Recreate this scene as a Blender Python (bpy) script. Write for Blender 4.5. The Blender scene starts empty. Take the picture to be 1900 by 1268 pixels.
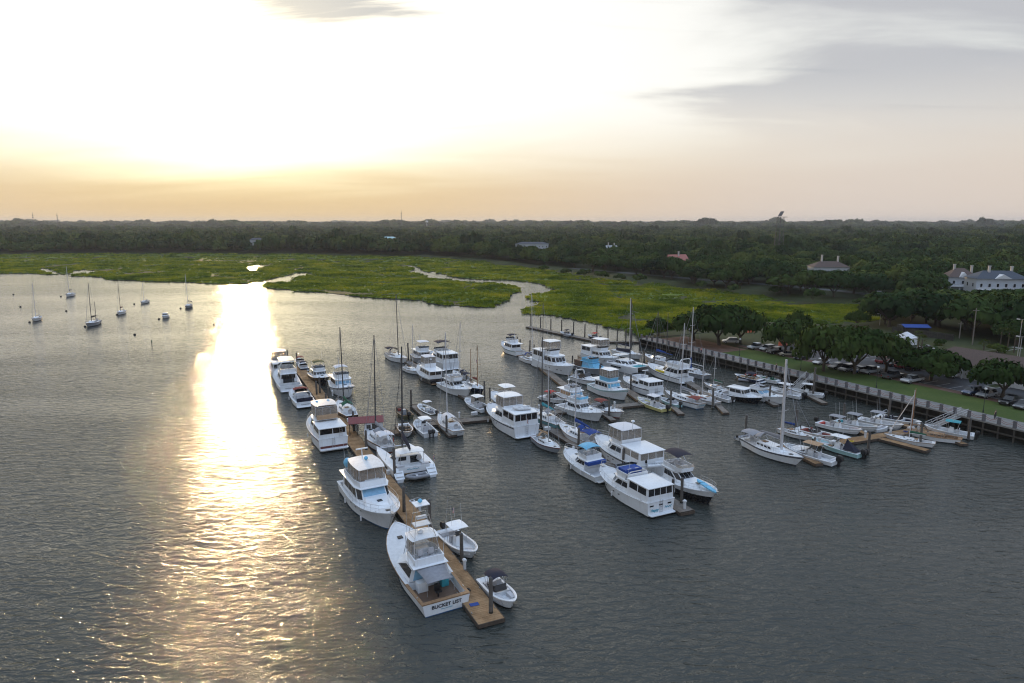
import bpy, bmesh, math, random
import numpy as np
from mathutils import Vector, Matrix
random.seed(7)
RNG = np.random.default_rng(11)
R = math.radians
SC = bpy.context.scene
COL = SC.collection

# ------------------------------------------------------------------ camera
PW, PH, FPX, CAM_H, HOR = 1900.0, 1268.0, 1267.0, 38.0, 412.0
PITCH = math.atan((PH / 2 - HOR) / FPX)
cam_d = bpy.data.cameras.new('camera')
cam_d.sensor_fit = 'HORIZONTAL'
cam_d.sensor_width = 36.0
cam_d.lens = 36.0 * FPX / PW
cam_d.clip_start = 0.5
cam_d.clip_end = 40000.0
cam = bpy.data.objects.new('camera', cam_d)
COL.objects.link(cam)
cam.location = (0, 0, CAM_H)
cam.rotation_euler = (math.pi / 2 - PITCH, 0, 0)
SC.camera = cam

# ------------------------------------------------------------------ sky and sun
SUN_AZ = math.atan((452.0 - 950.0) / FPX)        # left of straight ahead (+Y)
SUN_EL = R(7.0)
SUN_DIR = Vector((math.sin(SUN_AZ) * math.cos(SUN_EL), math.cos(SUN_AZ) * math.cos(SUN_EL), math.sin(SUN_EL)))
SKY_STRENGTH = 0.12
world = bpy.data.worlds.new('World')
SC.world = world
world.use_nodes = True
wt = world.node_tree
wt.nodes.clear()

def W(kind, **kw):
    n = wt.nodes.new(kind)
    for k, v in kw.items():
        setattr(n, k, v)
    return n

def wl(a, b):
    wt.links.new(a, b)

def wmath(op, a, b=None, c=None, clamp=False):
    n = W('ShaderNodeMath', operation=op)
    n.use_clamp = clamp
    for i, q in enumerate((a, b, c)):
        if q is None:
            continue
        if isinstance(q, (int, float)):
            n.inputs[i].default_value = q
        else:
            wl(q, n.inputs[i])
    return n.outputs[0]

def wmap(v, a, b, c, d, smooth=True):
    n = W('ShaderNodeMapRange')
    n.interpolation_type = 'SMOOTHSTEP' if smooth else 'LINEAR'
    wl(v, n.inputs[0])
    for i, q in enumerate((a, b, c, d)):
        n.inputs[i + 1].default_value = q
    return n.outputs[0]

def wmix(f, a, b, mode='MIX'):
    n = W('ShaderNodeMix')
    n.data_type = 'RGBA'
    n.blend_type = mode
    n.clamp_factor = True
    if isinstance(f, (int, float)):
        n.inputs[0].default_value = f
    else:
        wl(f, n.inputs[0])
    for i, q in ((6, a), (7, b)):
        if isinstance(q, tuple):
            n.inputs[i].default_value = (*q, 1)
        else:
            wl(q, n.inputs[i])
    return n.outputs[2]

def wscale(col, f):
    n = W('ShaderNodeVectorMath', operation='SCALE')
    if isinstance(col, tuple):
        n.inputs[0].default_value = col
    else:
        wl(col, n.inputs[0])
    if isinstance(f, (int, float)):
        n.inputs[3].default_value = f
    else:
        wl(f, n.inputs[3])
    return n.outputs[0]

def wadd(a, b):
    n = W('ShaderNodeVectorMath', operation='ADD')
    wl(a, n.inputs[0]); wl(b, n.inputs[1])
    return n.outputs[0]

tc = W('ShaderNodeTexCoord')
nrm = W('ShaderNodeVectorMath', operation='NORMALIZE')
wl(tc.outputs['Generated'], nrm.inputs[0])
DIR = nrm.outputs[0]
sep = W('ShaderNodeSeparateXYZ'); wl(DIR, sep.inputs[0])
DZ = sep.outputs[2]
sky = W('ShaderNodeTexSky')
sky.sky_type = 'NISHITA'
sky.sun_disc = False
sky.sun_elevation = SUN_EL
sky.sun_rotation = SUN_AZ
sky.altitude = 0
sky.air_density = 1.0
sky.dust_density = 2.2
sky.ozone_density = 1.5
base = wscale(sky.outputs[0], SKY_STRENGTH)
# aureole of the veiled sun
dotn = W('ShaderNodeVectorMath', operation='DOT_PRODUCT')
wl(DIR, dotn.inputs[0]); dotn.inputs[1].default_value = SUN_DIR
ANG = wmath('ARCCOSINE', dotn.outputs['Value'])
g1 = wmath('MULTIPLY', wmath('EXPONENT', wmath('MULTIPLY', ANG, -1 / 0.09)), 4.2)
g2 = wmath('MULTIPLY', wmath('EXPONENT', wmath('MULTIPLY', ANG, -1 / 0.50)), 3.0)
core = wscale((1.0, 0.80, 0.36), g1)
glow = wscale((1.0, 0.93, 0.70), g2)
# milky near the horizon and the sun, blue overhead and away from it
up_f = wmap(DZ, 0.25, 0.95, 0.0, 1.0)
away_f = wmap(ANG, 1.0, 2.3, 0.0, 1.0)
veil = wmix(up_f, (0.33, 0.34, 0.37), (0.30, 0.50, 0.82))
veil = wmix(away_f, veil, (0.66, 1.08, 1.78))  # unseen sky behind the camera, brightened to light the sides facing the lens
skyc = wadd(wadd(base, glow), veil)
# cloud sheet seen in perspective: direction projected on a flat layer
den = wmath('ADD', wmath('MAXIMUM', DZ, 0.0), 0.12)
inv = wmath('DIVIDE', 1.0, den)
cloudp = wscale(DIR, inv)
mp = W('ShaderNodeMapping'); wl(cloudp, mp.inputs[0])
mp.inputs['Location'].default_value = (3.3, 1.7, 0)
mp.inputs['Rotation'].default_value = (0, 0, R(-12))
mp.inputs['Scale'].default_value = (0.55, 1.25, 0.0)
n1 = W('ShaderNodeTexNoise'); wl(mp.outputs[0], n1.inputs['Vector'])
n1.inputs['Scale'].default_value = 1.0
n1.inputs['Detail'].default_value = 7
n1.inputs['Roughness'].default_value = 0.55
n1.inputs['Distortion'].default_value = 0.4
mp2 = W('ShaderNodeMapping'); wl(cloudp, mp2.inputs[0])
mp2.inputs['Location'].default_value = (0.6, 4.4, 0)
mp2.inputs['Rotation'].default_value = (0, 0, R(18))
mp2.inputs['Scale'].default_value = (0.45, 2.2, 0.0)
n2 = W('ShaderNodeTexNoise'); wl(mp2.outputs[0], n2.inputs['Vector'])
n2.inputs['Scale'].default_value = 1.6
n2.inputs['Detail'].default_value = 8
n2.inputs['Roughness'].default_value = 0.6
n2.inputs['Distortion'].default_value = 0.6
# a grey sheet that thickens away from the sun and higher up, with streaks
thick = wmath('ADD', wmap(ANG, 0.42, 0.85, -0.20, 0.20), wmap(DZ, 0.30, 0.55, 0.0, 0.08))
cov = wmap(wmath('ADD', n1.outputs[0], thick), 0.40, 0.66, 0.0, 0.9)
cov = wmath('MULTIPLY', cov, wmap(DZ, 0.02, 0.2, 0.0, 1.0))
AZ = wmath('ARCTAN2', sep.outputs[0], sep.outputs[1])
left_f = wmath('MULTIPLY', wmap(AZ, -0.32, -0.04, 1.0, 0.0), wmap(DZ, 0.222, 0.30, 0.0, 0.50))     # cloud deck to the left
cov2 = wmap(wmath('ADD', wmath('ADD', n2.outputs[0], left_f), wmap(DZ, 0.22, 0.50, -0.07, 0.10)), 0.47, 0.76, 0.0, 0.95)
cov2 = wmath('MULTIPLY', cov2, wmap(DZ, 0.05, 0.2, 0.0, 1.0))
high = wmap(DZ, 0.5, 0.9, 1.0, 0.35)                     # broken cloud overhead, blue between
skyc = wmix(wmath('MULTIPLY', cov, high), skyc, (0.45, 0.46, 0.51))
skyc = wmix(wmath('MULTIPLY', cov2, high), skyc, (0.40, 0.43, 0.48))
# low bank of haze on the horizon dims and warms the last degrees
bank = wmap(wmath('ADD', DZ, wmath('MULTIPLY', wmath('SUBTRACT', n1.outputs[0], 0.5), 0.05)), 0.0, 0.19, 0.0, 1.0)
bank = wmath('POWER', bank, 1.7)
bankc = wmix(wmap(ANG, 0.1, 0.9, 0.0, 1.0), (1.02, 0.60, 0.27), (0.80, 0.64, 0.53))
skyc = wmix(bank, bankc, skyc)
# soft cap put into the sky colour levels its brightest part off
CAP = 0.80
ex = W('ShaderNodeSeparateColor'); wl(skyc, ex.inputs[0])
cb = W('ShaderNodeCombineColor')
for i in range(3):
    e_ = wmath('EXPONENT', wmath('MULTIPLY', ex.outputs[i], -1.0 / CAP))
    wl(wmath('MULTIPLY', wmath('SUBTRACT', 1.0, e_), CAP), cb.inputs[i])
skyc = wmix(wmap(DZ, 0.35, 0.8, 0.0, 1.0), cb.outputs[0], skyc)
# the veiled sun itself burns through, dimmed by the bank below and the clouds above
skyc = wadd(skyc, wscale(core, wmath('MULTIPLY', bank, wmath('SUBTRACT', 1.0, wmath('MULTIPLY', cov2, 0.8)))))
bg = W('ShaderNodeBackground')
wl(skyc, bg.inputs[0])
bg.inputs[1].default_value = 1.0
wo = W('ShaderNodeOutputWorld')
wl(bg.outputs[0], wo.inputs[0])

sun_d = bpy.data.lights.new('sun', 'SUN')
sun_d.energy = 1.15
sun_d.angle = R(0.9)
sun_d.color = (1.0, 0.68, 0.36)
sun = bpy.data.objects.new('sun', sun_d)
COL.objects.link(sun)
sun.rotation_euler = (-SUN_DIR).to_track_quat('-Z', 'Y').to_euler()
sun.location = (-200, 500, 200)

SC.view_settings.view_transform = 'Standard'
SC.view_settings.look = 'None'
SC.view_settings.exposure = 0.52
SC.view_settings.gamma = 1.0
SC.view_settings.use_curve_mapping = False
SC.render.engine = 'CYCLES'
SC.cycles.use_denoising = True
SC.cycles.max_bounces = 6
SC.cycles.diffuse_bounces = 2
SC.cycles.glossy_bounces = 3
SC.cycles.transmission_bounces = 3
SC.cycles.transparent_max_bounces = 8
SC.cycles.volume_bounces = 0
SC.cycles.filter_width = 1.15
SC.cycles.sample_clamp_indirect = 6.0
# ------------------------------------------------------------------ helpers
def ray(x, y):
    u = (x - PW / 2) / FPX
    v = (PH / 2 - y) / FPX
    return u, math.cos(PITCH) + v * math.sin(PITCH), -math.sin(PITCH) + v * math.cos(PITCH)

def P(x, y, z=0.0):
    """point of the level plane at height z that the photograph shows at pixel x, y"""
    u, dy, dz = ray(x, y)
    t = (z - CAM_H) / dz
    return Vector((u * t, dy * t, z))

def top_of(p, y):
    """height at which a vertical through p reaches picture row y"""
    u, dy, dz = ray(950, y)
    return CAM_H + dz * p[1] / dy

def tag(o, label=None, cat=None, group=None, kind=None):
    if label: o['label'] = label
    if cat: o['category'] = cat
    if group: o['group'] = group
    if kind: o['kind'] = kind
    return o

def empty(name, loc=(0, 0, 0), rz=0.0, label=None, cat=None, group=None):
    o = bpy.data.objects.new(name, None)
    COL.objects.link(o)
    o.location = loc
    o.rotation_euler = (0, 0, rz)
    o.empty_display_size = 0.2
    return tag(o, label, cat, group)

def link(name, me, parent=None):
    o = bpy.data.objects.new(name, me)
    COL.objects.link(o)
    if parent is not None:
        o.parent = parent
    return o

def copy_tree(o, parent=None):
    c = o.copy()
    COL.objects.link(c)
    c.parent = parent
    for ch in o.children:
        copy_tree(ch, c)
    return c

class MB:
    def __init__(s):
        s.v = []; s.f = []
    def add(s, vs, fs):
        k = len(s.v)
        s.v += [tuple(q) for q in vs]
        s.f += [tuple(i + k for i in f) for f in fs]
        return s
    def box(s, x0, x1, y0, y1, z0, z1):
        return s.add([(x0, y0, z0), (x1, y0, z0), (x1, y1, z0), (x0, y1, z0), (x0, y0, z1), (x1, y0, z1), (x1, y1, z1), (x0, y1, z1)],
                     [(0, 3, 2, 1), (4, 5, 6, 7), (0, 1, 5, 4), (1, 2, 6, 5), (2, 3, 7, 6), (3, 0, 4, 7)])
    def loft(s, rings, cap0=True, cap1=True):
        n = len(rings[0]); k = len(s.v)
        for r in rings:
            s.v += [tuple(q) for q in r]
        for i in range(len(rings) - 1):
            for j in range(n):
                a = k + i * n + j; b = k + i * n + (j + 1) % n
                s.f.append((a, b, b + n, a + n))
        if cap0: s.f.append(tuple(k + j for j in reversed(range(n))))
        if cap1: s.f.append(tuple(k + (len(rings) - 1) * n + j for j in range(n)))
        return s
    def tube(s, p, q, r0, r1=None, n=6):
        p = Vector(p); q = Vector(q); r1 = r0 if r1 is None else r1
        d = q - p
        if d.length < 1e-6: return s
        d.normalize()
        a = d.orthogonal().normalized(); b = d.cross(a)
        rg = []
        for c, r in ((p, r0), (q, r1)):
            rg.append([c + (a * math.cos(t) + b * math.sin(t)) * r for t in (2 * math.pi * i / n for i in range(n))])
        return s.loft(rg)
    def poly(s, pts, r, n=5):
        for a, b in zip(pts[:-1], pts[1:]):
            s.tube(a, b, r, r, n)
        return s
    def prism(s, poly, z0, z1):
        return s.loft([[(x, y, z0) for x, y in poly], [(x, y, z1) for x, y in poly]])
    def slab(s, a, b, c, d, th):
        """quad a b c d thickened by th along its normal"""
        a, b, c, d = map(Vector, (a, b, c, d))
        nn = (b - a).cross(d - a)
        if nn.length < 1e-9: return s
        nn = nn.normalized() * th
        return s.loft([[a, b, c, d], [a + nn, b + nn, c + nn, d + nn]])
    def ball(s, c, r, n=8, m=5, sz=1.0):
        rg = []
        for i in range(m + 1):
            t = math.pi * i / m
            rr = max(math.sin(t), 0.02) * r
            rg.append([(c[0] + rr * math.cos(2 * math.pi * j / n), c[1] + rr * math.sin(2 * math.pi * j / n), c[2] - math.cos(t) * r * sz) for j in range(n)])
        return s.loft(rg)
    def mesh(s, name, mat=None, smooth=None):
        me = bpy.data.meshes.new(name)
        me.from_pydata(s.v, [], s.f)
        bm = bmesh.new(); bm.from_mesh(me)
        bmesh.ops.recalc_face_normals(bm, faces=bm.faces)
        bm.to_mesh(me); bm.free()
        if mat is not None:
            me.materials.append(mat)
        if smooth is not None:
            me.shade_smooth()
            me.set_sharp_from_angle(angle=R(smooth))
        return me
    def build(s, name, mat=None, parent=None, smooth=None):
        return link(name, s.mesh(name, mat, smooth), parent)

# ------------------------------------------------------------------ materials
MATS = {}

def nodes_of(m):
    m.use_nodes = True
    t = m.node_tree
    return t, t.nodes, t.links, t.nodes['Principled BSDF']

def mat(name, col, rough=0.5, metal=0.0, vary=0.12, scale=3.0, bump=0.0, coat=0.0, spec=None, coords='Object', streak=0.0):
    """plain procedural material: base colour broken by noise, uneven gloss, optional fine relief"""
    if name in MATS: return MATS[name]
    m = bpy.data.materials.new(name)
    t, N, Lk, bs = nodes_of(m)
    co = N.new('ShaderNodeTexCoord')
    nz = N.new('ShaderNodeTexNoise')
    Lk.new(co.outputs[coords], nz.inputs['Vector'])
    nz.inputs['Scale'].default_value = scale
    nz.inputs['Detail'].default_value = 5
    rp = N.new('ShaderNodeValToRGB')
    rp.color_ramp.elements[0].position = 0.3
    rp.color_ramp.elements[1].position = 0.72
    rp.color_ramp.elements[0].color = (*[c * (1 - vary) for c in col], 1)
    rp.color_ramp.elements[1].color = (*[min(c * (1 + vary), 1) for c in col], 1)
    Lk.new(nz.outputs[0], rp.inputs[0])
    oi = N.new('ShaderNodeObjectInfo')
    rv = N.new('ShaderNodeMapRange'); Lk.new(oi.outputs['Random'], rv.inputs[0]); rv.inputs[3].default_value = 1 - vary * 0.8; rv.inputs[4].default_value = 1.03
    hs = N.new('ShaderNodeHueSaturation'); Lk.new(rv.outputs[0], hs.inputs['Value']); Lk.new(rp.outputs[0], hs.inputs['Color'])
    last = hs.outputs[0]
    if streak:                 # rain streaks and scuffs running down the topsides
        mp = N.new('ShaderNodeMapping'); mp.inputs['Scale'].default_value = (2.2, 2.2, 0.22); Lk.new(co.outputs['Object'], mp.inputs[0])
        n2_ = N.new('ShaderNodeTexNoise'); n2_.inputs['Scale'].default_value = 1.6; n2_.inputs['Detail'].default_value = 6; Lk.new(mp.outputs[0], n2_.inputs['Vector'])
        m2 = N.new('ShaderNodeMapRange'); Lk.new(n2_.outputs[0], m2.inputs[0]); m2.inputs[1].default_value = .5; m2.inputs[2].default_value = .8; m2.inputs[4].default_value = streak
        x2 = N.new('ShaderNodeMix'); x2.data_type = 'RGBA'; Lk.new(m2.outputs[0], x2.inputs[0]); Lk.new(last, x2.inputs[6]); x2.inputs[7].default_value = (.36, .32, .25, 1)
        last = x2.outputs[2]
    Lk.new(last, bs.inputs['Base Color'])
    mr = N.new('ShaderNodeMapRange')
    Lk.new(nz.outputs[0], mr.inputs[0])
    mr.inputs[3].default_value = max(rough - 0.08, 0.02); mr.inputs[4].default_value = min(rough + 0.1, 1)
    Lk.new(mr.outputs[0], bs.inputs['Roughness'])
    bs.inputs['Metallic'].default_value = metal
    if coat: bs.inputs['Coat Weight'].default_value = coat
    if spec is not None: bs.inputs['Specular IOR Level'].default_value = spec
    if bump:
        b = N.new('ShaderNodeBump'); b.inputs['Strength'].default_value = bump; b.inputs['Distance'].default_value = 0.05
        Lk.new(nz.outputs[0], b.inputs['Height']); Lk.new(b.outputs[0], bs.inputs['Normal'])
    MATS[name] = m
    return m
# ------------------------------------------------------------------ water
def m_water():
    m = bpy.data.materials.new('river_water')
    t, N, Lk, bs = nodes_of(m)
    bs.inputs['Base Color'].default_value = (0.044, 0.050, 0.046, 1)
    bs.inputs['Roughness'].default_value = 0.06
    bs.inputs['IOR'].default_value = 1.333
    co = N.new('ShaderNodeTexCoord')
    def noise(rot, sx, sy, scale, det, dist=0.0, rough=0.5):
        mp = N.new('ShaderNodeMapping')
        mp.inputs['Rotation'].default_value = (0, 0, R(rot))
        mp.inputs['Scale'].default_value = (sx, sy, 1)
        Lk.new(co.outputs['Object'], mp.inputs[0])
        n = N.new('ShaderNodeTexNoise')
        n.noise_dimensions = '2D'
        n.inputs['Scale'].default_value = scale
        n.inputs['Detail'].default_value = det
        n.inputs['Roughness'].default_value = rough
        n.inputs['Distortion'].default_value = dist
        Lk.new(mp.outputs[0], n.inputs['Vector'])
        return n.outputs[0]
    def mm(op, a, b):
        n = N.new('ShaderNodeMath'); n.operation = op
        for i, q in enumerate((a, b)):
            if isinstance(q, (int, float)): n.inputs[i].default_value = q
            else: Lk.new(q, n.inputs[i])
        return n.outputs[0]
    a = noise(12, 0.42, 1.0, 1.15, 3, 0.5, 0.5)      # wind waves, crests across the view
    b = noise(-10, 0.6, 1.0, 2.9, 3, 0.4, 0.55)      # chop
    c = noise(30, 0.5, 1.0, 0.11, 2)                 # long swell and gust patches
    patch = noise(20, 0.35, 1.0, 0.022, 3, 0.5)
    pm = N.new('ShaderNodeMapRange'); Lk.new(patch, pm.inputs[0])
    pm.inputs[1].default_value = 0.35; pm.inputs[2].default_value = 0.65; pm.inputs[3].default_value = 0.6; pm.inputs[4].default_value = 1.1
    h = mm('ADD', mm('ADD', mm('MULTIPLY', a, 0.31), mm('MULTIPLY', b, 0.085)), mm('MULTIPLY', c, 0.42))
    h = mm('MULTIPLY', h, pm.outputs[0])
    sx = N.new('ShaderNodeSeparateXYZ'); Lk.new(co.outputs['Object'], sx.inputs[0])
    calm = N.new('ShaderNodeMapRange'); Lk.new(sx.outputs[1], calm.inputs[0]); calm.interpolation_type = 'SMOOTHSTEP'
    for i_, v_ in enumerate((90, 240, 1.0, 0.36)): calm.inputs[i_ + 1].default_value = v_      # calmer in the lee of the marsh
    h = mm('MULTIPLY', h, calm.outputs[0])
    bp = N.new('ShaderNodeBump')
    bp.inputs['Strength'].default_value = 1.0
    bp.inputs['Distance'].default_value = WAVE
    Lk.new(h, bp.inputs['Height'])
    Lk.new(bp.outputs[0], bs.inputs['Normal'])
    return m
WAVE = 1.0
M_WATER = m_water()
wv = MB()
wv.add([(-7600, -280, 0), (7600, -280, 0), (7600, 9300, 0), (-7600, 9300, 0)], [(0, 1, 2, 3)])
tag(wv.build('river', M_WATER), kind='structure', label='wind rippled grey tidal river with golden sun glitter')

# ------------------------------------------------------------------ marsh and land height field
def ground_poly(pts, z=0.1):
    return np.array([P(q[0], q[1], q[2] if len(q) > 2 else z)[:2] for q in pts])
NB = 0.95        # a creek's near bank is seen at the top of its grass

def inside(poly, X, Y):
    n = len(poly); res = np.zeros(X.shape, bool)
    j = n - 1
    for i in range(n):
        xi, yi = poly[i]; xj, yj = poly[j]
        c = ((yi > Y) != (yj > Y)) & (X < (xj - xi) * (Y - yi) / (yj - yi + 1e-12) + xi)
        res ^= c
        j = i
    return res

LAND_EDGE = [(-700, 473), (0, 471), (150, 470), (300, 470), (450, 470), (560, 471), (640, 473), (760, 475), (860, 481),
             (960, 492), (1010, 500), (1060, 508), (1120, 517), (1200, 524), (1270, 531), (1330, 540), (1400, 547),
             (1480, 553), (1560, 560), (1640, 572), (1640, 590), (1600, 600), (1520, 604), (1440, 600), (1390, 600), (1320, 603),
             (1260, 612), (1215, 620), (1188, 627)]
MARSH_A = [(-700, 500), (-60, 505), (0, 508), (80, 510), (115, 509.5), (118, 512), (165, 513.5), (195, 516), (203, 519.5), (250, 521.5), (330, 524),
           (385, 525.5), (430, 528.5), (446, 527.5), (480, 522.5), (505, 518.5), (528, 511.5), (548, 507.5), (578, 505.6), (579, 508, NB), (560, 512.5, NB),
           (530, 522, NB), (505, 524.5, NB), (493, 529, NB), (493, 532), (510, 536), (540, 538.5), (548, 541.5), (600, 543.5), (640, 548), (700, 552.5), (745, 556),
           (775, 559), (790, 562), (830, 567), (880, 570), (911, 572.5), (917, 568, NB), (928, 560, NB), (944, 552, NB), (958, 543, NB), (962, 536, NB), (954, 529.5, NB),
           (935, 525, NB), (900, 522.5, NB), (870, 521, NB), (840, 518.5, NB), (800, 515, NB), (778, 509, NB), (762, 503, NB), (762, 499, NB), (768, 496.5, NB), (740, 494.3, NB), (735, 493.5), (762, 493), (775, 495.5), (786, 497.5), (776, 501),
           (786, 505), (800, 506), (812, 502.5), (817, 500.6), (826, 500.8), (812, 508), (838, 514), (880, 519), (935, 520.5), (975, 523.5), (1010, 530), (1028, 537.5),
           (1022, 542), (988, 548), (979, 554), (985, 559), (1008, 561), (990, 566), (973, 578), (978, 583), (1000, 584), (1036, 587),
           (1038, 590), (1060, 594), (1100, 601), (1130, 609), (1160, 614), (1175, 620), (1190, 628), (1215, 619)] + list(reversed(LAND_EDGE[:-2]))
CREEKS = [[(97, 508.5), (88, 504, NB), (74, 502, NB), (76, 498.6), (95, 498.6), (98, 503), (112, 507), (118, 509.7)],
          [(108, 511.5), (130, 508), (136, 504), (158, 500.4), (164, 501), (179, 502.6), (172, 505.6, NB), (150, 508, NB), (125, 511, NB)],
          [(451, 499.5, NB), (462, 494.5), (474, 492.0), (490, 491.6), (502, 493.5), (488, 496, NB), (478, 502, NB), (466, 503, NB)],
          [(580, 483.6, NB), (596, 481.8), (611, 482.6), (598, 485, NB)], [(612, 486.4, NB), (626, 485.4), (638, 486.8), (622, 488.4, NB)],
          [(532, 482, NB), (540, 480), (552, 481), (542, 483, NB)], [(128, 479, NB), (140, 477), (154, 478.2), (135, 480, NB)],
          [(165, 479, NB), (180, 477.4), (197, 478.4), (172, 480, NB)], [(343, 480, NB), (349, 477.8), (356, 479.4), (350, 481, NB)],
          [(866, 536, NB), (877, 533.5), (880, 536), (870, 538.5, NB)]]
SEAWALL = [(1188, 628), (1495, 702), (1900, 797), (2350, 903)]
DECK_Z = 2.6

xs = np.concatenate([np.arange(-1000, -520, 6.0), np.arange(-520, 330, 2.2), np.arange(330, 1100, 6.0)])
ys = [150.0]
while ys[-1] < 1150:
    ys.append(ys[-1] + max(1.3, 0.0042 * ys[-1]))
ys = np.array(ys)
GX, GY = np.meshgrid(xs, ys)
# wobble so that traced outlines do not look straight-edged
wob = 2.2
WX = GX + wob * np.sin(GY * 0.11 + 1.3 * np.sin(GX * 0.07)) * np.clip(GY / 500, 0.25, 1)
WY = GY + wob * np.sin(GX * 0.13 + 1.7 * np.sin(GY * 0.05)) * np.clip(GY / 500, 0.25, 1.4)
mk = inside(ground_poly(MARSH_A), WX, WY).astype(float)
for c in CREEKS:
    mk[inside(ground_poly(c), GX, WY)] = 0.0
LP = [tuple(q) for q in ground_poly(LAND_EDGE, 1.5)]
land_poly = np.array([(-3000, 1150)] + [(-3000, LP[0][1])] + LP)
def blur(a, n):
    for _ in range(n):
        a = (a + np.roll(a, 1, 0) + np.roll(a, -1, 0)) / 3
        a = (a + np.roll(a, 1, 1) + np.roll(a, -1, 1)) / 3
    return a
mb_ = (mk + blur(mk, 1)) / 2
def vnoise(X, Y, s, seed):
    rg = np.random.default_rng(seed)
    G = rg.random((256, 256))
    x = X / s; y = Y / s
    xi = np.floor(x).astype(int); yi = np.floor(y).astype(int)
    fx = x - xi; fy = y - yi
    fx = fx * fx * (3 - 2 * fx); fy = fy * fy * (3 - 2 * fy)
    g = lambda a, b: G[a % 256, b % 256]
    return (g(xi, yi) * (1 - fx) + g(xi + 1, yi) * fx) * (1 - fy) + (g(xi, yi + 1) * (1 - fx) + g(xi + 1, yi + 1) * fx) * fy
wx = GX + 9 * vnoise(GX, GY, 23, 5); wy = GY + 9 * vnoise(GX, GY, 19, 6)
und = vnoise(wx * 0.7, wy, 16, 1) * 0.6 + vnoise(wx, wy, 7, 2) * 0.25 + vnoise(GX, GY, 2.6, 3) * 0.15
gully = np.abs(vnoise(wx * 0.8, wy * 1.2, 30, 4) - 0.5) * 2          # thin where two fields meet
gully = np.clip((gully - 0.04) / 0.30, 0, 1)
g2_ = np.abs(vnoise(wx * 0.6, wy * 1.5, 15, 9) - 0.5) * 2
gully = gully * (0.35 + 0.65 * np.clip(g2_ / 0.28, 0, 1))
lowm = np.clip((mb_ - 0.30) / 0.45, 0, 1)
lowm = lowm * lowm * (3 - 2 * lowm)
MZ = -1.0 + lowm * (1.16 + 0.50 * und * gully + 0.30 * gully)
hm = MB()
ny, nx = GX.shape
keep = (blur(mk, 3) > 0.004)
idx = -np.ones(GX.shape, int)
used = keep.copy()
used[:-1] |= keep[1:]; used[:, :-1] |= keep[:, 1:]; used[1:] |= keep[:-1]; used[:, 1:] |= keep[:, :-1]
idx[used] = np.arange(used.sum())
MV = np.stack([GX[used], GY[used], MZ[used]], 1)
cells = used[:-1, :-1] & used[1:, :-1] & used[:-1, 1:] & used[1:, 1:]
ii, jj = np.nonzero(cells)
MF = np.stack([idx[ii, jj], idx[ii, jj + 1], idx[ii + 1, jj + 1], idx[ii + 1, jj]], 1)

def np_mesh(name, V, F, material, smooth=True):
    me = bpy.data.meshes.new(name)
    me.from_pydata(V.tolist(), [], F.tolist())
    if smooth: me.shade_smooth()
    me.materials.append(material)
    return me

def m_marsh(name, mud=True):
    m = bpy.data.materials.new(name)
    t, N, Lk, bs = nodes_of(m)
    co = N.new('ShaderNodeTexCoord')
    def noise(sc, det=4, sx=1, sy=1):
        mp = N.new('ShaderNodeMapping'); mp.inputs['Scale'].default_value = (sx, sy, 1)
        Lk.new(co.outputs['Object'], mp.inputs[0])
        n = N.new('ShaderNodeTexNoise'); n.inputs['Scale'].default_value = sc; n.inputs['Detail'].default_value = det
        Lk.new(mp.outputs[0], n.inputs['Vector'])
        return n.outputs[0]
    r = N.new('ShaderNodeValToRGB')
    e = r.color_ramp.elements
    e[0].position = 0.34; e[0].color = (0.034, 0.072, 0.012, 1)
    e[1].position = 0.66; e[1].color = (0.17, 0.215, 0.026, 1)
    q = e.new(0.5); q.color = (0.080, 0.130, 0.018, 1)
    Lk.new(noise(0.045, 5, 0.7, 1.0), r.inputs[0])
    sp = N.new('ShaderNodeSeparateXYZ'); Lk.new(co.outputs['Object'], sp.inputs[0])
    mr = N.new('ShaderNodeMapRange'); Lk.new(sp.outputs[2], mr.inputs[0])
    mr.inputs[1].default_value = 0.10; mr.inputs[2].default_value = 0.42
    mx = N.new('ShaderNodeMix'); mx.data_type = 'RGBA'
    Lk.new(mr.outputs[0], mx.inputs[0])
    mx.inputs[6].default_value = (0.030, 0.026, 0.018, 1)      # wet mud bank
    Lk.new(r.outputs[0], mx.inputs[7])
    Lk.new(mx.outputs[2], bs.inputs['Base Color'])
    bs.inputs['Roughness'].default_value = 0.75
    bs.inputs['Specular IOR Level'].default_value = 0.15
    bp = N.new('ShaderNodeBump'); bp.inputs['Distance'].default_value = 0.8; bp.inputs['Strength'].default_value = 0.9
    Lk.new(noise(0.9, 5), bp.inputs['Height']); Lk.new(bp.outputs[0], bs.inputs['Normal'])
    return m
M_MARSH = m_marsh('marsh_ground')
o = link('marsh', np_mesh('marsh', MV, MF, M_MARSH))
tag(o, kind='structure', label='bright green salt marsh cut by winding tidal creeks')

# grass tufts standing on the marsh (nobody could count them)
def tuft_mesh(seed, mat_, blades=16):
    rg = random.Random(seed); b = MB()
    for i in range(blades):
        a = rg.uniform(0, 6.283); r = rg.uniform(0, 0.75)
        x, y = r * math.cos(a), r * math.sin(a)
        h = rg.uniform(0.55, 1.15); w = rg.uniform(0.10, 0.2)
        t = rg.uniform(0, 3.14); dx, dy = w * math.cos(t), w * math.sin(t)
        lx, ly = rg.uniform(-.25, .25), rg.uniform(-.25, .25)
        b.add([(x - dx, y - dy, -0.2), (x + dx, y + dy, -0.2), (x + lx + dx * .6, y + ly + dy * .6, h * .6), (x + lx * 1.8, y + ly * 1.8, h), (x + lx - dx * .6, y + ly - dy * .6, h * .6)],
              [(0, 1, 2, 4), (4, 2, 3)])
    return b.mesh('grass_tuft', mat_)

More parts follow.
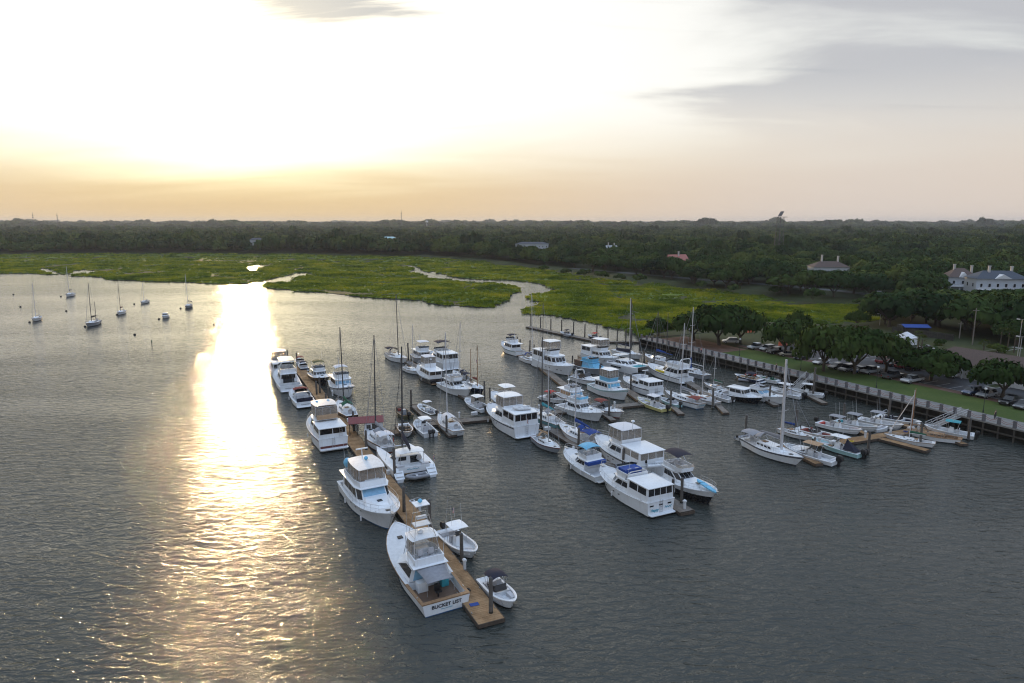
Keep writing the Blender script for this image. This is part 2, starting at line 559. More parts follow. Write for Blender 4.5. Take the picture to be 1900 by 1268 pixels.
def m_leaf(name, cols, trans=0.35, scale=0.05, rough=0.95, rnd=0.35):
    """leaf surface: colour by instance and by place, a little light through it"""
    m = bpy.data.materials.new(name)
    t, N, Lk, bs = nodes_of(m)
    oi = N.new('ShaderNodeObjectInfo')
    ge = N.new('ShaderNodeNewGeometry')
    n = N.new('ShaderNodeTexNoise'); n.inputs['Scale'].default_value = scale; n.inputs['Detail'].default_value = 4
    Lk.new(ge.outputs['Position'], n.inputs['Vector'])
    ad = N.new('ShaderNodeMath'); ad.operation = 'MULTIPLY_ADD'
    Lk.new(oi.outputs['Random'], ad.inputs[0]); ad.inputs[1].default_value = rnd; Lk.new(n.outputs[0], ad.inputs[2])
    r = N.new('ShaderNodeValToRGB')
    e = r.color_ramp.elements
    e[0].position = 0.35; e[0].color = (*cols[0], 1)
    e[1].position = 0.65 + rnd; e[1].color = (*cols[-1], 1)
    for k, c in enumerate(cols[1:-1]):
        q = e.new(0.35 + (0.3 + rnd) * (k + 1) / (len(cols) - 1)); q.color = (*c, 1)
    Lk.new(ad.outputs[0], r.inputs[0])
    Lk.new(r.outputs[0], bs.inputs['Base Color'])
    bs.inputs['Roughness'].default_value = rough
    bs.inputs['Specular IOR Level'].default_value = 0.03
    tr = N.new('ShaderNodeBsdfTranslucent')
    br = N.new('ShaderNodeMix'); br.data_type = 'RGBA'; br.blend_type = 'MULTIPLY'; br.inputs[0].default_value = 1
    Lk.new(r.outputs[0], br.inputs[6]); br.inputs[7].default_value = (1.25, 1.2, 0.5, 1)
    Lk.new(br.outputs[2], tr.inputs[0])
    mx = N.new('ShaderNodeMixShader'); mx.inputs[0].default_value = trans
    Lk.new(bs.outputs[0], mx.inputs[1]); Lk.new(tr.outputs[0], mx.inputs[2])
    out = [q for q in N if q.type == 'OUTPUT_MATERIAL'][0]
    Lk.new(mx.outputs[0], out.inputs[0])
    return m
M_GRASS = m_leaf('marsh_grass', [(0.042, 0.082, 0.015), (0.100, 0.155, 0.021), (0.19, 0.235, 0.028), (0.30, 0.30, 0.045)], 0.5, 0.045, rnd=0.12)

HIDE = bpy.data.collections.new('leaf_sources')      # source meshes for the scattered stuff; never in view

def source(name, me):
    o = bpy.data.objects.new(name, me)
    HIDE.objects.link(o)
    return o

def scatter(name, pts, scales, src, label=None, zscale=None, seed=0):
    """one object of kind stuff: src placed on every point by geometry nodes"""
    pts = np.asarray(pts, float)
    me = bpy.data.meshes.new(name)
    me.from_pydata(pts.tolist(), [], [])
    at = me.attributes.new('size', 'FLOAT_VECTOR', 'POINT')
    sc = np.asarray(scales, float)
    if sc.ndim == 1: sc = np.stack([sc, sc, sc], 1)
    at.data.foreach_set('vector', sc.astype(np.float32).ravel())
    rt = me.attributes.new('turn', 'FLOAT_VECTOR', 'POINT')
    rz = np.zeros((len(pts), 3), np.float32); rz[:, 2] = np.random.default_rng(seed).uniform(0, 6.283, len(pts))
    rt.data.foreach_set('vector', rz.ravel())
    o = link(name, me)
    ng = bpy.data.node_groups.new(name + '_nodes', 'GeometryNodeTree')
    ng.interface.new_socket('Geometry', in_out='INPUT', socket_type='NodeSocketGeometry')
    ng.interface.new_socket('Geometry', in_out='OUTPUT', socket_type='NodeSocketGeometry')
    gi = ng.nodes.new('NodeGroupInput'); go = ng.nodes.new('NodeGroupOutput')
    ip = ng.nodes.new('GeometryNodeInstanceOnPoints')
    oi = ng.nodes.new('GeometryNodeObjectInfo'); oi.inputs['Object'].default_value = src
    oi.inputs['As Instance'].default_value = True
    a1 = ng.nodes.new('GeometryNodeInputNamedAttribute'); a1.data_type = 'FLOAT_VECTOR'; a1.inputs[0].default_value = 'size'
    a2 = ng.nodes.new('GeometryNodeInputNamedAttribute'); a2.data_type = 'FLOAT_VECTOR'; a2.inputs[0].default_value = 'turn'
    ng.links.new(gi.outputs[0], ip.inputs['Points'])
    ng.links.new(oi.outputs['Geometry'], ip.inputs['Instance'])
    ng.links.new(a2.outputs['Attribute'], ip.inputs['Rotation'])
    ng.links.new(a1.outputs['Attribute'], ip.inputs['Scale'])
    ng.links.new(ip.outputs[0], go.inputs[0])
    md = o.modifiers.new('scatter', 'NODES'); md.node_group = ng
    return tag(o, label=label, kind='stuff')

sel = (MZ > 0.22) & used
prob = np.where(GY < 320, 0.55, np.where(GY < 480, 0.30, np.where(GY < 650, 0.12, 0.05)))
cellA = np.gradient(xs)[None, :] * np.gradient(ys)[:, None]
for k in range(2):
    nn = RNG.random(GX.shape) < np.minimum(prob * cellA * 0.5, 1.0)
    s = sel & nn
    jx = RNG.uniform(-1.2, 1.2, s.sum()); jy = RNG.uniform(-1, 1, s.sum())
    size = (0.8 + 0.5 * RNG.random(s.sum())) * np.where(GY[s] > 480, 1.7, 1.15)
    pts = np.stack([GX[s] + jx, GY[s] + jy, MZ[s] - 0.05], 1)
    sc = np.stack([size * 1.2, size * 1.2, size * (0.30 + 0.75 * und[s] * gully[s])], 1)
    scatter('marsh_grass', pts, sc, source('grass_tuft', tuft_mesh(40 + k, M_GRASS)), 'tall green cordgrass covering the salt marsh', seed=k)
# ------------------------------------------------------------------ land
def m_ground(name, c0, c1, scale, bumpd=0.05, rough=0.9):
    m = bpy.data.materials.new(name)
    t, N, Lk, bs = nodes_of(m)
    co = N.new('ShaderNodeTexCoord')
    a = N.new('ShaderNodeTexNoise'); a.inputs['Scale'].default_value = scale; a.inputs['Detail'].default_value = 6
    Lk.new(co.outputs['Object'], a.inputs['Vector'])
    b = N.new('ShaderNodeTexNoise'); b.inputs['Scale'].default_value = scale * 14; b.inputs['Detail'].default_value = 4
    Lk.new(co.outputs['Object'], b.inputs['Vector'])
    ad = N.new('ShaderNodeMath'); ad.operation = 'MULTIPLY_ADD'; ad.inputs[1].default_value = 0.45
    Lk.new(b.outputs[0], ad.inputs[0]); Lk.new(a.outputs[0], ad.inputs[2])
    r = N.new('ShaderNodeValToRGB')
    r.color_ramp.elements[0].position = 0.5; r.color_ramp.elements[0].color = (*c0, 1)
    r.color_ramp.elements[1].position = 0.95; r.color_ramp.elements[1].color = (*c1, 1)
    Lk.new(ad.outputs[0], r.inputs[0]); Lk.new(r.outputs[0], bs.inputs['Base Color'])
    bs.inputs['Roughness'].default_value = rough
    bs.inputs['Specular IOR Level'].default_value = 0.2
    bp = N.new('ShaderNodeBump'); bp.inputs['Distance'].default_value = bumpd
    Lk.new(b.outputs[0], bp.inputs['Height']); Lk.new(bp.outputs[0], bs.inputs['Normal'])
    return m
M_EARTH = m_ground('wood_floor', (0.022, 0.032, 0.012), (0.05, 0.06, 0.022), 0.05)
M_LAWN = m_ground('lawn_grass', (0.045, 0.075, 0.018), (0.09, 0.12, 0.03), 0.12)
M_ASPH = m_ground('asphalt', (0.055, 0.056, 0.060), (0.10, 0.10, 0.105), 0.25)
M_BRICK = m_ground('brick_paving', (0.11, 0.065, 0.05), (0.19, 0.115, 0.09), 0.5)
M_CONC = m_ground('concrete', (0.24, 0.235, 0.22), (0.42, 0.41, 0.39), 0.6)
M_ROAD = m_ground('road_asphalt', (0.07, 0.072, 0.078), (0.13, 0.13, 0.135), 0.2)
LAND_Z = 2.3
M_PATH = m_ground('worn_concrete', (0.15, 0.145, 0.14), (0.27, 0.26, 0.25), 0.5)
edge = [P(x, y, 1.5) for x, y in LAND_EDGE]
sea = [P(x, y, DECK_Z) for x, y in SEAWALL]
SW_DIR = (sea[1] - sea[0]); SW_DIR.z = 0; SW_DIR.normalize()
SW_IN = Vector((-SW_DIR.y, SW_DIR.x, 0))           # inland
outer, inner = [], []
n = len(edge)
for i, p in enumerate(edge):
    a = edge[max(i - 1, 0)]; b = edge[min(i + 1, n - 1)]
    d = (b - a); d.z = 0; d.normalize()
    nn_ = Vector((-d.y, d.x, 0))
    w = 3.0 if i > 19 else 9.0
    outer.append((p.x - nn_.x * 1.5, p.y - nn_.y * 1.5, 0.2)); inner.append((p.x + nn_.x * w, p.y + nn_.y * w, LAND_Z))
land = MB()
V = outer + inner
F = [(i, i + 1, n + i + 1, n + i) for i in range(n - 1)]
land.add(V, F)
wall_in = [q + SW_IN * 3.2 for q in sea]
wall_in[0] = wall_in[0] + SW_DIR * 0.0
top = inner + [(q.x, q.y, LAND_Z) for q in wall_in] + [(1500, wall_in[-1].y - 300, LAND_Z), (7500, 200, LAND_Z), (7500, 9300, LAND_Z), (-7500, 9300, LAND_Z), (-7500, inner[0][1], LAND_Z)]
land.add(top, [tuple(range(len(top)))])
o = land.build('ground', M_EARTH)
tag(o, kind='structure', label='dark wooded ground behind the marsh')

def sheet(name, pix, z, m, kind='structure', label=None):
    b = MB(); pts = [P(x, y, z) for x, y in pix]
    b.add(pts, [tuple(range(len(pts)))])
    return tag(b.build(name, m), label=label, kind=kind)

def strip(name, base_pts, d0, d1, z, m, label=None):
    """band parallel to the sea wall between inland distances d0 and d1"""
    b = MB()
    A = [q + SW_IN * d0 for q in base_pts]; B = [q + SW_IN * d1 for q in base_pts]
    for i in range(len(A) - 1):
        b.add([(A[i].x, A[i].y, z), (A[i + 1].x, A[i + 1].y, z), (B[i + 1].x, B[i + 1].y, z), (B[i].x, B[i].y, z)], [(0, 1, 2, 3)])
    return tag(b.build(name, m), label=label, kind='structure')
q0 = sea[0]
LS = (sea[-1] - sea[0]).length
def sw(t, d, z=0):
    """t metres along the sea wall from its far corner, d metres inland"""
    q = sea[0] + SW_DIR * t + SW_IN * d
    return Vector((q.x, q.y, z))
line = lambda t0, t1: [sw(t0, 0), sw(t1, 0)]
T_END = (sea[2] - sea[0]).dot(SW_DIR) + 45
strip('promenade_path', line(0, T_END), 3.0, 6.5, LAND_Z + 0.012, M_PATH, 'pale concrete path along the promenade')
strip('lawn', line(28, T_END), 6.5, 17.5, LAND_Z + 0.008, M_LAWN, 'narrow lawn between promenade and car park')
strip('plaza', line(2, 28), 6.5, 16.0, LAND_Z + 0.008, M_BRICK, 'brick plaza under the oaks at the promenade corner')
strip('brick_walk', line(22, T_END), 17.5, 20.0, LAND_Z + 0.012, M_BRICK, 'brick walk beside the parked cars')
strip('kerb', line(22, T_END), 20.0, 20.2, LAND_Z + 0.1, M_CONC, 'pale kerb edging the car park')
strip('car_park', line(26, T_END), 20.2, 64, LAND_Z + 0.004, M_ASPH, 'grey asphalt car park behind the lawn')
# ------------------------------------------------------------------ trees
M_BARK = mat('bark', (0.075, 0.06, 0.048), 0.9, bump=0.5, scale=6)
OAK = [(0.015, 0.033, 0.011), (0.036, 0.062, 0.018), (0.070, 0.098, 0.026)]
M_OAK = m_leaf('oak_leaves', OAK, 0.12, 0.12, rnd=0.3)
M_WOODLEAF = m_leaf('wood_leaves', [(0.010, 0.024, 0.011), (0.024, 0.048, 0.018), (0.046, 0.076, 0.022), (0.085, 0.112, 0.030)], 0.12, 0.03, rnd=0.45)
M_PALM = m_leaf('palm_leaves', [(0.03, 0.05, 0.014), (0.075, 0.09, 0.03)], 0.25, 0.2, rnd=0.3)

def crown_mesh(name, seed, lobes, leaves, leaf, m, flat=0.62, core=True):
    """crown of radius 1 about z 0.55: leaf sized faces on and inside many lobes, gaps between"""
    rg = random.Random(seed); b = MB(); L = []; VN = []
    for i in range(lobes):
        a = 2.4 * i + rg.uniform(-.5, .5); r = math.sqrt((i + 0.4) / lobes) * 0.78
        z = 0.34 + 0.42 * (1 - r * r) * rg.uniform(0.55, 1.12) + 0.12 * rg.random()
        L.append((r * math.cos(a), r * math.sin(a), z, rg.uniform(0.25, 0.40)))
    for k in range(leaves):
        cx, cy, cz, rr = L[k % lobes]
        u = rg.uniform(-0.55, 1); t = rg.uniform(0, 6.283); s = math.sqrt(1 - u * u)
        q = rr * (rg.random() ** 0.22) * rg.uniform(0.86, 1.22)
        nx_, ny_, nz_ = s * math.cos(t), s * math.sin(t), u
        c = Vector((cx + q * nx_, cy + q * ny_, cz + q * nz_ * flat))
        nv = Vector((nx_ + rg.uniform(-.6, .6), ny_ + rg.uniform(-.6, .6), nz_ + rg.uniform(-.3, .8))).normalized()
        a1 = nv.orthogonal().normalized(); a2 = nv.cross(a1)
        t2 = rg.uniform(0, 6.283)
        e1 = (a1 * math.cos(t2) + a2 * math.sin(t2)) * leaf * rg.uniform(.6, 1.3); e2 = nv.cross(e1) * rg.uniform(.45, .9)
        b.add([c - e1 - e2 * .4, c - e1 * .2 - e2, c + e1 - e2 * .2, c + e1 * .5 + e2, c - e1 * .6 + e2 * .7], [(0, 1, 2, 3, 4)])
        sn = (Vector((nx_, ny_, nz_)) * 1.0 + Vector((c.x * .5, c.y * .5, .15)) + nv * .35).normalized()      # leaves of a clump shade together
        VN += [tuple(sn)] * 5
    if core:                                  # dense inner foliage so that the crown is not see-through
        for cx, cy, cz, rr in L:
            n0 = len(b.v); b.ball((cx * .92, cy * .92, cz), rr * 0.58, 6, 4, flat)
            VN += [tuple((Vector(v) - Vector((cx * .92, cy * .92, cz - .02))).normalized()) for v in b.v[n0:]]
    me = bpy.data.meshes.new(name)
    me.from_pydata(b.v, [], b.f)
    me.materials.append(m)
    me.shade_smooth()
    me.normals_split_custom_set_from_vertices(VN)
    return me

def trunk_mesh(name, seed, limbs=5, th=0.20):
    rg = random.Random(seed); b = MB()
    p = Vector((0, 0, -0.05)); q = Vector((rg.uniform(-.05, .05), rg.uniform(-.05, .05), th))
    b.tube(p, q, 0.058, 0.042, 7)
    for i in range(limbs):
        a = 6.283 * i / limbs + rg.uniform(-.4, .4); r = rg.uniform(.35, .6)
        m_ = q + Vector((math.cos(a) * r * .5, math.sin(a) * r * .5, rg.uniform(.10, .2)))
        e = Vector((math.cos(a) * r, math.sin(a) * r, rg.uniform(.5, .72)))
        b.tube(q - Vector((0, 0, .03)), m_, 0.030, 0.020, 5); b.tube(m_, e, 0.020, 0.007, 5)
    return b.mesh(name, M_BARK, 40)

CROWN = [crown_mesh('oak_crown', 100 + i, 15 + 2 * i, 2600, 0.062, M_OAK) for i in range(4)]
CROWN_MID = [crown_mesh('wood_crown', 120 + i, 13 + 2 * i, 1300, 0.085, M_WOODLEAF) for i in range(4)]
CROWN_FAR = [crown_mesh('far_crown', 140 + i, 10 + i, 340, 0.15, M_WOODLEAF) for i in range(3)]
TRUNK = [trunk_mesh('oak_trunk', 160 + i) for i in range(3)]

def tree(x, y, base_z, radius, height, near, label, group=None, name='oak_tree', k=None):
    k = random.randrange(12) if k is None else k
    r = empty(name, (x, y, base_z), random.uniform(0, 6.28), label, 'tree', group)
    c = link('crown', (CROWN if near else CROWN_MID)[k % 4], r)
    c.scale = (radius * random.uniform(.92, 1.06), radius * random.uniform(.92, 1.06), height)
    if near: c.location.z = -.08 * height
    t = link('trunk', TRUNK[k % 3], r)
    t.scale = (radius, radius, height)
    return r

# traced park trees: foot pixel, crown width in pixels, top row
PARK = [(1288, 632, 84, 577, 'broad live oak over the brick plaza by the corner of the promenade'),
        (1335, 641, 100, 566, 'tall live oak beside the brick plaza behind the white estate car'),
        (1374, 638, 78, 572, 'dark live oak between the white estate car and the marsh'),
        (1222, 624, 44, 590, 'small bushy tree at the promenade corner beside the marsh'),
        (1457, 657, 80, 596, 'round live oak on an island of the car park beside red barriers'),
        (1479, 640, 44, 577, 'small dark oak standing behind the round car park oak'),
        (1528, 689, 96, 601, 'large spreading live oak by the brick walk with dark cars below'),
        (1585, 694, 104, 605, 'large live oak shading a row of parked cars near the walk'),
        (1644, 690, 84, 619, 'leafy oak behind the row of parked pickups'),
        (1727, 706, 108, 645, 'round live oak at the end of the pickup row by the low building'),
        (1858, 737, 96, 669, 'round live oak beside the low white building with dark estate cars'),
        (1590, 606, 40, 577, 'lone small oak at the edge of the marsh beside the car park'),
        (1642, 602, 52, 566, 'bright green round tree at the marsh edge by the white tent'),
        (1690, 598, 70, 560, 'dark oak behind the white tent'), (1735, 604, 84, 556, 'wide dark oak behind the blue awning'),
        (1790, 612, 96, 550, 'wide dark oak beyond the fenced storage yard'), (1845, 618, 96, 546, 'massive dark oak below the white porch house'),
        (1900, 622, 100, 546, 'massive dark oak at the edge of the dark park'), (1887, 640, 70, 592, 'oak beside the glowing street lamp')]
for x, y, w, t, lab in PARK:
    p = P(x, y, LAND_Z)
    hh = top_of(p, t) - LAND_Z
    tree(p.x, p.y, LAND_Z, w / FPX * p.y * 0.60, max(hh, 3) * 1.12, True, lab, None)

# clearings where no wood grows
CLEAR = [sea_poly for sea_poly in [np.array([sw(-30, -8)[:2], sw(T_END + 60, -8)[:2], sw(T_END + 60, 66)[:2], sw(60, 66)[:2], sw(20, 60)[:2]])]]
CLEAR.append(ground_poly([(1320, 540), (1480, 551), (1640, 566), (1640, 606), (1740, 620), (1900, 640), (1990, 660), (1990, 700), (1640, 690), (1180, 640), (1200, 530)], LAND_Z))
CLEAR.append(ground_poly([(960, 489), (1040, 497), (1130, 509), (1230, 519), (1330, 533), (1330, 541), (1200, 532), (1040, 512), (960, 496)], LAND_Z))
ROAD_PX = [(1060, 498), (1180, 508), (1300, 519), (1400, 526), (1480, 533), (1560, 540), (1640, 550), (1720, 561), (1800, 572), (1960, 590)]
road = MB(); RC = [P(x, y, LAND_Z + .01) for x, y in ROAD_PX]
RA, RB = [], []
for i, p in enumerate(RC):
    d = RC[min(i + 1, len(RC) - 1)] - RC[max(i - 1, 0)]; d.z = 0; d.normalize()
    nn_ = Vector((-d.y, d.x, 0)); RA.append(p - nn_ * 4); RB.append(p + nn_ * 4)
for i in range(len(RC) - 1):
    road.add([RA[i], RA[i + 1], RB[i + 1], RB[i]], [(0, 1, 2, 3)])
tag(road.build('road', M_ROAD), kind='structure', label='grey shore road between the marsh and the houses')
CLEAR.append(np.array([(p - (p - q).normalized() * 0)[:2] for p, q in zip(RA, RB)] + [q[:2] for q in reversed(RB)]))
HOUSES = {}      # filled with clearings by pixel: foot pixel, row of the roof, half width metres
SIGHT = [(985, 468, 24, 170, 458), (1134, 476, 12, 110, 464), (1262, 500, 11, 70, 485), (1540, 526, 15, 90, 498), (1786, 546, 9, 130, 531), (1856, 556, 17, 130, 534), (477, 460, 12, 150, 452), (722, 452, 12, 200, 445)]      # foot pixel, half width, metres in front, lowest row in view
LPOLY = np.array([q[:2] for q in top])
def free_mask(A):
    ok = np.ones(len(A), bool)
    for px, py, hw, fr, row in SIGHT:
        h = P(px, py, LAND_Z); d = math.hypot(h.x, h.y); ux, uy = h.x / d, h.y / d
        along = A[:, 0] * ux + A[:, 1] * uy - d; acr = np.abs(-A[:, 0] * uy + A[:, 1] * ux)
        ok &= ~((acr < hw + 2) & (along > -9) & (along < 17))
    return ok

def cap(A, H):
    """trees that stand in front of a house in view are the low ones"""
    H = np.array(H, float)
    for px, py, hw, fr, row in SIGHT:
        h = P(px, py, LAND_Z); d = math.hypot(h.x, h.y); ux, uy = h.x / d, h.y / d
        along = A[:, 0] * ux + A[:, 1] * uy - d; acr = np.abs(-A[:, 0] * uy + A[:, 1] * ux)
        m = (acr < hw + 6) & (along > -fr) & (along < 0)
        lim = CAM_H - LAND_Z - (row - HOR) * A[:, 1] / FPX
        H[m] = np.minimum(H[m], np.maximum(lim[m] * .95, 2.5))
    return H

cand = []
def fill(y0, y1, step, xmax):
    y = y0
    while y < y1:
        half = min(y * 0.80 + 40, xmax); x = -half
        while x < half:
            cand.append((x + random.uniform(-.42, .42) * step, y + random.uniform(-.42, .42) * step)); x += step
        y += step * 0.9
fill(190, 1500, 15.5, 1400)
CA = np.array(cand)
ok = inside(LPOLY, CA[:, 0], CA[:, 1])
for c in CLEAR: ok &= ~inside(c, CA[:, 0], CA[:, 1])
CA = CA[ok]
CA = CA[free_mask(CA)]
CA = CA[np.argsort(np.hypot(CA[:, 0], CA[:, 1]))]
GRP = 'trees of the wood behind the marsh'
KINDS = ['dark green oak in the dense wood behind the shore road', 'dull olive oak rising from the wood behind the shore', 'leafy broad crowned tree among the shore wood']
nearN = 240
for i, (x, y) in enumerate(CA[:nearN]):
    rr = random.uniform(7.5, 12); hh = float(cap(np.array([[x, y]]), [random.uniform(9.5, 15)])[0])
    big = 'tall wide crowned' if hh > 12.8 else ('broad middling' if hh > 9.5 else 'low spreading')
    tree(x, y, LAND_Z, rr, hh, False, big + ' green tree in the wood behind the shore road', big + ' trees of the shore wood', 'wood_tree')
rest = CA[nearN:]
print('trees', len(CA))
srcs = [source('far_crown_src', me) for me in CROWN_MID[:3]] + [source('far_crown_src', me) for me in CROWN_FAR]
midm = np.hypot(rest[:, 0], rest[:, 1]) < 760
def wood(name, pts, r0, r1, h0, h1, src, seed, label):
    n_ = len(pts)
    rr = RNG.uniform(r0, r1, n_); hh = RNG.uniform(h0, h1, n_)
    hh *= 0.8 + 0.4 * vnoise(pts[:, 0], pts[:, 1], 60, 21)
    hh *= 0.75 + 0.5 * vnoise(pts[:, 0], pts[:, 1], 23, 22)
    if r0 > 30: hh *= 0.7 + 0.8 * vnoise(pts[:, 0], pts[:, 1], 420, 27)
    tall = RNG.random(n_) < .05; hh[tall] *= 1.3
    hh = cap(pts, hh)
    z = np.full(n_, LAND_Z - 1.5)
    scatter(name, np.column_stack([pts, z]), np.column_stack([rr, rr, hh]), src, label, seed=seed)
for k in range(3):
    sub = rest[midm][k::3]
    wood('wood', sub, 8.5, 13.0, 10, 16.5, srcs[k], 50 + k, 'dense dark wood covering the land behind the marsh')
    sub = rest[~midm][k::3]
    wood('far_wood', sub, 9.0, 14.5, 11, 18, srcs[3 + k], 60 + k, 'far dark wood reaching to the horizon')
cand.clear()
fill(1500, 3000, 21, 2600)
far = np.array(cand)
for k in range(3):
    wood('far_wood', far[k::3], 12, 21, 12, 20, srcs[3 + k], 70 + k, 'far dark wood reaching to the horizon')
cand.clear()
fill(3000, 9000, 55, 7500)
far = np.array(cand)
for k in range(3):
    wood('far_wood', far[k::3], 34, 60, 14, 30, srcs[3 + k], 80 + k, 'far dark wood reaching to the horizon')

# ------------------------------------------------------------------ haze
HAZE_DENS = 0.00007
hz = MB().box(-8000, 8000, -300, 9600, -2.0, 84.0).build('haze')
hm_ = bpy.data.materials.new('haze_air'); hm_.use_nodes = True
hm_.node_tree.nodes.clear()
pv = hm_.node_tree.nodes.new('ShaderNodeVolumePrincipled')
pv.inputs['Color'].default_value = (0.78, 0.84, 0.96, 1)
pv.inputs['Density'].default_value = HAZE_DENS
pv.inputs['Anisotropy'].default_value = 0.35
ho = hm_.node_tree.nodes.new('ShaderNodeOutputMaterial')
hm_.node_tree.links.new(pv.outputs[0], ho.inputs['Volume'])
hz.data.materials.append(hm_)
tag(hz, kind='stuff', label='thin warm evening haze over the water and woods')
# ------------------------------------------------------------------ floating docks, pilings, promenade
M_PLANK = m_ground('weathered_deck_boards', (0.19, 0.115, 0.060), (0.38, 0.245, 0.135), 0.8)
M_PLANKG = m_ground('grey_deck_boards', (0.12, 0.108, 0.095), (0.26, 0.235, 0.21), 0.8)
M_FASC = mat('dock_fascia', (0.085, 0.065, 0.05), 0.85, vary=0.3)
M_PILE = mat('weathered_piling', (0.115, 0.105, 0.095), 0.9, vary=0.35, scale=2, bump=0.4)
M_PILEWET = mat('wet_piling_foot', (0.03, 0.03, 0.026), 0.6, vary=0.3)
M_CAP = mat('piling_cap', (0.05, 0.05, 0.055), 0.6)
DOCK_Z = 0.5
def board_dock(name, label, a, b, w, m=None, group=None, bw=.30, z=DOCK_Z):
    A = P(a[0], a[1], z); B_ = P(b[0], b[1], z); d = B_ - A; L = d.length; ang = math.atan2(d.y, d.x)
    r = empty(name, (A.x, A.y, 0), ang, label, 'dock', group)
    n = int(L / bw); q = MB()
    for i in range(n):
        x0 = i * bw; j = random.uniform(-.012, .012)
        q.box(x0 + .012, x0 + bw - .012, -w / 2 + random.uniform(0, .02), w / 2 - random.uniform(0, .02), z - .06, z + j * .5)
    tag(q.build('deck_boards', m or M_PLANK, r), kind='stuff')
    f = MB(); f.box(-.05, L + .05, -w / 2 - .07, -w / 2 - .003, .12, z + .03); f.build('edge_beam', M_FASC, r)
    f = MB(); f.box(-.05, L + .05, w / 2 + .003, w / 2 + .07, .12, z + .03); f.build('edge_beam', M_FASC, r)
    for x in (-.06, L + .06): MB().box(x - .04, x + .04, -w / 2, w / 2, .12, z + .025).build('end_beam', M_FASC, r)
    k = max(1, int(L / 6))
    for i in range(k):
        x = (i + .5) * L / k; MB().box(x - 1.1, x + 1.1, -w / 2 + .1, w / 2 - .1, -.4, .3).build('float', RUBBERISH, r)
    q = MB()
    for i in range(int(L / 4)):
        for sy in (-1, 1):
            x = 2 + i * 4; y = sy * (w / 2 - .12); q.box(x - .16, x + .16, y - .03, y + .03, z + .05, z + .1); q.box(x - .05, x + .05, y - .03, y + .03, z, z + .06)
    if q.v: q.build('cleats', STEELISH, r)
    return r
RUBBERISH = mat('dock_float', (0.03, 0.032, 0.034), 0.8)
STEELISH = mat('galvanised_steel', (0.30, 0.31, 0.32), 0.5, metal=0.6)
G_D = 'floating docks of the marina'
board_dock('floating_dock', 'long brown boarded main dock with motor yachts along both sides', (912, 1153), (553, 680), 2.7)
board_dock('floating_dock', 'grey boarded dock running from the red roofed hut to the promenade gangway', (735, 792), (1478, 722), 2.4, M_PLANKG)
FING = [((840, 808), (797, 766), 1.5, 'short finger dock beside the covered white sailboat'), ((800, 781), (767, 751), 1.5, 'short finger dock between the two open skiffs'),
        ((921, 769), (750, 667), 2.0, 'long grey finger dock with trawlers and a wooden two masted boat'), ((1008, 786), (1276, 950), 2.2, 'grey finger dock ending in a bare slab beside the cruiser with a sky blue board'),
        ((1102, 758), (964, 648), 1.9, 'grey finger dock beside the big white pilothouse yacht'), ((1196, 747), (1078, 660), 1.9, 'grey finger dock between the cruiser with the pale blue tarpaulin and the catamaran'),
        ((1325, 738), (1213, 670), 1.9, 'grey finger dock beside the yacht with a yellow kayak'), ((1264, 768), (1236, 743), 1.2, 'stub finger dock beside the yellow hulled fishing boat'),
        ((1347, 766), (1318, 737), 1.2, 'stub finger dock beside the sailboat with a blue name'), ((1138, 780), (1106, 756), 1.2, 'stub finger dock beside the maroon topped cruiser'),
        ((1440, 752), (1400, 728), 1.2, 'stub finger dock between the black picnic boat and the white cruiser'), ((1530, 748), (1478, 722), 1.3, 'stub finger dock below the promenade gangway')]
for a, b, w, lab in FING: board_dock('finger_dock', lab, a, b, w, M_PLANKG)
board_dock('floating_dock', 'brown boarded small craft dock at the foot of the sloping gangway', (1520, 826), (1722, 795), 2.2)
for a, b, w, lab in [((1464, 795), (1540, 822), 1.3, 'brown finger dock beside the blue covered daysailer'), ((1452, 827), (1520, 861), 1.3, 'brown finger dock beside the tall masted white sloop'), ((1612, 807), (1580, 794), 1.3, 'brown finger dock between two fishing boats'),
                  ((1634, 813), (1722, 836), 1.6, 'brown finger dock beside the open racing dinghy'), ((1700, 797), (1672, 785), 1.3, 'brown finger dock beneath the fishing boats by the seawall'), ((1722, 797), (1790, 824), 1.2, 'brown finger dock beside the wooden catboat')]:
    board_dock('finger_dock', lab, a, b, w)
board_dock('floating_dock', 'bare floating pier with a row of tall pilings beside the marsh', (980, 606), (1112, 634), 2.2, M_PLANKG)
board_dock('walkway', 'grey walkway joining the far pier to the promenade corner', (1112, 634), (1186, 634), 1.8, M_PLANKG)

PILES = [(911, 1146, 1073), (857, 1050, 991), (798, 990, 928), (750, 956, 904), (733, 893, 832), (680, 840, 800), (657, 805, 764), (534, 668, 650), (544, 673, 663), (551, 677, 655), (588, 736, 708), (594, 733, 701), (605, 746, 731), (610, 743, 720),
         (763, 758, 724), (829, 807, 772), (909, 754, 720), (899, 738, 708), (857, 711, 690), (866, 713, 697), (758, 672, 637), (774, 672, 650), (983, 655, 632), (991, 656, 640), (965, 648, 630), (960, 644, 626), (1062, 678, 661), (1019, 758, 723), (1113, 703, 677),
         (1170, 727, 696), (1144, 655, 635), (1195, 673, 649), (1130, 776, 738), (1213, 686, 660), (1244, 758, 724), (1322, 760, 722), (1386, 698, 676), (1427, 749, 714), (1508, 738, 683),
         (1004, 797, 751), (1073, 834, 795), (1156, 876, 834), (1264, 940, 887), (1247, 937, 890), (1191, 882, 862), (1383, 809, 771), (1477, 798, 761), (1510, 848, 813), (1610, 844, 802), (1565, 786, 749), (1707, 826, 786), (1648, 781, 741), (1796, 819, 777),
         (985, 605, 585), (1003, 608, 589), (1022, 611, 592), (1042, 616, 594), (1064, 620, 598), (1085, 625, 602), (1107, 629, 604), (1128, 632, 609), (1145, 633, 611), (1161, 638, 611), (1172, 639, 613)]
